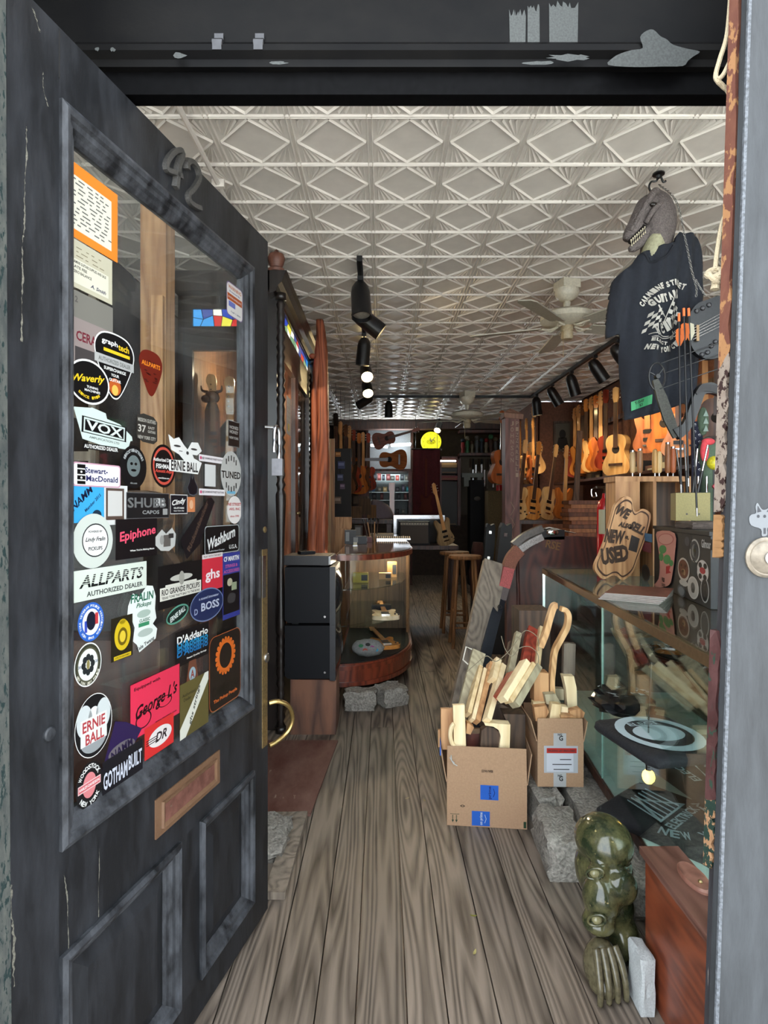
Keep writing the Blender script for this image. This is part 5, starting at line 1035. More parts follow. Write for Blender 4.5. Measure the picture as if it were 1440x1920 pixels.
# chain from the hook
def chain(pts, name, label, r=.0075, wire=.0015):
    P = [Vector(p) for p in spline(pts, 14, False)]; t = thing(name, label, 'chain', P[-1]); L = 0; k = 0; step = r * 1.75
    mbs = MB(); acc = 0
    for a, b in zip(P, P[1:]):
        d = b - a
        while acc <= d.length:
            c = a + d.normalized() * acc; T = frame(c, d, (0, 1, 0) if k % 2 else (1, .2, 0)); mbs.tube([(r * math.cos(R(q)), r * .62 * math.sin(R(q)), 0) for q in range(0, 360, 45)], wire, 5, M=T, closed=True); k += 1; acc += step
        acc -= d.length
    o = mbs.build('links', m_plain('chain_steel', srgb(130, 128, 124), rough=.35, metal=.9), t, True, world=True); o['kind'] = 'stuff'; return t
chain([HP + Vector((.0, -.01, -.07)), dn(1246, 400, -.11), dn(1258, 470, -.13), dn(1268, 530, -.14), dn(1274, 562, -.15), dn(1273, 580, -.15)], 'steel_chain', 'thin steel chain hanging from the ceiling hook over the shirt')
chain([dn(1275, 548, -.145), dn(1281, 562, -.15), dn(1290, 576, -.15)], 'steel_chain', 'short branch of the chain ending at the orange arrow nocks', .006)

# ---- arrows hanging at the end of the chain
YA = 2.50
M_shaft = m_plain('black_carbon', srgb(18, 18, 20), rough=.35)
for i, (pt, pb, c2) in enumerate((((1273, 588), (1277, 924), (226, 116, 54)), ((1282, 578), (1291, 912), (226, 116, 54)), ((1291, 578), (1307, 968), (226, 222, 196)))):
    a = W(*pt, YA); b = W(*pb, YA); d = (b - a).normalized()
    t = thing('arrow', '%s of the three black arrows hung nock-up from the chain' % ['leftmost', 'middle', 'rightmost'][i], 'arrow', b, group='hanging arrows')
    mb = MB(); mb.cyl(a + d * .03, b - d * .03, .0042, n=8); mb.build('shaft', M_shaft, t, True, world=True)
    mb = MB(); mb.cyl(a, a + d * .034, .0055, n=8); mb.build('nock', m_plain('orange_plastic', srgb(226, 110, 50), rough=.4), t, True, world=True)
    mb = MB(); mb.cyl(b - d * .035, b, .005, .0035, 8); mb.build('tip', M_steel, t, True, world=True)
    for k, ang in enumerate((200, 320, 80)):
        n_ = Vector((math.cos(R(ang)), math.sin(R(ang)), 0)); s0 = a + d * .06
        mb = MB(); out = [(0, 0), (.012, .018), (.05, .020), (.078, .006), (.08, 0)]
        T = frame(s0, d, n_); mb.prism(out, -.0007, .0007, T); mb.build('vane', m_print(c2 if k else ((226, 116, 54) if i < 2 else (222, 120, 60))), t, world=True)
# ---- compound bow with guitar-like body, hung slantwise
YB = 2.58
bw = thing('compound_bow', 'black compound bow with wheel, cables and strings hanging beside the shirt', 'bow', W(1300, 860, YB))
def bp(px, py, dy=0): v = W(px, py, YB); return Vector((v.x, v.y + dy, v.z))
def bwp(mb, name, mat, **kw): return mb.build(name, mat, bw, world=True, **kw)
M_camo = m_plain('worn_camouflage', srgb(48, 48, 42), rough=.6, var=.5, scale=30)
mb = MB()
def ribbon(mb, pts, ws, th):
    P = [Vector(p) for p in spline(pts, 6, False)]; k = len(P); r = []
    for i, p in enumerate(P):
        t = (P[min(i + 1, k - 1)] - P[max(i - 1, 0)]).normalized(); n_ = t.cross(Vector((0, 1, 0))).normalized(); q = i / (k - 1) * (len(ws) - 1); a = min(int(q), len(ws) - 2); w = ws[a] + (ws[a + 1] - ws[a]) * (q - a)
        r.append([p - n_ * w + Vector((0, -th, 0)), p + n_ * w + Vector((0, -th, 0)), p + n_ * w + Vector((0, th, 0)), p - n_ * w + Vector((0, th, 0))])
    mb.loft(r); return mb
bwp(ribbon(MB(), [bp(1228, 712), bp(1240, 745), bp(1254, 785), bp(1268, 820)], [.012, .022, .024, .014], .006), 'limb', M_camo, bevel=.002)
bwp(ribbon(MB(), [bp(1266, 815), bp(1285, 800), bp(1300, 765), bp(1312, 735), bp(1330, 728), bp(1348, 735)], [.026, .020, .022, .020, .024, .016], .014), 'riser', M_blackm, bevel=.003)
bwp(ribbon(MB(), [bp(1302, 740), bp(1316, 728), bp(1332, 730), bp(1350, 733)], [.004, .018, .014, .022], .018), 'grip', m_plain('grip_rubber', srgb(34, 32, 34), rough=.6), bevel=.004)
c = bp(1232, 706); mb = MB(); mb.tube([c + Vector((.042 * math.cos(R(a)) * .85, .01 * math.sin(R(2 * a)) * 0, .060 * math.sin(R(a)))) for a in range(0, 360, 15)], .0045, 7, closed=True); bwp(mb, 'wheel_rim', M_blackm, smooth=True)
mb = MB()
for a in (40, 160, 280): mb.cyl(c, c + Vector((.036 * math.cos(R(a)), 0, .056 * math.sin(R(a)))), .004, n=6)
mb.cyl(c + Vector((0, -.012, 0)), c + Vector((0, .012, 0)), .010, n=12); bwp(mb, 'wheel_spokes', M_blackm)
for (a, b) in (((1238, 682), (1355, 640)), ((1246, 700), (1350, 664)), ((1236, 730), (1352, 690))): bwp(MB().cyl(bp(*a, -.01), bp(*b, -.01), .0022, n=6), 'cable', m_plain('cable_black', srgb(40, 40, 42), rough=.5))
# black carved body with knobs, strings and bridge
body_o = [(1296, 640), (1294, 610), (1297, 585), (1310, 568), (1330, 560), (1352, 553), (1380, 556), (1384, 600), (1380, 650), (1352, 668), (1330, 672), (1308, 662)]
T = Matrix(((1, 0, 0, 0), (0, 0, -1, YB + .02), (0, 1, 0, 0), (0, 0, 0, 1)))
mb = MB(); mb.prism([(bp(a, b).x, bp(a, b).z) for a, b in spline(body_o, 4)], -.015, .012, T); bwp(mb, 'body', m_plain('carved_black', srgb(24, 24, 27), rough=.4, var=.3, scale=20), bevel=.003)
mb = MB()
for (a, b) in ((1308, 582), (1319, 577), (1331, 571), (1343, 640), (1335, 648), (1318, 664), (1328, 660)): mb.ball(bp(a, b, .005), (.011, .008, .011), 10)
o_ = bwp(mb, 'stud', m_plain('dark_stud', srgb(52, 52, 56), rough=.4), smooth=True); o_['kind'] = 'stuff'
for i in range(5): bwp(MB().cyl(bp(1298, 617 + i * 5, -.006), bp(1362, 582 + i * 6, -.006), .0009, n=5), 'string', M_steel)
mb = MB(); mb.box((-.006, -.012, -.035), (.006, 0, .035), Matrix.Translation(bp(1307, 625, .005))); bwp(mb, 'bridge', M_bronze)

# ---- what stands on the counter
case_a, case_b = Vector((1.405, 3.02, RT)), Vector((1.275, 2.27, RT))
sc_ = thing('stickered_case', 'black box covered in round stickers standing on the glass counter', 'box', (case_a + case_b) / 2)
T = frame(case_b, case_a - case_b, Vector((1, 0, 0)))       # x along the face (near to far), y into depth (away from the viewer's side)
Lc = (case_a - case_b).length
if T.to_3x3().col[1].x < 0: T = frame(case_b, case_a - case_b, Vector((1, 0, 0)))
mb = MB(); mb.poly([T @ Vector((0, 0, 0)) for _ in range(0)], []); 
yv = Vector((T[0][1], T[1][1], 0)); zsgn = 1
def CP(u, d, z): return case_b + (case_a - case_b).normalized() * u + yv * d + Vector((0, 0, z))
def cbx(mb, u0, u1, d0, d1, z0, z1): return mb.poly([CP(u0, d0, z0), CP(u1, d0, z0), CP(u1, d1, z0), CP(u0, d1, z0), CP(u0, d0, z1), CP(u1, d0, z1), CP(u1, d1, z1), CP(u0, d1, z1)], [(3, 2, 1, 0), (4, 5, 6, 7), (0, 1, 5, 4), (1, 2, 6, 5), (2, 3, 7, 6), (3, 0, 4, 7)])
cbx(MB(), 0, Lc, 0, .22, .002, .285).build('box_body', m_plain('black_tolex', srgb(20, 21, 24), rough=.6, var=.15), sc_, world=True, bevel=.004)
cbx(MB(), -.003, Lc + .003, -.006, .225, .286, .302).build('box_lid', m_plain('black_tolex'  , srgb(20, 21, 24)), sc_, world=True, bevel=.003)
dirc = (case_a - case_b).normalized()
def face_pt(px, py):
    k = (px - CX) / F; o = case_b; # intersect the sight line with the face plane
    n_ = Vector((-dirc.y, dirc.x, 0)); Y = (o.dot(n_)) / (k * n_.x + n_.y); w = Vector((k * Y, Y, CZ - (py - HY) / F * Y)); return (w - o).dot(dirc), w.z - RT
def fsticker(px, py, rx, ry, col, label, inner=(), txt=None, shape=None):
    u, z = face_pt(px, py); u0 = face_pt(px - rx, py)[0]; u1 = face_pt(px + rx, py)[0]; a = abs(u1 - u0) / 2; b = ry / F * 2.6
    Tm = frame(CP(u, -.0012, z), -dirc, Vector((0, 0, 1)))
    out = shape(a, b) if shape else ell(a, b, 24)
    mb = MB(); mb.flat(out, 0, Tm); s_ = mb.build('sticker', m_print(col), sc_, world=True); s_['label'] = label
    for (x, y, p, q, c_) in inner: mb = MB(); mb.flat([(x * a + i, y * b + j) for i, j in ell(p * a, q * b, 18)], .0006, Tm); mb.build('print', m_print(c_), s_, world=True)
    if txt: mb = MB(); put_text(mb, txt[0], 0, txt[2] * b, txt[1] * b, 1.6 * a, Tm, .02, 0, 0, .0012); mb.build('print', m_print(txt[3]), s_, world=True)
sq = lambda a, b: [(-a, -b), (a, -b), (a, b), (-a, b)]
fsticker(1211, 1074, 8, 19, (60, 64, 70), 'dark oval sticker with a grey ring', [(0, 0, .8, .85, (18, 19, 22)), (0, 0, .4, .5, (80, 84, 90))])
fsticker(1216, 1008, 7, 9, (84, 150, 200), 'small blue and white label', [], None, sq); fsticker(1213, 1026, 8, 11, (150, 70, 84), 'small maroon label', [], None, sq)
fsticker(1289, 1015, 9, 17, (24, 26, 32), 'black oval sticker with grey lettering', [(0, 0, .5, .5, (70, 72, 80))]); fsticker(1303, 1033, 9.5, 21, (206, 206, 200), 'white oval sticker with a wheel and yellow hub', [(0, 0, .82, .86, (60, 62, 66)), (0, 0, .55, .58, (176, 176, 170)), (0, 0, .22, .2, (206, 190, 60))])
fsticker(1325, 1020, 11, 9, (30, 31, 34), 'black sticker with white script', [], ('Gilmour', 1.6, 0, (226, 226, 226)), sq)
fsticker(1282, 1068, 11, 22, (214, 208, 200), 'white-edged bear face sticker', [(0, .05, .86, .8, (112, 56, 34)), (-.35, .35, .15, .12, (30, 16, 12)), (.35, .35, .15, .12, (30, 16, 12)), (0, -.2, .4, .3, (196, 160, 120)), (0, -.12, .14, .12, (30, 16, 12))]); fsticker(1282, 1093, 8, 6, (200, 198, 194), 'small white scroll sticker')
fsticker(1301, 1065, 7, 14, (34, 50, 56), 'dark teal oval sticker'); fsticker(1318, 1071, 11, 19, (226, 220, 216), 'white-edged sticker with black amplifiers and a red cross', [(-.4, .5, .3, .25, (26, 24, 28)), (.45, .5, .3, .25, (26, 24, 28)), (0, .05, .5, .3, (180, 40, 50)), (-.4, -.5, .3, .25, (26, 24, 28)), (.4, -.5, .3, .25, (26, 24, 28))])
fsticker(1300, 1102, 10.5, 20, (216, 212, 206), 'white oval sticker with a drawn portrait', [(0, 0, .86, .88, (196, 192, 186)), (0, .05, .4, .42, (120, 116, 112)), (0, -.25, .3, .2, (84, 80, 78))]); fsticker(1322, 1107, 8, 21, (206, 206, 204), 'white-rimmed oval sticker with a dark photograph', [(0, 0, .84, .9, (30, 30, 34)), (.1, 0, .4, .5, (150, 150, 150))]); fsticker(1278, 1108, 8, 12, (70, 78, 86), 'blue grey round sticker', [(0, 0, .7, .7, (120, 130, 140))])
# pink cartoon flyer hanging over the box
fl_ = thing('pink_flyer', 'pink paper flyer with a green cartoon frog, hung over the stickered black box', 'flyer', CP(face_pt(1248, 1095)[0], -.006, 0))
pts = [(1235, 997), (1268, 1000), (1268, 1040), (1263, 1080), (1258, 1096), (1245, 1101), (1226, 1100), (1238, 1085), (1240, 1050), (1236, 1020)]
mb = MB(); Tm = frame(CP(0, -.007, 0), dirc, Vector((0, 0, 1))); mb.flat([face_pt(a, b) for a, b in spline(pts, 3)], 0, Tm); mb.prism([face_pt(a, b) for a, b in spline(pts, 3)], -.0006, .0006, Tm); mb.build('paper', m_print((226, 158, 146), .7), fl_, world=True)
def fart(name, col, polys, z=.0012):
    mb = MB(); sg = 1 if Tm.to_3x3().col[2].dot(yv) < 0 else -1
    for p in polys: mb.flat([face_pt(a, b) for a, b in p], z * sg, Tm)
    mb.build(name, m_print(col, .7), fl_, world=True)
el2 = lambda x, y, a, b: [(x + a * math.cos(R(t)), y + b * math.sin(R(t))) for t in range(0, 360, 20)]
fart('speech_bubble', (196, 112, 110), [el2(1252, 1011, 15, 11)]); fart('speech_bubble', (232, 170, 158), [el2(1252, 1011, 13.5, 9.5)], .0018)
fart('frog_drawing', (92, 160, 96), [el2(1246, 1030, 7, 8), el2(1254, 1049, 7, 9), el2(1262, 1056, 4, 6), el2(1243, 1044, 4, 8)]); fart('boot_drawing', (196, 52, 56), [[(1252, 1062), (1261, 1060), (1258, 1070), (1262, 1074), (1252, 1076)]])
mb = MB(); u, z = face_pt(1247, 1087); Tt = frame(CP(u, -.009, z), -dirc, Vector((0, 0, 1))); put_text(mb, 'FREE', 0, 0, .020, .045, Tt, .05); put_text(mb, 'CONCERT', .004, -.026, .015, .06, Tt, .04); mb.build('lettering', m_print((60, 34, 34)), fl_, world=True)
# magazines
mg0 = Wz(1212, 1122, RT)
for i in range(5):
    t = thing('magazine', '%s magazine of the pile on the glass counter' % ['lowest', 'second lowest', 'middle', 'second', 'topmost brown-covered'][i], 'magazine', (mg0.x - .035 + .003 * i, mg0.y + .02 - .002 * i, RT + .001 + i * .0065), R(-36 + i * 1.2), group='magazines on the counter')
    mb = MB(); mb.box((-.12, -.15, 0), (.12, .15, .0052)); mb.build('pages', m_plain('paper_edges', srgb(136, 130, 124), rough=.8), t)
    mb = MB(); mb.box((-.121, -.151, .0053), (.121, .151, .0060)); cv = mb.build('cover', m_plain('brown_cover_%d' % (i % 2), srgb(*((96, 58, 50), (110, 74, 66))[i % 2]), rough=.3, var=.5, scale=9), t)
# wooden hanging sign cut to a guitar shape
YS = 3.20
sg = thing('carved_sign', 'carved wooden guitar-shaped sign reading we also sell new and used', 'sign', W(1160, 1088, YS))
so_ = [(1131, 1086), (1117, 1072), (1116, 1058), (1126, 1036), (1137, 1005), (1148, 965), (1155, 945), (1172, 931), (1185, 936), (1187, 951), (1193, 960), (1206, 954), (1219, 962), (1219, 978), (1210, 1010), (1196, 1048), (1186, 1074), (1168, 1088), (1156, 1080), (1146, 1080)]
def on_sign(px, py):
    w = W(px, py, YS); return (w.x, w.z)
TS = Matrix.Translation((0, YS, 0)) @ Matrix(((1, 0, 0, 0), (0, 0, -1, 0), (0, 1, 0, 0), (0, 0, 0, 1)))
TSl = TS
mb = MB(); mb.prism([on_sign(a, b) for a, b in spline(so_, 4)], -.03, .0, TS); mb.build('board', M_tan, sg, world=True, bevel=.003)
def inset(k): 
    cx_ = sum(a for a, b in so_) / len(so_); cy_ = sum(b for a, b in so_) / len(so_); return [on_sign(cx_ + (a - cx_) * k, cy_ + (b - cy_) * k) for a, b in spline(so_, 4)]
mb = MB(); mb.ring(inset(.93), inset(.885), .0022, TS); mb.build('border_line', m_plain('burnt_line', srgb(66, 40, 24), rough=.7), sg, world=True)
mb = MB(); S_ = YS / F
for t, a, b, h, w, r in (('WE', 1168, 960, 20, 28, 27), ('ALSO', 1172, 985, 10, 26, 14), ('SELL', 1195, 990, 17, 30, -52 + 80), ('NEW', 1152, 1006, 26, 38, 8), ('&', 1174, 1010, 12, 10, 10), ('USED', 1152, 1040, 32, 52, -10)):
    q = on_sign(a, b); put_text(mb, t, q[0], q[1], h * S_, w * S_, TS, .06, -r, .15, .004)
mb.build('carved_letters', m_plain('burnt_letters', srgb(58, 40, 26), rough=.7), sg, world=True)
mb = MB(); mb.prism([on_sign(a, b) for a, b in ((1184, 1003), (1199, 1010), (1193, 1036), (1178, 1031))], 0, .004, TS); mb.build('dark_inlay', m_plain('dark_inlay', srgb(50, 44, 40), rough=.5), sg, world=True)
# chisel rack
YK = 3.36; k0, k1 = W(1154, 893, YK), W(1300, 893, YK)
ck = thing('chisel_rack', 'plywood rack with chisels and files standing in its top board', 'rack', ((k0.x + k1.x) / 2, YK + .08, RT))
mb = MB(); mb.box((k0.x, YK, k0.z - .03), (k1.x, YK + .18, k0.z)); mb.build('top_board', M_tan, ck, world=True, bevel=.002)
for xx in (k0.x + .01, W(1225, 900, YK).x, k1.x - .02): MB().box((xx, YK + .005, RT), (xx + .02, YK + .175, k0.z - .03)).build('upright', M_tan, ck, world=True)
MB().box((k0.x + .01, YK + .17, RT), (k1.x, YK + .182, k0.z - .03)).build('back_panel', M_dkbrown, ck, world=True)
MB().box((k0.x + .0, YK, RT), (k0.x + .14, YK + .006, k0.z - .03)).build('front_panel', M_tan, ck, world=True)
tools = [(1186, 845, (214, 180, 130), 1, 'pale wooden'), (1200, 842, (176, 130, 90), 1, 'brown wooden'), (1228, 842, (206, 160, 96), 0, 'yellow wooden'), (1236, 846, (226, 196, 140), 0, 'light split wooden'), (1252, 830, (150, 96, 60), 1, 'long brown wooden'), (1262, 838, (180, 100, 60), 1, 'amber translucent')]
for i, (px, py, c_, st_, nm) in enumerate(tools):
    top = W(px, py, YK + .07); z0 = k0.z; t = thing('chisel', 'chisel with a %s handle standing in the plywood rack' % nm, 'chisel', (top.x, top.y, z0 + .002), group='chisels in the rack')
    H = top.z - z0; mb = MB(); mb.lathe([(.009, .02), (.015, .03), (.017, H * .5), (.015, H * .85), (.011, H - .006), (.0, H)], 12); mb.build('handle', m_wood('handle_%d' % i, srgb(*[k * .8 for k in c_]), srgb(*c_), rough=.4), t, True)
    mb = MB(); mb.cyl((0, 0, -.001), (0, 0, .022), .006, n=8); mb.build('ferrule', M_steel, t, True)
    if st_: mb = MB(); mb.lathe([(.012, H - .012), (.0125, H), (.0, H + .001)], 12); mb.build('cap', M_steel, t, True)
# olive tin of rods, on a slab on the black box
sl = MB(); a = CP(face_pt(1292, 990)[0], .03, .303); b = CP(face_pt(1236, 990)[0], .03, .303)
stone('stone_slab', 'dark rough slab under the olive tin', (min(a.x, b.x) - .02, min(a.y, b.y), RT + .303), (max(a.x, b.x) + .08, min(a.y, b.y) + .16, RT + .335), 0, None, .004, m_plain('dark_slab', srgb(74, 64, 58), rough=.9, var=.3, scale=20))
tn = thing('olive_tin', 'olive green tin box holding black and silver rods', 'tin', (1.405, 2.66, RT + .337), R(-14)); 
mb = MB(); mb.box((-.075, -.05, 0), (.065, .05, .125)); mb.build('tin_body', m_plain('olive_paint', srgb(122, 112, 62), rough=.5, var=.12, scale=30), tn, bevel=.004)
mb = MB(); mb.box((-.067, -.042, .124), (.057, .042, .127)); mb.build('opening', m_plain('tin_dark', srgb(14, 14, 12), rough=.8), tn)
for i in range(2): MB().cyl((-.03 + .05 * i, -.0515, .03), (-.03 + .05 * i, -.05, .03), .004, n=8).build('rivet', M_blackm, tn)
for i, (x, a_) in enumerate(((-.04, -8), (-.018, -3), (.008, 6), (.03, 12))):
    t = thing('file_rod', '%s rod standing in the olive tin' % ['leftmost black-handled', 'second black-handled', 'third silver-topped', 'rightmost silver-topped'][i], 'file', tn.matrix_basis @ Vector((x, 0, .128)) if False else Vector((1.405 + x, 2.66, RT + .337 + .128)), rot=(0, R(a_), 0), group='rods in the olive tin')
    mb = MB(); mb.cyl((0, 0, 0), (0, 0, .10), .007, .006, 8); mb.build('grip', M_shaft, t, True); mb = MB(); mb.cyl((0, 0, .10), (0, 0, .20 + .02 * (i % 2)), .0045, n=8); mb.build('shank', M_chrome, t, True)
# things behind the box: star strap, plush frog, yellow ball, pink paddle, silver rods
YQ = 3.0
def q3(px, py, Y=YQ): return W(px, py, Y)
mb = MB(); a = q3(1305, 868); mb.box((a.x - .02, YQ, RT + .31), (a.x + .035, YQ + .012, q3(0, 790).z)); stp = solo(mb, 'star_strap', m_print((26, 28, 52), .8), 'navy strap with white stars standing behind the black box', 'strap')
mb = MB()
for i in range(7):
    for j in range(2): put_text(mb, '*', a.x - .006 + .024 * j, q3(0, 797 + 13 * i + 6 * j).z, .016, .016, frame((0, YQ - .002, 0), (1, 0, 0), (0, 0, 1)), .08)
mb.build('stars', m_print((226, 226, 230)), stp, world=True)
fgp = thing('plush_frog', 'green and red plush frog with white triangles behind the black box', 'toy', q3(1325, 888)); fgp.location.z = RT
M_pg = m_plain('green_plush', srgb(76, 92, 76), rough=.95, var=.2, scale=60)
mb = MB(); c = q3(1326, 850); mb.ball(c, (.05, .04, .085), 16); mb.ball(q3(1318, 790), (.028, .024, .075), 12); mb.cyl((c.x, c.y, RT), c, .035, n=12); mb.build('body', M_pg, fgp, 'all', world=True)
mb = MB(); mb.ball(q3(1321, 846, YQ - .045), (.022, .014, .055), 12); mb.ball(q3(1328, 828, YQ - .035), (.035, .016, .018), 12); mb.build('mouth', m_plain('red_felt', srgb(196, 66, 74), rough=.9), fgp, 'all', world=True)
for i in range(3): MB().flat([(q3(1313, 782 + i * 14).x, q3(0, 782 + i * 14).z), (q3(1323, 782 + i * 14).x, q3(0, 782 + i * 14).z), (q3(1318, 770 + i * 14).x, q3(0, 770 + i * 14).z)], 0, Matrix(((1, 0, 0, 0), (0, 0, -1, YQ - .028), (0, 1, 0, 0), (0, 0, 0, 1)))).build('triangle_patch', m_print((150, 170, 160)), fgp, world=True)
yb = thing('yellow_ball', 'translucent yellow ball on a thin stand beside the plush frog', 'ball', (W(1338, 868, YQ - .03).x, YQ - .03, RT)); z = W(1338, 868, YQ - .03).z - RT
mb = MB(); mb.ball((0, 0, z), .036, 20); mb.build('ball', m_plain('yellow_resin', srgb(196, 186, 50), rough=.12, var=.25, scale=20), yb, 'all'); mb = MB(); mb.cyl((0, 0, 0), (0, 0, z - .034), .006, n=8); mb.lathe([(.04, 0), (.04, .006), (.01, .012)], 14); mb.build('stand', M_blackm, yb)
pd = thing('pink_paddle', 'flat pink oval paddle with a black squiggle behind the black box', 'paddle', (q3(1326, 914).x, YQ - .14, RT)); z = W(1326, 912, YQ - .14).z - RT
mb = MB(); mb.prism(ell(.052, .020, 26), -.006, .006, Matrix.Translation((0, 0, z)) @ Matrix.Rotation(R(90), 4, 'X')); mb.build('blade', m_print((206, 70, 92)), pd); mb = MB(); mb.cyl((.02, 0, 0), (.02, 0, z - .018), .005, n=8); mb.build('stem', M_steel, pd); mb = MB(); mb.tube(spline([(-.01, -.007, z + .012), (.0, -.007, z + .004), (-.012, -.007, z - .003), (-.004, -.007, z - .012)], 4, False), .003, 6); mb.build('squiggle', M_blackm, pd)
for i, (px, t0, b0) in enumerate(((1309, 893, 968), (1325, 893, 968))):
    a, b = q3(px, t0, YQ - .05), q3(px, b0, YQ - .05); r_ = thing('silver_rod', '%s upright silver rod behind the black box' % ['left', 'right'][i], 'rod', (a.x, a.y, RT), group='silver rods'); mb = MB(); mb.cyl((0, 0, .0), (0, 0, a.z - RT), .0055, n=10); mb.build('rod', M_chrome, r_, True); mb = MB(); mb.cyl((0, 0, 0), (0, 0, b.z - RT + .1), .011, n=10); mb.build('sleeve', M_steel, r_, True)
# fire extinguisher behind the sign
fe = thing('fire_extinguisher', 'red fire extinguisher with a chrome handle behind the carved sign', 'extinguisher', (W(1135, 1000, 3.62).x, 3.62, RT)); z1 = W(0, 925, 3.62).z - RT
mb = MB(); mb.lathe([(.046, 0), (.05, .01), (.05, z1 - .09), (.042, z1 - .05), (.02, z1 - .03), (.018, z1)], 20); mb.build('cylinder', m_plain('red_enamel', srgb(168, 26, 32), rough=.25), fe, True)
mb = MB(); mb.tube([(.0505 * math.cos(R(a)), .0505 * math.sin(R(a)), 0) for a in range(200, 341, 10)], 1, prof=[(0, z1 - .22), (.001, z1 - .22), (.001, z1 - .10), (0, z1 - .10)], up=(0, 0, 1)) if False else mb.loft([[(.0508 * math.cos(R(a)), .0508 * math.sin(R(a)), zz) for a in range(200, 341, 10)] for zz in (z1 - .25, z1 - .10)], False, False); mb.build('label', m_print((222, 216, 180)), fe, 'all')
mb = MB(); mb.box((-.012, -.012, z1), (.012, .012, z1 + .03)); mb.box((-.06, -.008, z1 + .03), (.015, .008, z1 + .045)); mb.tube(spline([(-.06, 0, z1 + .035), (-.085, 0, z1 + .02), (-.08, 0, z1 - .02), (-.055, 0, z1 - .02), (-.06, 0, z1 + .005)], 5, False), .005, 8); mb.build('valve_handle', M_chrome, fe, True)
# ================================================================== BOXES OF OFFCUTS, LEANING TIMBER, POST, FANS, TRACKS
def carton(name, label, origin, rotz, w, d, h, fh, mat=M_cardb, back=True):
    t = thing(name, label, 'box', origin, rotz); T = .004
    mb = MB(); mb.box((0, 0, .0), (w, d, T)); mb.build('bottom', mat, t)
    for nm, lo, hi in (('front_wall', (0, 0, T), (w, T, h)), ('back_wall', (0, d - T, T), (w, d, h)), ('side_wall', (0, T, T), (T, d - T, h)), ('side_wall', (w - T, T, T), (w, d - T, h))):
        MB().box(lo, hi).build(nm, mat, t)
    def flap(pts, nm='flap'):
        n = (Vector(pts[1]) - Vector(pts[0])).cross(Vector(pts[3]) - Vector(pts[0])).normalized() * T
        mb = MB(); mb.loft([[Vector(p) for p in pts], [Vector(p) + n for p in pts]]); return mb.build(nm, mat, t)
    ff = flap([(0, T, h), (w, T, h), (w - .002, .012, h + fh), (.002, .012, h + fh)])
    if back: flap([(0, d, h), (w, d, h), (w, d + .02, h + fh * .8), (0, d + .02, h + fh * .8)])
    flap([(0, d - T, h), (0, T, h), (-.025, T + .01, h + fh * .9), (-.025, d - T, h + fh * .9)])
    flap([(w, T, h), (w, d - T, h), (w + .02, d - T, h + fh * .85), (w + .02, T + .01, h + fh * .85)])
    return t, ff
FT = Matrix(((1, 0, 0, 0), (0, 0, -1, -.0006), (0, 1, 0, 0), (0, 0, 0, 1)))
def onfront(par, name, mat, out, z=0, label=None):
    mb = MB(); mb.flat(out, z, FT); o = mb.build(name, mat, par)
    if label: o['label'] = label
    return o
p = Wz(838, 1547, .001); B1W = .345
b1, _ = carton('cardboard_box', 'larger cardboard box with blue tape on the floor boards, full of wood offcuts', (p.x, p.y, .001), R(-6), B1W, .30, .19, .155)
R4 = lambda x, y, w, h: [(x, y), (x + w, y), (x + w, y + h), (x, y + h)]
BLUE = m_print((44, 108, 214)); INK = m_print((58, 48, 40)); GRN = m_print((50, 74, 50))
for (x, y, tx, r) in ((.145, .120, 'prime', 90), (.108, .005, 'on prime', 90)):
    o = onfront(b1, 'tape', BLUE, R4(x, y, .078, .064), label='blue printed packing tape')
    mb = MB(); put_text(mb, tx, x + .042, y + .032, .016, .055, FT, .02, r, 0, .0006); mb.tube([(x + .056, y + .014, .0008), (x + .062, y + .032, .0008), (x + .056, y + .05, .0008)], .0012, 5, M=FT); mb.build('lettering', m_print((22, 40, 110) if tx == 'prime' else (214, 226, 240)), o)
mb = MB(); put_text(mb, 'COYAN PAPER', .175, .245, .011, .05, FT, .02); mb.build('stamp', INK, b1)
mb = MB(); put_text(mb, '<>', .068, .088, .012, .02, FT, .03); mb.build('stamp', INK, b1)
mb = MB()
for x in (.024, .040): mb.flat(R4(x, .022, .003, .025), 0, FT); mb.flat([(x - .004, .026), (x + .007, .026), (x + .0015, .014)], 0, FT)
mb.flat(R4(.014, .050, .040, .002), 0, FT); mb.build('this_way_up_mark', GRN, b1)
onfront(b1, 'corner_print', GRN, R4(.330, .005, .012, .028))
mb = MB(); mb.box((-.031, .01, .30), (-.026, .29, .335)); tp_ = mb.build('tape', BLUE, b1); tp_['label'] = 'blue tape on the side flap'
for pts in ([(.012, -.003, .30), (.03, -.012, .275), (.045, -.012, .268)], [(.018, -.004, .31), (.02, -.012, .29), (.033, -.01, .278)]):
    MB().tube(pts, .0025, 5).build('torn_tape', m_print((222, 220, 214)), b1)
p2 = W(1008, 1478, 2.595); B2W = .203
b2, _ = carton('cardboard_box', 'smaller cardboard box with a paper label, standing on granite by the counter', (p2.x, p2.y, .157), R(-1), B2W, .26, .20, .10)
o = onfront(b2, 'packing_label', m_print((206, 208, 214)), R4(.028, .062, .150, .120), label='clear pouch with a red banded packing list')
onfront(o, 'red_band', m_print((206, 50, 40)), R4(.040, .150, .132, .022), .0006); onfront(o, 'sheet', m_print((232, 234, 244)), R4(.040, .068, .118, .080), .0006)
mb = MB(); put_text(mb, 'PACKING LIST ENCLOSED', .106, .161, .009, .12, FT, .03, 0, 0, .0012)
for (x, y, w) in ((.098, .120, .05), (.065, .098, .085), (.07, .076, .07)): mb.flat(R4(x, y, w, .004), .0012, FT)
mb.build('lettering', m_print((70, 66, 70)), o)
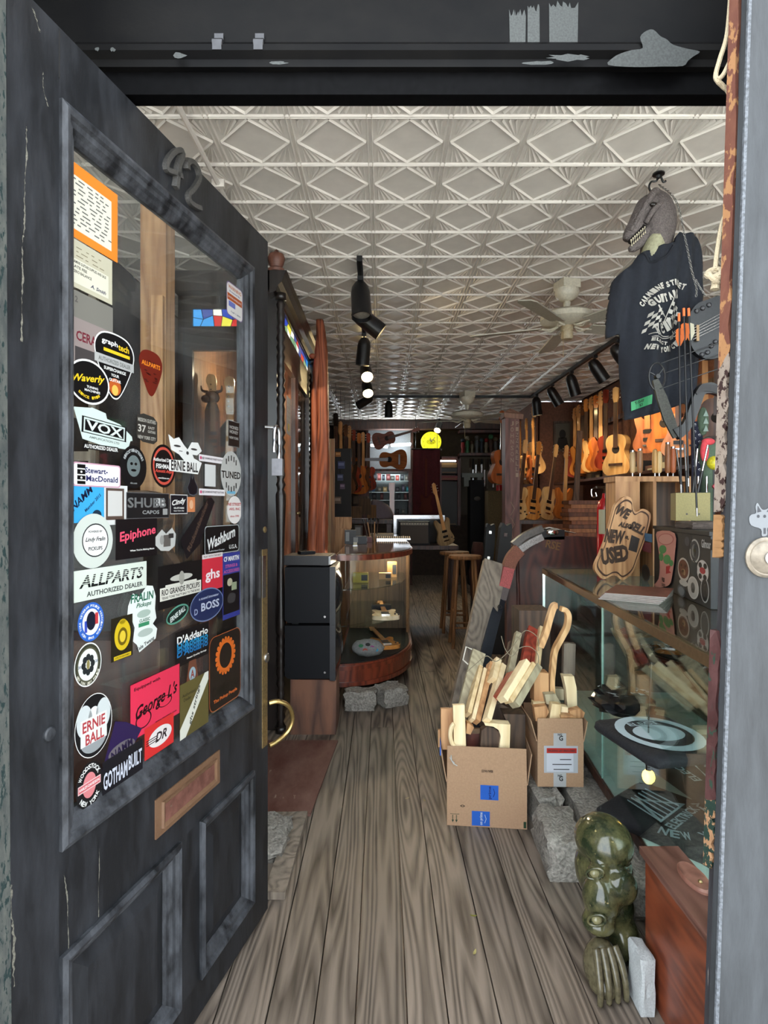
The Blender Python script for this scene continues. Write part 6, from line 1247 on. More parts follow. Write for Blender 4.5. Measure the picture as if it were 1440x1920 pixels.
for y0, y1 in ((.182, .238), (.0, .062)):
    o = onfront(b2, 'tape', m_print((206, 206, 206)), R4(.070, y0, .056, y1 - y0), .0003); mb = MB(); put_text(mb, 'G', .103, (y0 + y1) / 2 + .006, .022, .018, FT, .03, 0, 0, .0010); put_text(mb, 'NG', .098, y0 + .05, .010, .018, FT, .03, 0, 0, .0010); mb.build('lettering', m_print((30, 30, 32)), o)

def cpx(cx_, cy_): return 800 + .25 * cx_, 1100 + .25 * cy_
NSTICK = [0]
def stick(a, b, wc, th, Y0, Y1, mat, label, name='wood_offcut', group='offcuts in the boxes', cat='wood', notch=None):
    """a bar between two points of the crop (far end b deeper), wc crop pixels wide, th metres deep"""
    pa, pb = W(*cpx(*a), Y0), W(*cpx(*b), Y1); d = pb - pa; w = wc * .25 / F * (Y0 + Y1) / 2
    t = Vector((0, 1, 0)); T = frame(pa, d, t.cross(d)); 
    mb = MB(); mb.box((0, -w / 2, -th / 2), (d.length, w / 2, th / 2), T)
    return solo(mb, name, mat, label, cat, group, bevel=.0025)
M_red = m_wood('red_stained_wood', srgb(112, 40, 30), srgb(160, 66, 48), rough=.5)
M_olive = m_wood('grey_green_wood', srgb(132, 122, 98), srgb(168, 158, 130), rough=.7)
M_cutend = m_wood('fresh_cut_pine', srgb(212, 186, 140), srgb(236, 216, 176), rough=.65, rings=5)
stick((152, 1215), (150, 912), 92, .03, 2.66, 2.68, M_tan, 'tan offcut at the left corner of the larger box')
stick((250, 1240), (238, 882), 88, .025, 2.60, 2.62, M_cutend, 'yellow pine offcut standing before the tan one')
stick((110, 1200), (110, 1070), 50, .02, 2.70, 2.71, M_tan, 'short brown offcut against the left flap')
stick((262, 1000), (390, 490), 105, .02, 2.72, 2.95, M_olive, 'wide grey brown board at the left of the leaning bundle')
stick((305, 960), (395, 605), 30, .04, 2.66, 2.90, M_pale, 'first pale strip of the leaning bundle'); stick((335, 1005), (428, 625), 28, .04, 2.66, 2.90, M_cutend, 'second pale strip of the leaning bundle')
stick((372, 1015), (478, 580), 38, .04, 2.66, 2.92, M_tan, 'tan strip in the middle of the leaning bundle'); stick((428, 1040), (530, 565), 44, .035, 2.66, 2.92, M_dkbrown, 'dark strip in the leaning bundle'); stick((490, 710), (520, 560), 48, .055, 2.80, 2.92, M_cutend, 'short pale block on the dark strip')
stick((450, 1005), (565, 595), 40, .04, 2.60, 2.88, M_cutend, 'rightmost pale strip of the leaning bundle')
stick((540, 830), (640, 655), 46, .05, 2.66, 2.76, M_red, 'red stained stick sticking out lowest'); stick((565, 850), (738, 565), 48, .05, 2.60, 2.76, M_cutend, 'first cream stick of the right bundle'); stick((608, 862), (782, 582), 34, .05, 2.60, 2.76, M_pale, 'second cream stick of the right bundle'); stick((655, 888), (825, 598), 52, .05, 2.60, 2.76, M_olive, 'grey green stick at the right of the cream ones')
stick((620, 660), (685, 350), 46, .03, 2.84, 3.0, M_olive, 'grey green slat standing behind the cream sticks'); stick((585, 700), (640, 420), 50, .03, 2.92, 3.04, M_dkbrown, 'brown slat behind the bundle'); stick((735, 570), (785, 295), 58, .03, 2.86, 3.02, M_red, 'left red board of the tied pair'); stick((790, 590), (820, 315), 40, .03, 2.86, 3.02, M_red, 'right red board of the tied pair'); stick((825, 600), (858, 308), 36, .03, 2.84, 3.0, M_pale, 'pale slat with a rounded end beside the red boards')
def traced(pts, th, Y, mat, label, name='wood_offcut', group='offcuts in the boxes'):
    mb = MB(); T = Matrix(((1, 0, 0, 0), (0, 0, -1, Y), (0, 1, 0, 0), (0, 0, 0, 1)))
    mb.prism([(W(*cpx(*q), Y).x, W(*cpx(*q), Y).z) for q in pts], -th, 0, T); return solo(mb, name, mat, label, 'wood', group, bevel=.002)
traced([(430, 1020), (628, 1035), (622, 1245), (540, 1245), (548, 1180), (556, 1120), (540, 1075), (500, 1050), (440, 1042)], .05, 2.585, M_cutend, 'pale offcut with a curved bite, against the front flap')
traced([(412, 1080), (450, 1050), (510, 1060), (548, 1100), (552, 1160), (535, 1240), (400, 1240)], .04, 2.60, M_dkbrown, 'dark half-round offcut inside the curved bite')
traced([(575, 955), (740, 960), (740, 1250), (630, 1250), (625, 1080)], .08, 2.66, M_dkbrown, 'large dark block with a pale top edge'); traced([(478, 900), (560, 880), (668, 935), (690, 1000), (560, 1020), (470, 985)], .07, 2.74, M_dkbrown, 'dark chunk behind the large block')
traced([(300, 1110), (420, 1100), (430, 1220), (300, 1215)], .06, 2.66, M_mahog2, 'plum brown block at the middle of the larger box'); traced([(305, 1020), (355, 1055), (330, 1110), (295, 1100)], .04, 2.63, M_tan, 'small angled tan block')
hw = W(*cpx(215, 1200), 2.585); mb = MB(); mb.tube([W(*cpx(215 + (38 * math.cos(R(a)) if True else 0), 1110 + 85 * math.sin(R(a))), 2.585) for a in range(100, 260, 12)], .010, 8); solo(mb, 'wood_ring', M_cutend, 'pale bent wooden hoop at the left of the larger box', 'wood', 'offcuts in the boxes', smooth=True)
tl = MB(); tl.tube(spline([W(*cpx(*q), 2.78) for q in ((300, 640), (380, 570), (450, 520), (520, 560), (600, 500), (660, 430), (740, 330), (830, 380), (840, 480))], 6, False), .0018, 5); tl.tube(spline([W(*cpx(*q), 2.72) for q in ((560, 370), (590, 470), (640, 520), (700, 460), (770, 450), (830, 500), (840, 570))], 6, False), .0018, 5); solo(tl, 'twine', m_plain('grey_twine', srgb(130, 120, 100), rough=.9), 'loose twine tied round the bundles of offcuts', 'string', smooth=True)
mb = MB(); mb.tube([W(*cpx(*q), 2.9) for q in ((330, 600), (272, 548), (296, 450), (340, 470))], .0035, 6); solo(mb, 'wire_handle', m_plain('white_wire', srgb(206, 200, 188), rough=.4), 'bent white wire handle behind the leaning bundle', 'wire', smooth=True)
# smaller box
M_ash = m_wood('ash_wood', srgb(172, 128, 82), srgb(214, 172, 122), rough=.5, scale=(18, 18, 9), rings=20)
traced([(805, 640), (915, 650), (918, 870), (805, 870)], .07, 2.72, M_tan, 'square tan block at the back of the smaller box')
def chairleg(pts, w, th, Y, lab):
    P = [Vector((W(*cpx(*q), Y).x, Y, W(*cpx(*q), Y).z)) for q in spline(pts, 6, False)]; k = len(P); r = []
    for i, q in enumerate(P):
        t = (P[min(i + 1, k - 1)] - P[max(0, i - 1)]).normalized(); n = Vector((t.z, 0, -t.x)); r.append([q - n * w + Vector((0, -th, 0)), q + n * w + Vector((0, -th, 0)), q + n * w + Vector((0, th, 0)), q - n * w + Vector((0, th, 0))])
    mb = MB(); mb.loft(r); solo(mb, 'curved_leg', M_ash, lab, 'wood', 'offcuts in the boxes', bevel=.002)
chairleg([(950, 900), (935, 740), (945, 600), (960, 480), (1010, 380), (1050, 300), (1060, 220), (1040, 175), (1005, 165)], .011, .02, 2.74, 'S-shaped ash chair leg rising from the smaller box')
chairleg([(850, 450), (890, 350), (920, 240), (950, 150), (975, 140)], .013, .02, 2.80, 'straight ash leg crossing behind the S-shaped one')
traced([(1030, 430), (1060, 424), (1118, 430), (1112, 665), (1025, 665)], .03, 2.78, M_greyw, 'grey brown board standing upright in the smaller box'); traced([(1025, 672), (1105, 672), (1125, 760), (1130, 940), (1060, 940), (1045, 760)], .05, 2.74, M_cutend, 'pale board below the grey one')
for pts, Y, m, lab in (([(800, 868), (888, 868), (885, 900), (800, 900)], 2.70, M_cutend, 'pinkish pale end grain block at the left rim'), ([(805, 905), (900, 895), (918, 940), (885, 1010), (820, 1010)], 2.63, M_tan, 'brown wedge at the left rim of the smaller box'), ([(885, 810), (965, 805), (1005, 870), (990, 905), (900, 880)], 2.68, M_olive, 'olive chunk in the middle of the smaller box'), ([(940, 880), (1008, 885), (1000, 1010), (918, 1010)], 2.635, M_pale, 'yellowish block standing at the front rim'), ([(1010, 900), (1060, 905), (1062, 960), (1008, 960)], 2.66, M_cutend, 'small cream cube at the rim'), ([(1070, 935), (1150, 915), (1187, 945), (1175, 985), (1090, 990)], 2.64, M_tan, 'split brown block at the right rim'), ([(1005, 965), (1100, 970), (1090, 1000), (1010, 1000)], 2.62, M_tan, 'thin brown slip lying on the front rim'), ([(950, 765), (1030, 770), (1030, 850), (985, 850)], 2.76, M_olive, 'dull chunk behind the upright blocks')): traced(pts, .04, Y, m, lab)
p = W(1010, 1180, 3.0); mb = MB(); mb.box((p.x - .10, 3.0, 0), (p.x + .06, 3.18, W(0, 1145, 3.0).z)); solo(mb, 'timber_stump', M_dkbrown, 'dark squared timber standing behind the smaller box', 'wood', bevel=.006)

# ---- leaning timber and the curved bow-like beam
def beam(name, label, pa, pb, w, th, mat, cat='timber'):
    d = Vector(pb) - Vector(pa); T = frame(pa, d, Vector((0, 1, 0)).cross(d)); mb = MB(); mb.box((0, -w / 2, -th / 2), (d.length, w / 2, th / 2), T); return solo(mb, name, mat, label, cat, bevel=.006)
beam('grey_beam', 'weathered grey beam leaning against the mahogany headboard', W(852, 1404, 3.40) + Vector((0, 0, .02)), W(928, 1056, 3.88), .155, .06, M_greyw)
cb = thing('curved_beam', 'long curved beam with red wrapping and a silver tip leaning by the grey beam', 'beam', W(880, 1405, 3.36))
def cseg(name, pts, hw, mat, th=.03):
    P = [Vector(W(a, b, Y)) for a, b, Y in spline(pts, 5, False)]; k = len(P); r = []
    for i, q in enumerate(P):
        t = (P[min(i + 1, k - 1)] - P[max(0, i - 1)]).normalized(); n = Vector((0, 1, 0)).cross(t).normalized(); r.append([q - n * hw - Vector((0, th, 0)), q + n * hw - Vector((0, th, 0)), q + n * hw + Vector((0, th, 0)), q - n * hw + Vector((0, th, 0))])
    mb = MB(); mb.loft(r); return mb.build(name, mat, cb, world=True, bevel=.004)
cseg('black_channel', [(885, 1400, 3.36), (903, 1260, 3.55), (926, 1160, 3.72), (938, 1122, 3.80)], .034, m_plain('blue_black_steel', srgb(34, 38, 46), rough=.3, metal=.4))
cseg('collar', [(938, 1122, 3.80), (944, 1100, 3.82)], .034, m_plain('dull_brown', srgb(74, 62, 60), rough=.6))
cseg('red_wrap', [(944, 1100, 3.82), (949, 1082, 3.83), (953, 1064, 3.84)], .036, m_plain('red_paint_wrap', srgb(150, 62, 60), rough=.6, var=.4, scale=30))
cseg('bark_wrap', [(953, 1064, 3.84), (960, 1046, 3.85), (974, 1030, 3.86)], .040, m_plain('rust_bark', srgb(120, 74, 58), rough=.8, var=.35, scale=40, bump=.5))
cseg('silver_tip', [(974, 1030, 3.86), (992, 1018, 3.87), (1016, 1006, 3.88)], .022, m_plain('scuffed_silver', srgb(150, 146, 144), rough=.35, metal=.5, var=.4, scale=30))
cseg('horn_tip', [(962, 1022, 3.90), (985, 1004, 3.90), (1016, 990, 3.90)], .022, m_plain('grey_horn', srgb(74, 66, 60), rough=.4, var=.3))
mb = MB(); mb.tube([W(937, 1138, 3.72) + Vector((.012 * math.cos(R(a)), -.002, .012 * math.sin(R(a)))) for a in range(0, 360, 30)], .003, 6, closed=True); mb.build('ring', M_blackm, cb, True, world=True)
# ---- carved mahogany panel
YPn = 4.05; cp_ = thing('headboard', 'dark mahogany headboard with carved letters RSE and a chrome fixture above', 'panel', W(1035, 1250, YPn)); cp_.location.z = 0
out = [(W(a, b, YPn).x, W(a, b, YPn).z) for a, b in ((948, 1100), (952, 1060), (968, 1025), (990, 1012), (1030, 1006), (1080, 1005), (1120, 1008), (1150, 1020), (1150, 1200))]; x0 = out[0][0]; x1 = out[-1][0]
mb = MB(); mb.prism([(x0, 0)] + out + [(x1, 0)], -.03, .03, Matrix(((1, 0, 0, 0), (0, 0, -1, YPn), (0, 1, 0, 0), (0, 0, 0, 1)))); mb.build('panel', M_mahog2, cp_, world=True, bevel=.006)
mb = MB(); mb.cyl((W(975, 0, YPn).x, YPn - .032, .05), (W(968, 0, YPn).x, YPn - .032, 1.08), .012, n=8); mb.build('edge_rib', M_mahog2, cp_, world=True)
mb = MB(); Tt = frame(W(1037, 1022, YPn - .035), (1, 0, -.25), (0, 0, 1)); put_text(mb, 'RSE', 0, 0, .055, .10, Tt, .02, 0, 0, .002); mb.build('carved_letters', m_print((150, 112, 74), .8), cp_, world=True)
cfx = thing('chrome_fixture', 'chrome and black lever fixture lying on the headboard', 'fixture', W(1030, 1006, YPn))
mb = MB(); mb.tube([W(985, 1006, YPn), W(1000, 996, YPn), W(1030, 990, YPn), W(1080, 1000, YPn)], [.012, .012, .010, .003], 8); mb.build('lever', M_chrome, cfx, True, world=True)
mb = MB(); mb.box((-.11, -.03, -.012), (.06, .03, .055), Matrix.Translation(W(1040, 1008, YPn))); mb.build('block', M_blackm, cfx, world=True, bevel=.008)
mb = MB(); mb.ball(W(1036, 998, YPn - .03), (.045, .014, .026), 12); mb.build('bell', M_chrome, cfx, True, world=True)
# ---- carved post in mid shop
YJ = 6.0; po = W(958, 1200, YJ); jp = thing('carved_post', 'purple brown square post with names cut into it, in the middle of the shop', 'post', (po.x, YJ, 0))
z1 = W(0, 785, YJ).z; mb = MB(); mb.loft([[(x - .0, y, z) for x, y in ((-.075, -.075), (.075, -.075), (.075, .075), (-.075, .075))] for z in (0, .8, 1.6, z1)]); mb.build('shaft', m_wood('plum_timber', srgb(72, 46, 44), srgb(112, 76, 70), rough=.6), jp, bevel=.006, jitter=.004)
mb = MB(); mb.loft([[(-.09, -.09, z1), (.10, -.09, z1 - .02), (.10, .09, z1 - .02), (-.09, .09, z1)], [(-.09, -.09, z1 + .05), (.11, -.09, z1 + .03), (.11, .09, z1 + .03), (-.09, .09, z1 + .05)], [(-.02, -.04, z1 + .10), (.08, -.04, z1 + .06), (.08, .05, z1 + .06), (-.02, .05, z1 + .10)]]); mb.build('cap', m_wood('cap_timber', srgb(90, 64, 54), srgb(130, 96, 80), rough=.7), jp, bevel=.004)
mb = MB()
for i, chh in enumerate('JOHNSON'): put_text(mb, chh, -.005, z1 - .06 - i * .062, .045, .032, frame((0, -.079, 0), (1, 0, 0), (0, 0, 1)), .01)
for i, chh in enumerate('PIZZARELLI'): put_text(mb, chh, .045, z1 - .06 - i * .058, .042, .028, frame((0, -.079, 0), (1, 0, 0), (0, 0, 1)), .01)
for i in range(5):
    z = 1.45 - i * .16; mb.cyl((-.02, -.079, z), (.02, -.079, z - .07), .003, n=4); mb.cyl((.02, -.079, z - .07), (-.02, -.079, z - .14), .003, n=4)
mb.build('carved_letters', m_print((186, 160, 140), .8), jp)

# ---- ceiling fans
def fan(loc, rot, label, s=1.0):
    t = thing('ceiling_fan', label, 'fan', loc, R(rot)); M_f = m_plain('cream_enamel', srgb(196, 190, 172), rough=.35, var=.12); M_bl = m_plain('blade_cream', srgb(168, 164, 150), rough=.5)
    mb = MB(); mb.box((-.085 * s, -.085 * s, -.09 * s), (.085 * s, .085 * s, -.012)); mb.build('mount', M_f, t, bevel=.006)
    mb = MB(); mb.lathe([(.105 * s, -.09 * s), (.11 * s, -.12 * s), (.095 * s, -.16 * s), (.06 * s, -.19 * s), (.035 * s, -.20 * s)], 22); mb.build('canopy', M_f, t, True)
    mb = MB(); mb.lathe([(.02 * s, -.19 * s), (.034 * s, -.21 * s), (.03 * s, -.25 * s), (.02 * s, -.27 * s), (.02 * s, -.30 * s)], 14); mb.build('down_rod', M_f, t, True)
    mb = MB(); mb.lathe([(.05 * s, -.29 * s), (.20 * s, -.305 * s), (.235 * s, -.33 * s), (.235 * s, -.375 * s), (.20 * s, -.40 * s), (.10 * s, -.415 * s), (.06 * s, -.42 * s)], 28); mb.build('motor_housing', M_f, t, True)
    mb = MB(); mb.lathe([(.055 * s, -.42 * s), (.058 * s, -.46 * s), (.05 * s, -.47 * s), (.055 * s, -.52 * s), (.045 * s, -.54 * s), (.0, -.545 * s)], 18); mb.build('hub', m_plain('hub_tan', srgb(170, 156, 128), rough=.4), t, True)
    for k in range(5):
        T = Matrix.Rotation(R(72 * k), 4, 'Z')
        mb = MB(); mb.tube(spline([(.08 * s, 0, -.42 * s), (.14 * s, .03 * s, -.445 * s), (.20 * s, 0, -.43 * s), (.25 * s, .0, -.425 * s)], 4, False), .010 * s, 7, M=T); mb.tube(spline([(.08 * s, 0, -.42 * s), (.14 * s, -.03 * s, -.445 * s), (.20 * s, 0, -.43 * s), (.25 * s, .0, -.425 * s)], 4, False), .010 * s, 7, M=T); br = mb.build('blade_iron', M_f, t, True)
        mb = MB(); mb.prism([(.22 * s, -.055), (.64, -.066), (.68, -.045), (.68, .045), (.64, .066), (.22 * s, .055)], -.004, .004, T @ Matrix.Translation((0, 0, -.425 * s)) @ Matrix.Rotation(R(-11), 4, 'X')); mb.build('blade', M_bl, t)
    mb = MB(); mb.cyl((-.05 * s, -.02 * s, -.70 * s), (-.05 * s, -.02 * s, -.45 * s), .002, n=5); mb.build('pull_chain', M_brass, t)
    return t
p = Vector((0, 4.12, 0)); fan(((1063 - CX) / F * 4.12, 4.12, CEIL), 15, 'cream five-bladed ceiling fan nearest the door', .78)
fan(((876 - CX) / F * 8.1, 8.1, CEIL), 20, 'cream ceiling fan at the back of the shop', .95)
# ---- lighting tracks and spots
def track(name, label, a, b):
    t = thing(name, label, 'light track', a); a, b = Vector(a), Vector(b); d = b - a; T = frame(a, d, Vector((0, 0, 1)).cross(d)); mb = MB(); mb.box((0, -.018, -.045), (d.length, .018, -.010), T); mb.build('rail', M_blackm, t, world=True)
    mb = MB(); mb.box((0.0, -.007, -.047), (d.length, .007, -.0452), T); mb.build('slot', m_plain('slot_black', srgb(6, 6, 7), rough=.6), t, world=True)
track('light_track', 'black lighting track along the left of the ceiling', (-.145, 3.70, CEIL), (-.205, 8.3, CEIL)); track('light_track', 'black lighting track along the right of the ceiling', (2.2, 5.3, CEIL), (2.13, 8.34, CEIL)); track('light_track', 'black lighting track crossing the ceiling at the back', (-.22, 8.36, CEIL), (2.15, 8.36, CEIL))
def spot(base, aim, label, lit, s=1.0, power=0, kind=0):
    """bullet-shaped can hung from the track and turned along aim"""
    base = Vector(base); t = thing('spotlight', label, 'spotlight', base, group='track spotlights'); aim = Vector(aim).normalized()
    mb = MB(); mb.box((-.02, -.02, -.075), (.02, .02, -.046)); mb.cyl((0, 0, -.14), (0, 0, -.07), .006, n=8); mb.build('stem', M_blackm, t)
    c = Vector((0, 0, -.16 * 1)); ref = Vector((0, 0, 1)) if abs(aim.z) < .9 else Vector((0, 1, 0)); T = frame(c, ref.cross(aim), aim.cross(ref.cross(aim))); 
    T = Matrix.Translation(c) @ aim.to_track_quat('Z', 'Y').to_matrix().to_4x4()
    r, L = .052 * s, .20 * s
    mb = MB(); n = 20; prof = [(.0, -.07 * s), (r * .55, -.062 * s), (r * .88, -.035 * s), (r, 0), (r * 1.04, L - .06 * s), (r * 1.06, L - .055 * s)]
    rings = [[(q * math.cos(2 * math.pi * j / n), q * math.sin(2 * math.pi * j / n), z) for j in range(n)] for q, z in prof] + [[(q * math.cos(2 * math.pi * j / n), q * math.sin(2 * math.pi * j / n), z) for j in range(n)] for q, z in ((r * .98, L - .055 * s), (r * .95, L - .10 * s))]
    mb.loft(rings, False, True, T); mb.build('can', m_plain('spot_black', srgb(20, 20, 22), rough=.35), t, True)
    mb = MB(); mb.lathe([(r * .95, L - .10 * s), (r * .9, L - .075 * s), (r * .5, L - .068 * s), (0, L - .066 * s)], 20, T); mb.build('lamp_face', m_emit('lamp_on', (1, .74, .36), 14) if lit else m_plain('lamp_off', srgb(120, 116, 108), rough=.2), t, True)
    if power:
        l = bpy.data.lights.new('spot_light', 'SPOT'); l.energy = power; l.color = (1, .78, .48); l.spot_size = R(75); l.spot_blend = .6; l.shadow_soft_size = .03
        lo_ = bpy.data.objects.new('spot_light', l); COL.objects.link(lo_); lo_.location = base + (T @ Vector((0, 0, L * .99))); lo_.rotation_euler = aim.to_track_quat('-Z', 'Y').to_euler()
tx = lambda Y: -.145 - .06 * (Y - 3.7) / 4.6
spot((tx(3.95), 3.95, CEIL), (.06, -.25, -1), 'black spot nearest the door, hanging straight down', False, 1.25)
spot((tx(4.45), 4.45, CEIL), (.75, .1, -.55), 'second track spot, turned right with its lit edge showing', True, 1.25, 9)
spot((tx(5.25), 5.25, CEIL), (-.1, .15, -1), 'third track spot, hanging down', False, 1.15)
spot((tx(6.15), 6.15, CEIL), (.12, -.75, -.62), 'fourth track spot, lit and facing the door', True, 1.15, 10)
spot((tx(6.95), 6.95, CEIL), (.12, -.7, -.72), 'fifth track spot, lit and facing the door', True, 1.15, 10)
spot((tx(7.9), 7.9, CEIL), (-.8, -.2, -.5), 'sixth track spot, unlit and tipped left', False, 1.1)
spot((.09, 8.36, CEIL), (0, 0, -1), 'unlit spot hanging from the crossing track', False, 1.1)
for i, (Y, aim, lit, lab) in enumerate(((5.45, (.6, .1, -.7), True, 'right track spot half hidden by the shirt'), (6.0, (.55, .1, -.75), True, 'right track spot next to the shirt'), (6.7, (.3, .1, -.9), True, 'third right track spot from the shirt'), (7.4, (.5, .05, -.8), True, 'fourth right track spot from the shirt'), (8.1, (.12, .1, -1), True, 'farthest right track spot with its lit rim showing'))):
    spot((2.2 - .023 * (Y - 5.3), Y, CEIL), aim, lab, lit, 1.2, 6.5)
spot((1.0, 10.3, CEIL), (-.25, -.6, -.65), 'lit spot at the back of the shop', True, 1.1, 10)
# conduit
cd = thing('ceiling_conduit', 'thin painted conduit running along the ceiling by the door', 'pipe', (-.80, 2.2, CEIL)); mb = MB(); mb.tube([(-.80, 1.4, CEIL - .03), (-.80, 2.9, CEIL - .03), (-.80, 6.2, CEIL - .03)], .012, 8); mb.build('pipe', M_tin, cd, True, world=True)
for yy in (2.85, 4.2): mb = MB(); mb.box((-.83, yy - .012, CEIL - .045), (-.77, yy + .012, CEIL - .008)); mb.build('clamp', M_tin, cd, world=True)
# ================================================================== GUITARS
OUTL = {
 'acoustic': [(0, 0), (.17, .012), (.30, .07), (.365, .20), (.33, .36), (.245, .52), (.225, .62), (.265, .76), (.25, .90), (.15, .985), (0, 1.0)],
 'single':   [(0, 0), (.16, .01), (.30, .08), (.35, .22), (.31, .40), (.235, .55), (.24, .66), (.30, .80), (.25, .94), (.13, .97), (.09, .90), (0, .90)],
 'double':   [(0, 0), (.16, .02), (.31, .10), (.35, .25), (.28, .45), (.25, .58), (.30, .78), (.31, .96), (.22, 1.02), (.14, .90), (.07, .84), (0, .84)],
}
def outline(kind, L):
    h = OUTL[kind]; left = [(-x, z) for x, z in h[1:]][::-1] if kind != 'single' else [(-x, z) for x, z in OUTL['acoustic'][1:]][::-1]
    pts = [(x * L, z * L) for x, z in h] + [(x * L, z * L) for x, z in (left[1:] if kind == 'acoustic' else left)]
    return [tuple(p) for p in spline(pts, 3)]
GW = {}
def gwood(name, c1, c2, rough=.25): return m_wood('gtr_' + name, srgb(*c1), srgb(*c2), rough=rough, scale=(20, 20, 4), rings=8, bump=.03, coat=.4)
G_honey = gwood('honey', (176, 104, 44), (210, 140, 70)); G_nat = gwood('natural', (196, 146, 88), (222, 178, 120)); G_sun = gwood('amber', (150, 78, 30), (196, 112, 48)); G_walnut = gwood('walnut', (70, 42, 28), (110, 70, 46)); G_red = gwood('red', (104, 36, 26), (150, 60, 42)); G_black = gwood('black', (14, 13, 14), (26, 24, 25)); G_cream = gwood('cream', (206, 186, 150), (226, 208, 176)); G_copper = gwood('copper', (140, 72, 36), (178, 100, 56))
G_neck = gwood('maple_neck', (170, 116, 66), (204, 152, 96), .4); G_rose = gwood('rosewood', (48, 30, 24), (78, 52, 40), .5)
_GM = {}
def gmesh(kind, mat):
    """the part meshes of one kind of guitar, shared by all copies; base of body at z = 0, front towards -y"""
    key = (kind, mat.name)
    if key in _GM: return _GM[key]
    L = .47 if kind == 'acoustic' else .42; th = .095 if kind == 'acoustic' else .042; top = L * (1.0 if kind == 'acoustic' else .9)
    V = Matrix(((1, 0, 0, 0), (0, 0, -1, 0), (0, 1, 0, 0), (0, 0, 0, 1)))            # plan (x, z, out) -> space, out = -y
    out = outline(kind, L); P = {}
    mb = MB(); mb.prism(out, -th / 2, th / 2, V); P['body'] = mb.mesh('body', mat, bevel=.004)
    NL = .36 if kind == 'acoustic' else .44
    nk = top - (.0 if kind == 'acoustic' else .06)
    mb = MB(); mb.loft([[(-.028, th / 2 - .012, nk), (.028, th / 2 - .012, nk), (.022, .012, nk)] , ] * 0 or [[(-w, nk_, o) for w, o in ((a, th / 2 + .004), (-a, th / 2 + .004), (-a * .8, th / 2 - .014), (a * .8, th / 2 - .014))] for a, nk_ in ((.028, nk), (.022, top + NL))], True, True, V); P['neck'] = mb.mesh('neck', G_neck)
    f0 = L * (.68 if kind == 'acoustic' else .60)
    mb = MB(); mb.loft([[(-a, z_, th / 2 + .004), (a, z_, th / 2 + .004), (a, z_, th / 2 + .009), (-a, z_, th / 2 + .009)] for a, z_ in ((.028, f0), (.022, top + NL))], True, True, V); P['fretboard'] = mb.mesh('fretboard', G_rose if kind != 'double' else G_neck)
    zt = top + NL
    hd = [(-.022, zt), (-.036, zt + .05), (-.034, zt + .16), (0, zt + .175), (.034, zt + .16), (.036, zt + .05), (.022, zt)] if kind != 'double' else [(-.022, zt), (-.04, zt + .04), (-.03, zt + .17), (.005, zt + .19), (.028, zt + .165), (.026, zt + .03), (.022, zt)]
    mb = MB(); mb.prism(hd, th / 2 - .012, th / 2 + .004, V); P['headstock'] = mb.mesh('headstock', mat if kind != 'double' else G_neck, bevel=.002)
    mb = MB()
    for i in range(3):
        for s in (-1, 1):
            z_ = zt + .05 + i * .042; mb.cyl((s * .034, z_, th / 2 - .004), (s * .052, z_, th / 2 - .004), .004, n=5, M=V); mb.ball((s * .054, z_, th / 2 - .004), (.006, .009, .005), 6, M=V)
    P['tuning_pegs'] = mb.mesh('tuning_pegs', M_chrome)
    if kind == 'acoustic':
        mb = MB(); mb.flat([(x, y + L * .64) for x, y in ell(.047, .047, 22)], th / 2 + .0008, V); P['sound_hole'] = mb.mesh('sound_hole', m_plain('sound_hole_dark', srgb(26, 16, 12), rough=.8))
        mb = MB(); mb.box((-.085, L * .25, th / 2), (.085, L * .25 + .028, th / 2 + .010), V); P['bridge'] = mb.mesh('bridge', G_rose)
    else:
        for k, zz in enumerate((.30, .50)): mb = MB(); mb.box((-.042, L * zz, th / 2), (.042, L * zz + .036, th / 2 + .008), V); P['pickup' + ('' if k == 0 else '_upper')] = mb.mesh('pickup', m_plain('pickup_black', srgb(18, 18, 20), rough=.3))
        mb = MB(); mb.box((-.045, L * .17, th / 2), (.045, L * .17 + .018, th / 2 + .012), V); P['bridge'] = mb.mesh('bridge', M_chrome)
        mb = MB()
        for q in range(2): mb.cyl((.10 + .035 * q, L * (.26 - .07 * q), th / 2), (.10 + .035 * q, L * (.26 - .07 * q), th / 2 + .014), .009, n=8, M=V)
        P['knobs'] = mb.mesh('knobs', M_blackm)
    _GM[key] = P; return P
def guitar(kind, mat, loc, label, rotz=0, tilt=0, lean=0, group='guitars', s=1.0, parts=True, turn=0):
    t = thing('acoustic_guitar' if kind == 'acoustic' else 'electric_guitar', label, 'guitar', loc, group=group)
    t.rotation_euler = Euler((R(lean), R(tilt), R(rotz)), 'XYZ'); t.scale = (s, s, s)
    for nm, me in gmesh(kind, mat).items():
        o = link(me.name, me, t)
        if nm in ('tuning_pegs', 'knobs'): o['kind'] = 'stuff'
    return t
def peg(p, label):
    """a wall hanger: yoke on a short arm"""
    t = thing('guitar_hanger', label, 'hanger', p); return t
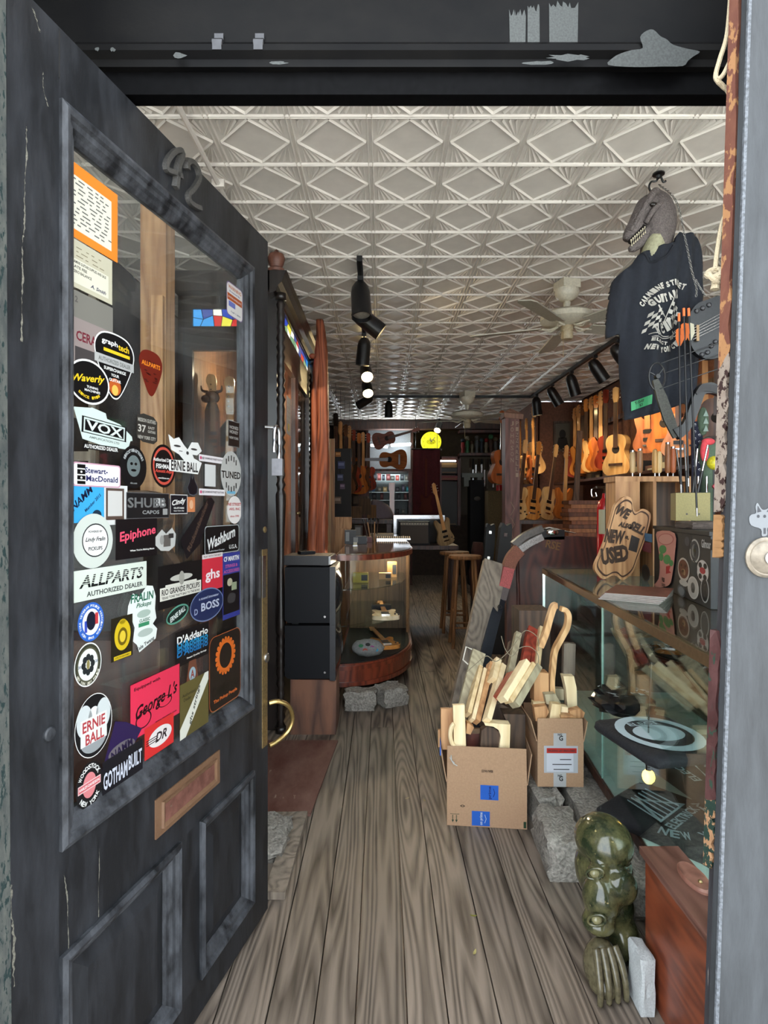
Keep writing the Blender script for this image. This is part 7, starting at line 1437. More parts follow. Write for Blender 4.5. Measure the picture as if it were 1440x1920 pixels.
# ---- row along the right wall
def wire(g, H):
    """hanging wire from the headstock to the ceiling"""
    MB().cyl((0, -.02, H - .03), (0, -.02, (CEIL - .001 - g.location.z) / g.scale[2]), .0025, n=5).build('hanging_wire', M_blackm, g)
GR = 'guitars hung along the right wall'
row = [('double', G_red), ('double', G_honey), ('single', G_walnut), ('acoustic', G_honey), ('double', G_nat), ('single', G_sun), ('double', G_copper), ('single', G_red)]
ords = ['first', 'second', 'third', 'fourth', 'fifth', 'sixth', 'seventh', 'eighth']
for i, (k, m) in enumerate(row):
    Y = 8.40 - i * .165; top = W(0, 764 - i * 5.2, Y).z; tot = .47 + .36 + .175 if k == 'acoustic' else (.42 * .9 + .44 + .19)
    guitar(k, m, (2.78, Y, top - tot), '%s guitar from the framed portrait in the row on the right wall' % ords[i], rotz=-48, group=GR)
for i, (px, py, k, m, rz, Y, lab) in enumerate(((1159, 893, 'acoustic', G_nat, -55, 6.6, 'pale archtop-like guitar hanging just left of the shirt hem'), (1248, 850, 'acoustic', G_sun, -40, 5.9, 'orange acoustic guitar hanging behind the chisels'), (1215, 850, 'double', G_copper, -40, 6.1, 'copper guitar hanging left of the orange one behind the chisels'), (1272, 858, 'single', G_honey, -30, 5.6, 'honey guitar hanging behind the arrow shafts'), (1345, 850, 'acoustic', G_walnut, -30, 5.0, 'dark walnut acoustic guitar at the far right behind the door edge'), (1322, 830, 'double', G_copper, -30, 5.3, 'brown guitar hanging behind the bow grip'))):
    p = W(px, py, Y); guitar(k, m, p, lab, rotz=rz, group=GR)
mb = MB(); mb.box((2.97, 4.6, 2.50), (3.01, 8.75, 2.56)); solo(mb, 'hanging_rail', M_dkwood, 'dark wooden rail that carries the right wall guitars', 'rail')
sh_ = MB(); a = W(1075, 890, 8.4); sh_.box((2.55, 4.6, 1.72), (3.02, 8.7, 1.75)); solo(sh_, 'wall_shelf', M_dkwood, 'dark shelf under the hanging guitars on the right wall', 'shelf')
for i in range(9):
    p = Vector((2.87, 8.2 - i * .3, 1.751)); mb = MB(); h = random.uniform(.06, .16); mb.box((p.x - .08, p.y - .11, p.z), (p.x + .1, p.y + .11, p.z + h)); o = mb.build('shelf_box', m_plain('shelf_box_%d' % (i % 4), srgb(*((60, 56, 50), (110, 100, 84), (40, 40, 44), (90, 60, 44))[i % 4]), rough=.6), bevel=.004); tag(o, '%s small box from the corner on the right wall shelf' % (ords + ['ninth'])[i], 'box', 'boxes on the right shelf')
    l_ = MB().box((p.x - .082, p.y - .09, p.z + .01), (p.x - .0805, p.y + .05, p.z + h * .6)).build('box_label', m_print((190, 184, 160)), o)
# ---- corner wall: classical guitar, headstocks, portrait
guitar('acoustic', G_nat, W(1000, 889, 8.62), 'pale classical guitar facing out on the corner wall', 0, group='corner wall guitars', s=1.0)
for i, (px, m) in enumerate(((976, G_honey), (985, G_nat), (994, G_copper))):
    Y = 8.45; top = W(0, 786, Y).z; guitar('double', m, (W(px, 0, Y).x, Y + .1 - .1 * i, top - .99 * .95), '%s of three pale headed guitars hanging beside the carved post' % ['leftmost', 'middle', 'rightmost'][i], rotz=50, group='corner wall guitars', s=.95)
gw_ = guitar('acoustic', G_copper, W(938, 908, 8.0), 'copper guitar half hidden behind the carved post', 20, group='corner wall guitars'); wire(gw_, 1.005)
pf = thing('framed_portrait', 'dark framed portrait photograph on the corner wall', 'picture', W(1057, 845, 8.78)); a, b = W(1037, 846, 8.80), W(1072, 790, 8.80)
mb = MB(); oo = [(a.x, a.z), (b.x, a.z), (b.x, b.z), (a.x, b.z)]; ii = [(a.x + .03, a.z + .03), (b.x - .03, a.z + .03), (b.x - .03, b.z - .03), (a.x + .03, b.z - .03)]
T = Matrix(((1, 0, 0, 0), (0, 0, -1, 8.80), (0, 1, 0, 0), (0, 0, 0, 1))); mb.loft([[(x, z, 0) for x, z in oo], [(x, z, .02) for x, z in oo], [(x, z, .02) for x, z in ii], [(x, z, .005) for x, z in ii]], False, True, T); mb.build('frame', M_dkbrown, pf, world=True)
mb = MB(); mb.flat(ii, .006, T); pr = mb.build('photograph', m_print((112, 106, 94)), pf, world=True)
mb = MB(); cx_ = (a.x + b.x) / 2; cz_ = (a.z + b.z) / 2; mb.flat([(cx_ + x, cz_ + .03 + z) for x, z in ell(.05, .07, 16)], .008, T); mb.flat([(cx_ - .10, a.z + .03), (cx_ + .10, a.z + .03), (cx_ + .06, cz_ - .02), (cx_ - .06, cz_ - .02)], .008, T); mb.build('sitter', m_print((40, 36, 34)), pr, world=True)
# ---- bench with guitars on stands
mb = MB(); bz = W(0, 975, 6.6).z; bn = thing('high_bench', 'high dark workbench behind the mahogany headboard', 'bench', (1.9, 6.75, 0)); mb.box((-.45, -.3, bz - .04), (.62, .35, bz)); mb.build('bench_top', M_dkwood, bn)
for x in (-.42, .56):
    for y in (-.27, .29): MB().box((x, y, 0), (x + .06, y + .06, bz - .04)).build('leg', M_dkwood, bn)
for i, (px, m, rz, tl, lab) in enumerate(((968, G_nat, 30, 8, 'leftmost standing guitar on the high bench'), (994, G_honey, 30, 8, 'second standing guitar on the high bench'), (1022, G_nat, 35, 12, 'third standing guitar with a pale slanting neck on the high bench'))):
    Y = 6.42 + .14 * i; guitar('single', m, W(px, 974, Y), lab, rotz=rz, tilt=tl, group='guitars on the bench', s=.9)
guitar('double', G_sun, W(1055, 974, 6.7), 'glossy amber guitar body propped at the right of the bench', rotz=20, tilt=3, group='guitars on the bench', s=.85)
nb = MB(); a, b = W(1078, 972, 6.5), W(1087, 808, 6.6); nb.tube([a, b], 1, prof=[(.03, -.012), (.03, .012), (-.03, .012), (-.03, -.012)]); solo(nb, 'bark_slat', m_wood('bark_slat', srgb(58, 42, 34), srgb(96, 72, 58), rough=.8), 'tall dark bark-edged slat leaning on the bench', 'board')
for i in range(9):
    a = W(1090, 1000, 5.9); mb = MB(); w_ = random.uniform(.13, .16); mb.box((-w_, -.12, 0), (w_, .12, .038)); o = mb.build('wood_billet', m_wood('billet_%d' % (i % 3), srgb(*((86, 48, 32), (110, 66, 42), (70, 40, 30))[i % 3]), srgb(*((126, 76, 52), (150, 98, 64), (104, 64, 48))[i % 3]), rough=.7), bevel=.003); o.location = (a.x + random.uniform(-.01, .01), 5.95, 1.10 + i * .0405); o.rotation_euler = (0, 0, R(random.uniform(-4, 4))); tag(o, '%s billet from the bottom in the stack of brown wood' % (ords + ['topmost'])[i], 'wood', 'stacked brown billets')
mb = MB(); a = W(1090, 1000, 5.9); mb.box((a.x - .2, 5.75, 0), (a.x + .2, 6.15, 1.098)); solo(mb, 'wood_plinth', M_dkwood, 'dark plinth that carries the stack of brown billets', 'plinth', bevel=.004)
# ---- left wall
GL = 'guitars hung on the left'
left = [(628, 775, 7.6, 'single', G_black, 40, 'black guitar hanging nearest the cedar log'), (637, 792, 8.0, 'double', G_copper, 40, 'copper guitar second from the cedar log'), (645, 796, 8.4, 'acoustic', G_walnut, 35, 'walnut guitar third from the cedar log'), (654, 800, 8.8, 'double', G_black, 30, 'black double horned guitar in the middle of the left row'), (662, 806, 9.2, 'single', G_red, 30, 'red guitar in the middle of the left row'), (671, 812, 9.6, 'acoustic', G_sun, 25, 'amber guitar toward the back of the left row'), (680, 812, 9.85, 'double', G_walnut, 25, 'walnut guitar toward the back of the left row'), (690, 812, 10.1, 'single', G_red, 20, 'small red guitar farthest along the left row')]
for px, py, Y, k, m, rz, lab in left:
    p = W(px, py, Y); H = .99 if k != 'acoustic' else 1.005; g_ = guitar(k, m, (p.x, Y, p.z - H), lab, rotz=rz, group=GL); wire(g_, H)
for i, (px, py, Y, m) in enumerate(((640, 905, 7.4, G_sun), (650, 890, 8.2, G_walnut))):
    pass
for i, (px, py, w, h, c, lab) in enumerate(((634, 852, 10, 9, (176, 110, 40), 'amber packet pinned on the left wall'), (640, 872, 13, 14, (60, 66, 110), 'blue packet pinned below the amber one'), (638, 895, 11, 12, (70, 74, 110), 'second blue packet on the left wall'), (642, 912, 9, 10, (110, 84, 110), 'mauve packet lowest on the left wall'), (633, 938, 13, 13, (120, 96, 76), 'tan leather pouch on the left wall'))):
    p = W(px, py, 7.0); t = thing('hanging_packet', lab, 'packet', p); k = 7.0 / F; mb = MB(); mb.box((-w / 2 * k, -.012, -h / 2 * k), (w / 2 * k, .012, h / 2 * k)); mb.build('packet', m_print(c), t, bevel=.003); mb = MB(); mb.box((-w / 2 * k * .8, -.0135, -h * .1 * k), (w / 2 * k * .8, -.0125, h * .3 * k)); mb.build('packet_label', m_print(tuple(min(255, v + 60) for v in c)), t); mb = MB(); mb.cyl((0, 0, h / 2 * k), (0, 0, h / 2 * k + .05), .003, n=5); mb.build('loop', M_blackm, t)
tk = MB(); a = W(630, 1000, 7.0); tk.box((a.x - .16, 7.03, 0), (a.x + .18, 7.06, 2.1)); solo(tk, 'packet_board', m_plain('board_black', srgb(22, 20, 20), rough=.7), 'tall black board that carries the pinned packets', 'board')
# ================================================================== BACK OF THE SHOP
YBk = 10.6
def bx3(px0, px1, py0, py1, Y, d=.02): a, b = W(px0, py1, Y), W(px1, py0, Y); return (a.x, Y, a.z), (b.x, Y + d, b.z)
# lit workshop window with a fluorescent tube
wn = thing('window_2', 'bright office window at the back behind the guitars', None, W(730, 880, 11.2), kind='structure')
lo_, hi_ = bx3(688, 772, 802, 884, 11.3); mb = MB(); mb.box(lo_, hi_); mb.build('lit_wall', m_plain('pale_office_wall', srgb(190, 196, 200), rough=.7), wn, world=True)
fr_ = MB()
for q in ((686, 690, 800, 886), (770, 775, 800, 886), (686, 775, 797, 802)): l, h = bx3(*q, 11.1, .06); fr_.box(l, h)
fr_.build('window_frame', M_dkwood, wn, world=True)
ft = thing('fluorescent_tube', 'bright white fluorescent tube behind the hanging acoustic guitar', 'lamp', W(752, 834, 11.0)); a, b = W(733, 835, 11.0), W(770, 833, 11.0)
mb = MB(); mb.cyl(a, b, .028, n=10); mb.build('tube', m_emit('cool_tube', (.86, .95, 1), 3), ft, True, world=True); mb = MB(); mb.cyl(a + Vector((-.02, 0, 0)), a, .032, n=10); mb.cyl(b, b + Vector((.02, 0, 0)), .032, n=10); mb.build('end_cap', M_steel, ft, True, world=True); MB().box((a.x, 11.03, a.z - .01), (a.x + .03, 11.30, a.z + .01)).build('bracket', M_steel, ft, world=True); MB().box((b.x - .03, 11.03, b.z - .01), (b.x, 11.30, b.z + .01)).build('bracket', M_steel, ft, world=True)
ft2 = thing('fluorescent_tube', 'second short fluorescent tube at the left of the office window', 'lamp', W(700, 838, 11.0)); mb = MB(); mb.cyl(W(695, 835, 11.0), W(727, 838, 11.0), .024, n=10); mb.build('tube', m_emit('cool_tube2', (.86, .95, 1), 1.5), ft2, True, world=True); mb = MB(); mb.cyl(W(692, 835, 11.0), W(695, 835, 11.0), .03, n=10); mb.build('end_cap', M_steel, ft2, True, world=True); MB().box((-.30, 11.02, W(0, 836, 11.0).z - .01), (-.27, 11.30, W(0, 836, 11.0).z + .01)).build('bracket', M_steel, ft2) if False else MB().box((W(700, 836, 11.0).x, 11.02, W(0, 836, 11.0).z - .01), (W(700, 836, 11.0).x + .03, 11.30, W(0, 836, 11.0).z + .01)).build('bracket', M_steel, ft2, world=True)
al = bpy.data.lights.new('office_light', 'AREA'); al.energy = 3; al.size = .5; al.size_y = .12; al.shape = 'RECTANGLE'; al.color = (.85, .94, 1); ao = bpy.data.objects.new('office_light', al); COL.objects.link(ao); ao.location = W(745, 832, 10.9); ao.rotation_euler = (R(115), 0, 0); ao.rotation_euler = (Vector((0, -.8, .5))).to_track_quat('-Z', 'Y').to_euler()
bm_ = MB(); bm_.box((-.9, 10.75, CEIL - .17), (2.25, 10.95, CEIL - .02)); solo(bm_, 'ceiling_beam', M_dkwood, 'dark beam across the end of the tin ceiling', 'beam')
# guitars before it
G_dull = m_wood('gtr_dull_orange', srgb(130, 70, 34), srgb(166, 96, 50), rough=.7, spec=.15)
g1 = guitar('acoustic', G_dull, W(764, 862, 9.9), 'honey acoustic guitar lying on its side on the back cabinet', group='back guitars', s=1.0); g1.rotation_euler = (0, R(-90), 0)
g1.location = W(763, 862, 9.9); 
g2 = guitar('acoustic', m_wood('gtr_dusty_rose', srgb(96, 62, 54), srgb(128, 88, 78), rough=.8, spec=.1), W(699, 830, 10.2), 'dusty brown guitar hanging slantwise above the honey acoustic', group='back guitars', s=.85); g2.rotation_euler = (0, R(74), 0)
# shelf cabinet with small boxes and cases
cbk = thing('shelf_cabinet', 'brown open shelf cabinet with lit glass shelves at the back', 'cabinet', W(733, 960, YBk)); k = YBk / F
for q, nm in (((675, 772, 879, 884), 'top_board'), ((672, 692, 884, 1097), 'side_panel'), ((766, 773, 884, 1097), 'side_panel'), ((690, 770, 964, 968), 'bottom_board')): l, h = bx3(*q, 10.4, .32); MB().box(l, h).build(nm, M_mahog2, cbk, world=True)
l, h = bx3(690, 768, 884, 966, 10.71, .01); MB().box(l, h).build('back_panel', m_plain('pale_back', srgb(120, 128, 128), rough=.6), cbk, world=True)
for py in (902, 923, 938): l, h = bx3(692, 767, py - .8, py + .8, 10.4, .29); MB().box(l, h).build('glass_shelf', m_plain('shelf_edge', srgb(150, 168, 166), rough=.2), cbk, world=True)
cbl = bpy.data.lights.new('shelf_light', 'AREA'); cbl.energy = 1.2; cbl.size = .5; cbl.color = (.86, .95, 1); cbo = bpy.data.objects.new('shelf_light', cbl); COL.objects.link(cbo); cbo.location = W(730, 888, 10.5)
rnd = random.Random(5); n = 0
cols = [(30, 130, 140), (20, 22, 26), (110, 40, 36), (24, 28, 40), (96, 36, 34), (60, 56, 50), (150, 60, 50), (40, 42, 46), (130, 130, 120), (60, 90, 120), (90, 84, 70), (176, 150, 100), (36, 36, 40), (70, 70, 90)]
for row_, (py, xs) in enumerate(((902, (697, 703, 711, 719, 728, 736, 745, 754, 762)), (923, (700, 712, 722, 745, 756, 764)), (938, (702, 716, 748, 760)), (964, (700, 714, 745, 756)))):
    for i, px in enumerate(xs):
        w = rnd.uniform(5, 8) * k; h = rnd.uniform(8, 14) * k; p = W(px, py - 1, 10.5); mb = MB(); mb.box((-w / 2, 0, 0), (w / 2, .12, h)); o = mb.build('stock_box', m_print(cols[n % len(cols)], .5), bevel=.003); o.location = (p.x, 10.45, p.z); tag(o, '%s box from the left on the %s shelf of the back cabinet' % ((ords + ['ninth'])[i], ['top', 'second', 'third', 'bottom'][row_]), 'box', 'boxes in the back cabinet'); n += 1
        MB().box((-w * .3, -.002, h * .3), (w * .3, -.001, h * .7)).build('box_label', m_print(tuple(min(255, c + 70) for c in cols[(n - 1) % len(cols)])), o)
nk = thing('guitar_neck_blank', 'orange brown guitar neck standing in front of the back cabinet', 'guitar neck', (W(735, 972, 8.55).x, 8.55, W(0, 974, 7.8).z)); a, b = W(735, 974, 7.8), W(736, 905, 8.55); H = b.z - a.z; mb = MB(); mb.box((-.035, -.015, 0), (.035, .015, H * .78)); mb.build('neck', G_copper, nk); mb = MB(); mb.box((-.045, -.012, H * .78), (.04, .012, H)); mb.build('headstock', G_copper, nk, bevel=.006)
# clock
ck_ = thing('wall_clock', 'round glowing yellow wall clock at the back', 'clock', W(808, 829, 10.9)); T = Matrix.Rotation(R(90), 4, 'X'); r = 19 * 10.9 / F
mb = MB(); mb.lathe([(r, 0), (r, .05), (r * .94, .06), (r * .92, .05)], 30, T); mb.build('rim', m_emit('clock_rim', srgb(226, 222, 40), .16), ck_, True)
mb = MB(); mb.flat(ell(r * .93, r * .93, 30), .048, T); dl = mb.build('dial', m_emit('clock_dial', srgb(196, 194, 110), .07), ck_)
mb = MB()
for i, t in enumerate(('12', '1', '2', '3', '4', '5', '6', '7', '8', '9', '10', '11')): put_text(mb, t, r * .78 * math.sin(R(30 * i)), r * .78 * math.cos(R(30 * i)), r * .16, None, T, .02, 0, 0, .05)
nm_ = mb.build('numerals', m_print((50, 50, 20)), dl); nm_['kind'] = 'stuff'; mb = MB(); mb.flat([(x, y - .0) for x, y in ell(r * .45, r * .24, 20)], .050, T); mb.build('emblem', m_print((90, 66, 40)), dl)
MB().box((-.006, -.01, .052), (.006, r * .6, .055), T @ Matrix.Rotation(R(-40), 4, 'Z')).build('hand', m_print((226, 226, 210)), ck_); MB().box((-.008, -.01, .052), (.008, r * .4, .055), T @ Matrix.Rotation(R(15), 4, 'Z')).build('hand', m_print((226, 226, 210)), ck_)
# dark red banner
bn_ = thing('red_banner', 'dark red hanging banner with a faint guitar on it', 'banner', W(799, 965, 10.2)); l, h = bx3(774, 825, 842, 965, 10.2, .012)
mb = MB(); n_ = 14; mb.loft([[(l[0] + (h[0] - l[0]) * i / n_, 10.2 + .012 * math.sin(i * 1.4), z) for i in range(n_ + 1)] for z in (l[2], h[2])], False, False); mb.build('cloth', m_plain('deep_red_cloth', srgb(74, 16, 24), rough=.85, var=.2, scale=6), bn_, 'all', world=True)
mb = MB(); mb.cyl((l[0] - .03, 10.2, h[2]), (h[0] + .03, 10.2, h[2]), .014, n=8); mb.build('rod', M_blackm, bn_, world=True)
for xx in (l[0] + .05, h[0] - .05): MB().cyl((xx, 10.2, h[2]), (xx, 10.2, CEIL - .001), .004, n=5).build('cord', M_blackm, bn_, world=True)
mb = MB(); c = W(799, 952, 10.17); mb.flat([(c.x + x * .9, c.z - .1 + z * .9) for x, z in outline('double', .36)], 0, Matrix(((1, 0, 0, 0), (0, 0, -1, 10.175), (0, 1, 0, 0), (0, 0, 0, 1)))); mb.flat([(c.x - .02, c.z + .2), (c.x + .02, c.z + .2), (c.x + .02, c.z + .85), (c.x - .02, c.z + .85)], 0, Matrix(((1, 0, 0, 0), (0, 0, -1, 10.175), (0, 1, 0, 0), (0, 0, 0, 1)))); mb.build('guitar_print', m_print((112, 50, 36), .8), bn_, world=True)
# rack of amplifiers right of the banner, with a lit strip
rk = thing('amplifier_rack', 'dark rack with a lit strip above black equipment at the back', 'rack', W(845, 990, 10.5))
for q, nm in (((824, 862, 856, 861), 'top_board'), ((858, 864, 856, 985), 'side_panel'), ((824, 828, 856, 985), 'side_panel')): l, h = bx3(*q, 10.4, .35); MB().box(l, h).build(nm, M_mahog2, rk, world=True)
l, h = bx3(824, 862, 858, 985, 10.74, .01); MB().box(l, h).build('back_panel', M_dkwood, rk, world=True)
l, h = bx3(826, 855, 863, 865.5, 10.38, .03); MB().box(l, h).build('light_strip', m_emit('strip', (1, .96, .9), 1.2), rk, world=True)
for i, (q, c, lab) in enumerate((((827, 857, 868, 877), (110, 84, 44), 'tan fronted amplifier head in the rack under the lit strip'), ((827, 857, 878, 888), (26, 24, 24), 'black amplifier head with faint lettering in the rack'), ((827, 858, 892, 900), (112, 30, 34), 'red box in the rack'), ((828, 857, 903, 985), (18, 17, 18), 'tall black cabinet at the bottom of the rack'))):
    l, h = bx3(*q, 10.42, .25); mb = MB(); mb.box(l, h); o = solo(mb, 'amplifier', m_plain('amp_%d' % i, srgb(*c), rough=.5), lab, 'amplifier', 'rack equipment', bevel=.006); mb = MB(); mb.box((-.12, -.002 - .125, .015), (.12, -.001 - .125, .03)); mb.build('name_strip', m_print((150, 120, 80)), o)
# shelf of oddments and hanging tools at the back right
st_ = thing('oddments_shelf', 'reddish wall shelf crowded with small oddments at the back', 'shelf', W(905, 853, 10.7)); l, h = bx3(862, 948, 849, 854, 10.55, .3); MB().box(l, h).build('board', M_mahog2, st_, world=True); l, h = bx3(862, 948, 806, 811, 10.55, .3); MB().box(l, h).build('upper_board', M_mahog2, st_, world=True)
oc = [(160, 40, 40), (60, 120, 80), (130, 120, 96), (90, 96, 100), (50, 60, 70), (140, 130, 110), (84, 60, 50), (110, 110, 110), (60, 84, 90)]
for i in range(9):
    px = 868 + i * 8.8; p = W(px, 849, 10.6); t = thing('oddment', '%s oddment from the left on the reddish back shelf' % (ords + ['ninth'])[i], 'ornament', (p.x, 10.62, p.z), group='oddments on the back shelf'); s = rnd.uniform(.8, 1.3)
    mb = MB(); mb.lathe([(.03 * s, 0), (.034 * s, .02), (.022 * s, .06), (.04 * s, .13 * s), (.03 * s, .2 * s)], 10); mb.build('base', m_print(oc[i]), t, True); mb = MB(); mb.ball((0, 0, .24 * s), .04 * s, 10); mb.build('top', m_print(oc[(i + 4) % 9]), t, True)
tb_ = MB(); l, h = bx3(862, 948, 856, 965, 10.85, .02); tb_.box(l, h); solo(tb_, 'tool_board', m_plain('tool_board', srgb(90, 82, 70), rough=.8), 'dull board behind the hanging tools at the back', 'board')
for i in range(12):
    px = 882 + i * 5.4; p = W(px, 860, 10.75); L = rnd.uniform(.25, .6); t = thing('hanging_tool', '%s tool from the left hanging on the back board' % (ords + ['ninth', 'tenth', 'eleventh', 'twelfth'])[i], 'tool', (p.x, 10.78, p.z - L), group='tools on the back board')
    mb = MB(); mb.box((-.012, -.006, 0), (.012, .006, L * .6)); mb.build('blade', M_steel if i % 3 else M_greyw, t); mb = MB(); mb.lathe([(.014, L * .6), (.02, L * .75), (.016, L)], 8); mb.build('handle', m_print(((70, 50, 36), (40, 40, 40), (110, 100, 84))[i % 3]), t, True)
vs_ = thing('grey_bracket', 'grey cast bracket on the back board', 'bracket', W(885, 890, 10.5)); l, h = bx3(866, 906, 887, 895, 10.5, .2); MB().box(l, h).build('arm', m_plain('grey_cast', srgb(112, 118, 112), rough=.5), vs_, world=True); l, h = bx3(870, 882, 895, 912, 10.5, .1); MB().box(l, h).build('web', m_plain('grey_cast', srgb(112, 118, 112)), vs_, world=True); l, h = bx3(896, 903, 895, 908, 10.5, .1); MB().box(l, h).build('lug', m_plain('grey_cast', srgb(112, 118, 112)), vs_, world=True)
l, h = bx3(882, 908, 900, 985, 10.3, .35); dk = thing('drill_press', 'dark machine column below the grey bracket', 'machine', ((l[0] + h[0]) / 2, 10.45, 0)); MB().box((l[0], 10.3, 0), h).build('housing', M_blackpl, dk, world=True, bevel=.02); mb = MB(); mb.ball(W(895, 935, 10.3), (.06, .02, .04), 10); mb.build('badge', m_print((96, 90, 84)), dk, True, world=True)
ex = thing('fire_extinguisher', 'small red and white extinguisher beside the carved post', 'extinguisher', (W(936, 912, 9.82).x, 9.82, W(0, 920, 9.7).z + .001)); mb = MB(); mb.lathe([(.05, 0), (.05, .2), (.02, .26), (.02, .30)], 14); mb.build('cylinder', m_plain('red_enamel', srgb(168, 26, 32)), ex, True); mb = MB(); mb.lathe([(.051, .1), (.051, .17)], 14); mb.build('label', m_print((190, 180, 150)), ex, True)
# patterned cabinet/ladder under it
l, h = bx3(915, 945, 920, 975, 9.7, .3); mb = MB(); mb.box((l[0], 9.7, 0), h); solo(mb, 'patterned_cabinet', m_plain('speckled_olive', srgb(96, 80, 52), rough=.8, var=.6, scale=30), 'speckled olive cabinet left of the carved post', 'cabinet', bevel=.006)
# amplifier combo and framed glass before the counter end
YC = 7.4; am = thing('combo_amplifier', 'brown grille combo amplifier standing behind the round showcase', 'amplifier', W(782, 1024, YC)); l, h = bx3(748, 806, 978, 1022, YC, .28)
MB().box((l[0], YC, l[2]), h).build('shell', M_blackpl, am, world=True, bevel=.01); MB().box((l[0] + .02, YC - .004, l[2] + .02), (h[0] - .02, YC, h[2] - .05)).build('grille', m_plain('grille_cloth', srgb(74, 66, 60), rough=.9, var=.15, scale=120), am, world=True); MB().box((l[0] + .02, YC - .005, h[2] - .045), (h[0] - .02, YC, h[2] - .012)).build('control_panel', m_plain('tan_panel', srgb(120, 104, 78), rough=.4), am, world=True)
for i in range(9): x = l[0] + .05 + i * .034; MB().cyl((x, YC - .016, h[2] - .028), (x, YC - .004, h[2] - .028), .007, n=8).build('knob', M_blackm, am, world=True)
tb2 = MB(); tb2.box((l[0] - .05, YC - .1, l[2] - .05), (h[0] + .35, YC + .4, l[2] - .002)); lt = thing('low_table', 'dark low table under the combo amplifier', 'table', ((l[0] + h[0]) / 2, YC + .1, 0)); tb2.build('table_top', M_dkwood, lt, world=True)
for x in (l[0], h[0] + .26):
    for y in (YC - .06, YC + .3): MB().box((x, y, 0), (x + .05, y + .05, l[2] - .05)).build('leg', M_dkwood, lt, world=True)
fm = thing('leaning_mirror', 'wide silver framed dark mirror leaning behind the amplifier', 'mirror', W(780, 1020, 7.9)); l, h = bx3(738, 834, 966, 1024, 7.9, .03); mb = MB()
MB().box((l[0], 7.9, h[2] - .05), (h[0], 7.93, h[2])).build('rail', M_steel, fm, world=True); MB().box((h[0] - .04, 7.9, l[2]), (h[0], 7.93, h[2] - .05)).build('rail', M_steel, fm, world=True); MB().box((l[0], 7.9, l[2]), (l[0] + .04, 7.93, h[2] - .05)).build('rail', M_steel, fm, world=True); MB().box((l[0] + .04, 7.91, l[2]), (h[0] - .04, 7.915, h[2] - .05)).build('pane', m_plain('dark_pane', srgb(22, 24, 26), rough=.15), fm, world=True)
guitar('double', m_wood('gtr_dull_tan', srgb(120, 96, 66), srgb(150, 124, 90), rough=.7, spec=.15), (W(838, 0, 7.34).x, 7.34, W(0, 1022, 7.4).z), 'tan electric guitar propped before the silver framed mirror', rotz=20, tilt=-14, group='floor guitars', s=.8)
# stools
M_stool = m_wood('stool_wood', srgb(84, 56, 34), srgb(124, 86, 54), rough=.6, spec=.2)
def stool(px, py, Y, label, h=.68, r=.17):
    p = W(px, py, Y); t = thing('wooden_stool', label, 'stool', (p.x, Y, 0), group='stools'); h = p.z
    mb = MB(); mb.lathe([(r * .96, h - .035), (r, h - .02), (r * .96, h), (0, h)], 22); mb.build('seat', M_stool, t, True)
    for a in (45, 135, 225, 315): MB().cyl((r * 1.15 * math.cos(R(a)), r * 1.15 * math.sin(R(a)), 0), (r * .7 * math.cos(R(a)), r * .7 * math.sin(R(a)), h - .035), .017, .015, 9).build('leg', M_stool, t, True)
    for z, q in ((.2, 0), (.35, 90)):
        k = r * (1.15 - .45 * z / h)
        for s in (-1, 1): MB().cyl((k * math.cos(R(45 + q)) * s, k * math.sin(R(45 + q)) * s, z), (k * math.cos(R(135 + q)) * s, k * math.sin(R(135 + q)) * s, z), .010, n=7).build('rung', M_stool, t, True)
stool(852, 1034, 6.6, 'farther round wooden stool in the aisle'); stool(872, 1041, 5.9, 'nearer round wooden stool in the aisle')
# guitar cases by the post
for i, (px, Y, tl, lab) in enumerate(((923, 5.6, 6, 'black guitar case standing against the carved post'), (907, 7.3, 4, 'second dark guitar case behind the first'))):
    p = W(px, 1250, Y); t = thing('guitar_case', lab, 'guitar case', (p.x, Y, 0), rot=(0, R(tl), 0), group='guitar cases'); H = W(0, 985, Y).z
    out = spline([(0, 0), (.14, .01), (.17, .1), (.165, .3), (.11, .42), (.12, .52), (.06, .62), (.055, H - .02), (0, H), (-.055, H - .02), (-.06, .62), (-.12, .52), (-.11, .42), (-.165, .3), (-.17, .1), (-.14, .01)], 3)
    mb = MB(); mb.prism(out, -.06, .06, Matrix(((1, 0, 0, 0), (0, 0, -1, 0), (0, 1, 0, 0), (0, 0, 0, 1)))); mb.build('shell', m_plain('case_black', srgb(16, 17, 20), rough=.5), t, bevel=.008)
    for z in (.3, .75, H - .1): mb = MB(); mb.box((-.02, -.066, z), (.012, -.06, z + .035)); mb.build('latch', M_chrome, t)
    mb = MB(); mb.tube(spline([(.1, -.06, .5), (.13, -.10, .53), (.13, -.10, .63), (.08, -.06, .66)], 4, False), .010, 7); mb.build('handle', M_blackm, t, True)
mb = MB(); a = W(893, 1120, 6.9); mb.tube([(a.x + .02 * math.sin(i), 6.9, .02 + i * .12) for i in range(9)], [.06 + .015 * (i % 2) for i in range(9)], 10); solo(mb, 'rolled_rug', m_plain('dark_red_rug', srgb(62, 34, 30), rough=.95, var=.5, scale=40), 'rolled dark red rug standing by the stools', 'rug', smooth='all')
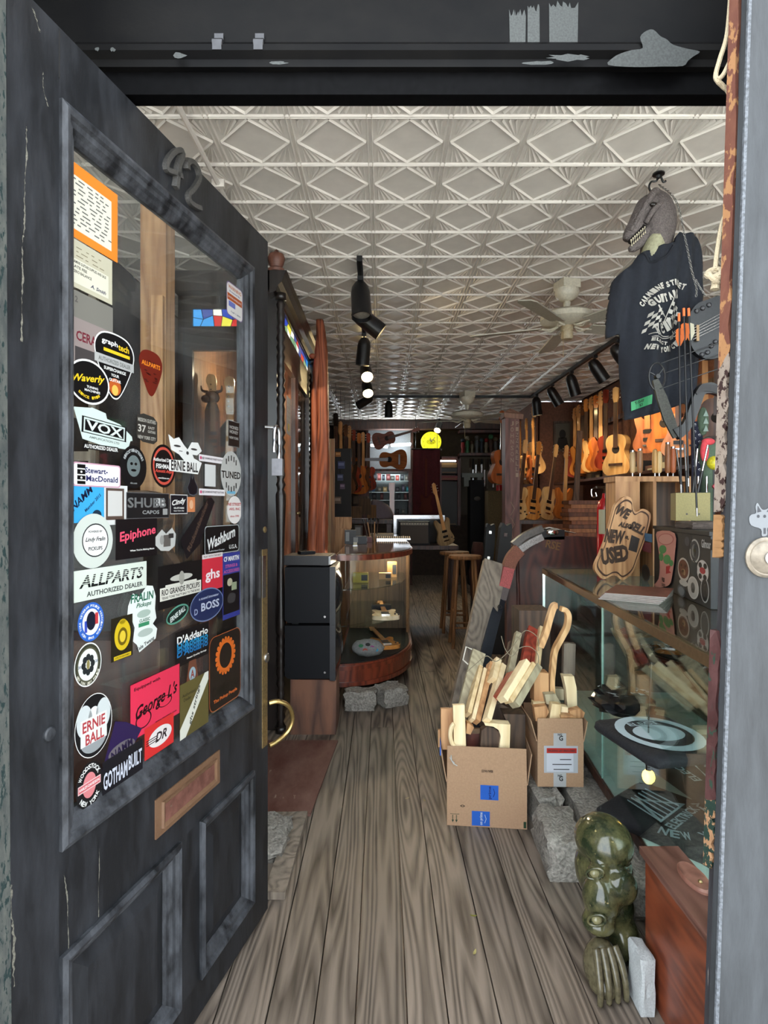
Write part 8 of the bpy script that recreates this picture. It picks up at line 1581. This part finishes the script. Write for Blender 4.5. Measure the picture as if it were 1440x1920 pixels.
# ---- small stock on the round showcase top
zc = 1.067
def ontop(px, py): return Wz(px, py, zc)
for i, (px, py, w, d, h, c, lab, rz) in enumerate(((657, 1020, .10, .05, .125, (30, 30, 32), 'dark box with a white label standing on the showcase', 6), (674, 1020, .13, .05, .07, (22, 24, 30), 'black pedal box lying before the others on the showcase', 2), (672, 1008, .08, .05, .13, (60, 58, 56), 'grey box with a round emblem on the showcase', -6), (690, 1017, .075, .06, .05, (84, 26, 26), 'small dark red tray on the showcase', 4))):
    p = ontop(px, py); mb = MB(); mb.box((-w / 2, 0, 0), (w / 2, d, h)); o = mb.build('stock_box', m_plain('stock_%d' % i, srgb(*c), rough=.5), bevel=.003); o.location = (p.x, p.y, zc); o.rotation_euler = (0, 0, R(rz)); tag(o, lab, 'box', 'stock on the showcase')
    MB().box((-w * .42, -.0015, h * .2), (-w * .1 if i != 2 else w * .3, -.0005, h * .85)).build('box_label', m_print((150, 152, 150)), o)
p = ontop(666, 1023); bt = thing('price_card', 'tiny bright card lying at the edge of the showcase', 'card', (p.x, p.y, zc)); MB().box((-.016, -.004, 0), (.016, .004, .028)).build('card', m_print((236, 232, 200)), bt); MB().box((-.02, -.012, 0), (.02, .012, .003)).build('foot', M_steel, bt)
for i in range(5):
    p = ontop(690 + i * 4, 1010 - i); t = thing('upright_brush', '%s thin stick in the cluster on the showcase' % ords[i], 'stick', (p.x, p.y, zc), rot=(R(-8 + 4 * i), R(-14 + 5 * i), 0), group='sticks on the showcase'); MB().cyl((0, 0, 0), (0, 0, .17 + .02 * (i % 3)), .007, n=7).build('stem', M_tan if i % 2 else M_dkbrown, t, True); MB().cyl((0, 0, .17), (0, 0, .21), .011, n=7).build('tip', M_blackm, t, True)
cr = thing('comb_rack', 'long cream slotted rack lying on the showcase', 'rack', ontop(738, 1012)); p = ontop(738, 1012)
mb = MB(); mb.box((-.17, -.03, 0), (.17, .12, .014)); mb.build('tray', M_steel, cr)
mb = MB(); mb.box((-.165, -.015, .0145), (.165, .10, .030)); mb.build('bar', M_cream if False else M_pale, cr)
for i in range(16): MB().box((-.155 + i * .02, -.016, .016), (-.155 + i * .02 + .009, -.0155, .038)).build('slot', M_blackm, cr)
p = Wz(718, 1000, zc); mb = MB(); mb.box((-.12, 0, 0), (.14, .3, .03)); o = mb.build('open_book', m_plain('paper_grey', srgb(150, 140, 126), rough=.7), bevel=.004); o.location = (p.x - .02, 6.45, zc); tag(o, 'flat pale case lying behind the slotted rack', 'case')
mb = MB(); a = W(621, 985, 6.3); mb.box((a.x, 6.25, zc + .10), (a.x + .22, 6.35, zc + .22)); mb.box((a.x + .01, 6.26, 0), (a.x + .21, 6.34, zc + .10)); solo(mb, 'plywood_end', M_tan, 'tan plywood ledge left of the showcase stock', 'board')
# workbench mound behind: covered dome and rough wood
dm_ = MB(); c = W(700, 972, 8.3); rings = []
for j in range(7):
    t = j / 6 * math.pi / 2; rings.append([(c.x + .29 * math.cos(t) * (math.cos(2 * math.pi * i / 20) if math.cos(2 * math.pi * i / 20) > 0 else .25 * math.cos(2 * math.pi * i / 20)), 8.3 + .2 * math.cos(t) * math.sin(2 * math.pi * i / 20), c.z + .27 * math.sin(t)) for i in range(20)])
dm_.loft(rings); solo(dm_, 'dome_cover', m_plain('mauve_grey_cloth', srgb(112, 102, 108), rough=.9), 'mauve grey domed cover behind the round showcase', 'cover', smooth='all')
for i, (px, py, w, h, c) in enumerate(((663, 972, .22, .16, (110, 78, 50)), (684, 965, .16, .22, (84, 60, 38)), (697, 972, .12, .18, (120, 82, 44)), (676, 944, .2, .1, (74, 56, 40)))):
    p = W(px, py, 7.9); mb = MB(); mb.box((-w / 2, 0, 0), (w / 2, .18, h)); o = mb.build('rough_block', m_wood('rough_%d' % i, srgb(*[k * .7 for k in c]), srgb(*c), rough=.8), bevel=.006, jitter=.006); o.location = (p.x, 7.9 + .02 * i, p.z); tag(o, '%s rough wood block in the heap before the domed cover' % ['leftmost', 'tallest', 'rightmost', 'topmost'][i], 'wood', 'rough blocks')
wb = MB(); a = W(640, 974, 7.8); b = W(736, 974, 7.8); wb.box((a.x, 7.6, a.z - .05), (b.x, 8.7, a.z - .001)); wbt = thing('work_bench', 'dark work bench behind the round showcase', 'bench', ((a.x + b.x) / 2, 8.1, 0)); wb.build('bench_top', M_dkwood, wbt, world=True)
for x in (a.x + .02, b.x - .08):
    for y in (7.65, 8.6): MB().box((x, y, 0), (x + .06, y + .06, a.z - .05)).build('leg', M_dkwood, wbt, world=True)
# ---- guitars and stock in the round showcase
def ingl(k, m, loc, rot, lab, s=.8):
    g = guitar(k, m, loc, lab, group='guitars in the showcase', s=s); g.rotation_euler = Euler(rot, 'XYZ'); return g
ingl('double', G_cream, (.03, 4.36, .566), (R(-90), 0, R(4)), 'cream guitar lying on the lower glass shelf of the showcase', .72)
ingl('double', G_honey, (.05, 4.50, .314), (R(-90), 0, R(12)), 'natural guitar lying on the floor of the showcase', .72)
rk_ = MB(); bmesh.ops.create_icosphere(rk_.bm, subdivisions=3, radius=1)
for v in rk_.bm.verts: v.co = Vector((v.co.x * .12, v.co.y * .05, v.co.z * .065 + .065)); v.co += Vector([random.uniform(-.005, .005) for _ in range(3)])
for v in rk_.bm.verts: v.co.z = max(0, v.co.z)
ro = rk_.build('painted_rock', m_plain('painted_rock', srgb(120, 120, 120), rough=.7, var=.2), smooth=True); q = W(690, 1235, 4.3); ro.location = (q.x, 4.3, .297); tag(ro, 'grey rock with bright painted figures inside the showcase', 'rock')
for i, (x, z, c) in enumerate(((-.05, .09, (40, 130, 80)), (-.02, .06, (200, 80, 60)), (.03, .08, (180, 60, 150)), (.06, .06, (60, 170, 210)), (.0, .10, (30, 30, 34)))): MB().flat([(x + a_, z + b_) for a_, b_ in ell(.018, .013, 10)], .0, Matrix(((1, 0, 0, 0), (0, 0, -1, -.0485 + .35 * x * x * 4), (0, 1, 0, 0), (0, 0, 0, 1)))).build('painted_figure', m_print(c), ro)
for i, (px, py, w, h, c, lab, Y, z) in enumerate(((676, 1083, .12, .075, (176, 160, 50), 'yellow and black string tin on the upper shelf of the showcase', 4.55, .809), (722, 1078, .10, .05, (190, 150, 100), 'tan box on the upper shelf of the showcase', 4.75, .809), (735, 1100, .08, .13, (140, 112, 70), 'tan tapered stand on the upper shelf', 4.9, .809), (715, 1125, .16, .05, (36, 34, 34), 'dark tool lying on the lower glass shelf', 4.75, .549))):
    p = W(px, py, Y); mb = MB(); mb.box((-w / 2, 0, 0), (w / 2, .06, h)); o = mb.build('shelf_item', m_print(c, .4), bevel=.004); o.location = (p.x, Y, z); tag(o, lab, 'box', 'stock in the showcase'); MB().box((w * .05, -.0015, h * .2), (w * .45, -.0005, h * .8)).build('item_label', m_print((40, 46, 50)), o)
# ---- left window bay seen through the door glass
p = W(287, 600, 2.75); mb = MB(); mb.box((p.x - .06, 2.75, 0), (p.x + .06, 2.87, CEIL - .015)); solo(mb, 'timber_post', M_tan, 'tan timber post behind the door glass', 'post', bevel=.004)
p = W(262, 800, 2.55); mb = MB(); mb.prism([(x, z) for x, z in outline('acoustic', .52)], -.04, .04, Matrix.Translation((p.x, 2.55, .95)) @ Matrix(((1, 0, 0, 0), (0, 0, -1, 0), (0, 1, 0, 0), (0, 0, 0, 1)))); mb.bm.normal_update(); gb_o = solo(mb, 'guitar_body_blank', M_dkbrown, 'dark brown guitar body blank behind the door glass', 'guitar body', bevel=.005)
bay = MB(); bay.box((-1.74, 2.05, 0), (-.78, 2.75, .93)); solo(bay, 'window_bench', M_dkwood, 'dark bench in the window bay behind the door', 'bench', bevel=.004)
p = W(296, 620, 2.62); nb_ = MB(); nb_.tube([(p.x, 2.62, .931), (p.x, 2.62, W(0, 555, 2.62).z)], 1, prof=[(.026, -.012), (.026, .012), (-.026, .012), (-.026, -.012)]); solo(nb_, 'guitar_neck_blank', M_tan, 'pale neck blank standing by the tan timber post', 'guitar neck')
lad = thing('slatted_rack', 'dark slatted rack standing in the window bay behind the permits', 'rack', (-1.35, 2.45, .931))
for x in (-.14, .14): MB().box((x - .015, -.015, 0), (x + .015, .015, 1.7)).build('upright', M_greyw, lad)
for i in range(9): MB().box((-.125, -.01, .12 + i * .18), (.125, .01, .16 + i * .18)).build('slat', M_greyw, lad)
for i, (x, y, w, h, c) in enumerate(((-1.05, 2.2, .3, .42, (44, 40, 40)), (-1.4, 2.15, .34, .3, (70, 60, 50)))): mb = MB(); mb.box((-w / 2, 0, 0), (w / 2, .2, h)); o = mb.build('stock_case', m_plain('bay_case_%d' % i, srgb(*c), rough=.6), bevel=.01); o.location = (x, y, .931); tag(o, ['dark case on the bench behind the lower stickers', 'brown case on the bench at the hinge side'][i], 'case'); MB().box((-.03, -.012, h * .8), (.03, -.001, h * .9)).build('latch', M_steel, o)
# ================================================================== SMALL THINGS
for i, (px, py, c, lab) in enumerate(((763, 1497, (190, 176, 140), 'pale wood shaving on the boards left of the larger box'), (796, 1501, (176, 160, 120), 'small curled shaving beside the larger box'), (888, 1717, (150, 150, 70), 'green yellow leaf scrap on the boards'), (890, 1786, (196, 186, 120), 'yellow leaf scrap nearest the threshold'))):
    p = Wz(px, py, .002); mb = MB(); a = R(35 + 70 * i)
    mb.loft([[(t * .013 * math.cos(a) - w * math.sin(a), t * .013 * math.sin(a) + w * math.cos(a), .003 * t * t) for w in (-.0045 * (1 - t * t * .8), .0045 * (1 - t * t * .8))] for t in (-1, -.5, 0, .5, 1)], False, False)
    o = mb.build('floor_scrap', m_print(c, .8)); o.location = p; tag(o, lab, 'scrap')
M_crack = m_plain('bared_cream_paint', srgb(96, 94, 84), rough=.8, var=.5, scale=60)
def crack(pts, w):
    mb = MB(); P = [duv(a, b) for a, b in spline(pts, 14, False)]
    mb.loft([[(u - w * random.choice((.05, .3, .9)), v, .0006), (u + w * random.choice((.03, .3, 1)) + .0015 * math.sin(v * 60), v, .0006)] for u, v in P], False, False, TD); mb.build('paint_crack', M_crack, door)
crack([(50, 238), (48, 300), (46, 360), (45, 420), (42, 470), (41, 560), (39, 640)], .0024)
crack([(60, 15), (66, 30), (74, 60)], .004); crack([(80, 135), (82, 170), (90, 200)], .002)
crack([(120, 1640), (126, 1700), (128, 1790)], .0016); crack([(18, 1660), (24, 1740), (26, 1850)], .004); crack([(186, 1590), (185, 1650), (184, 1720)], .001)
disc('plugged_hole', 91, 1376, .013, .006, M_mold)
mb = MB(); u, v0 = duv(111, 40); v1 = duv(111, 146)[1]; mb.box((u - .0018, v1, -.002), (u + .0018, DTOP - .003, .0006), TD); mb.build('joint_line', m_plain('joint_dark', srgb(8, 8, 9), rough=.8), door)
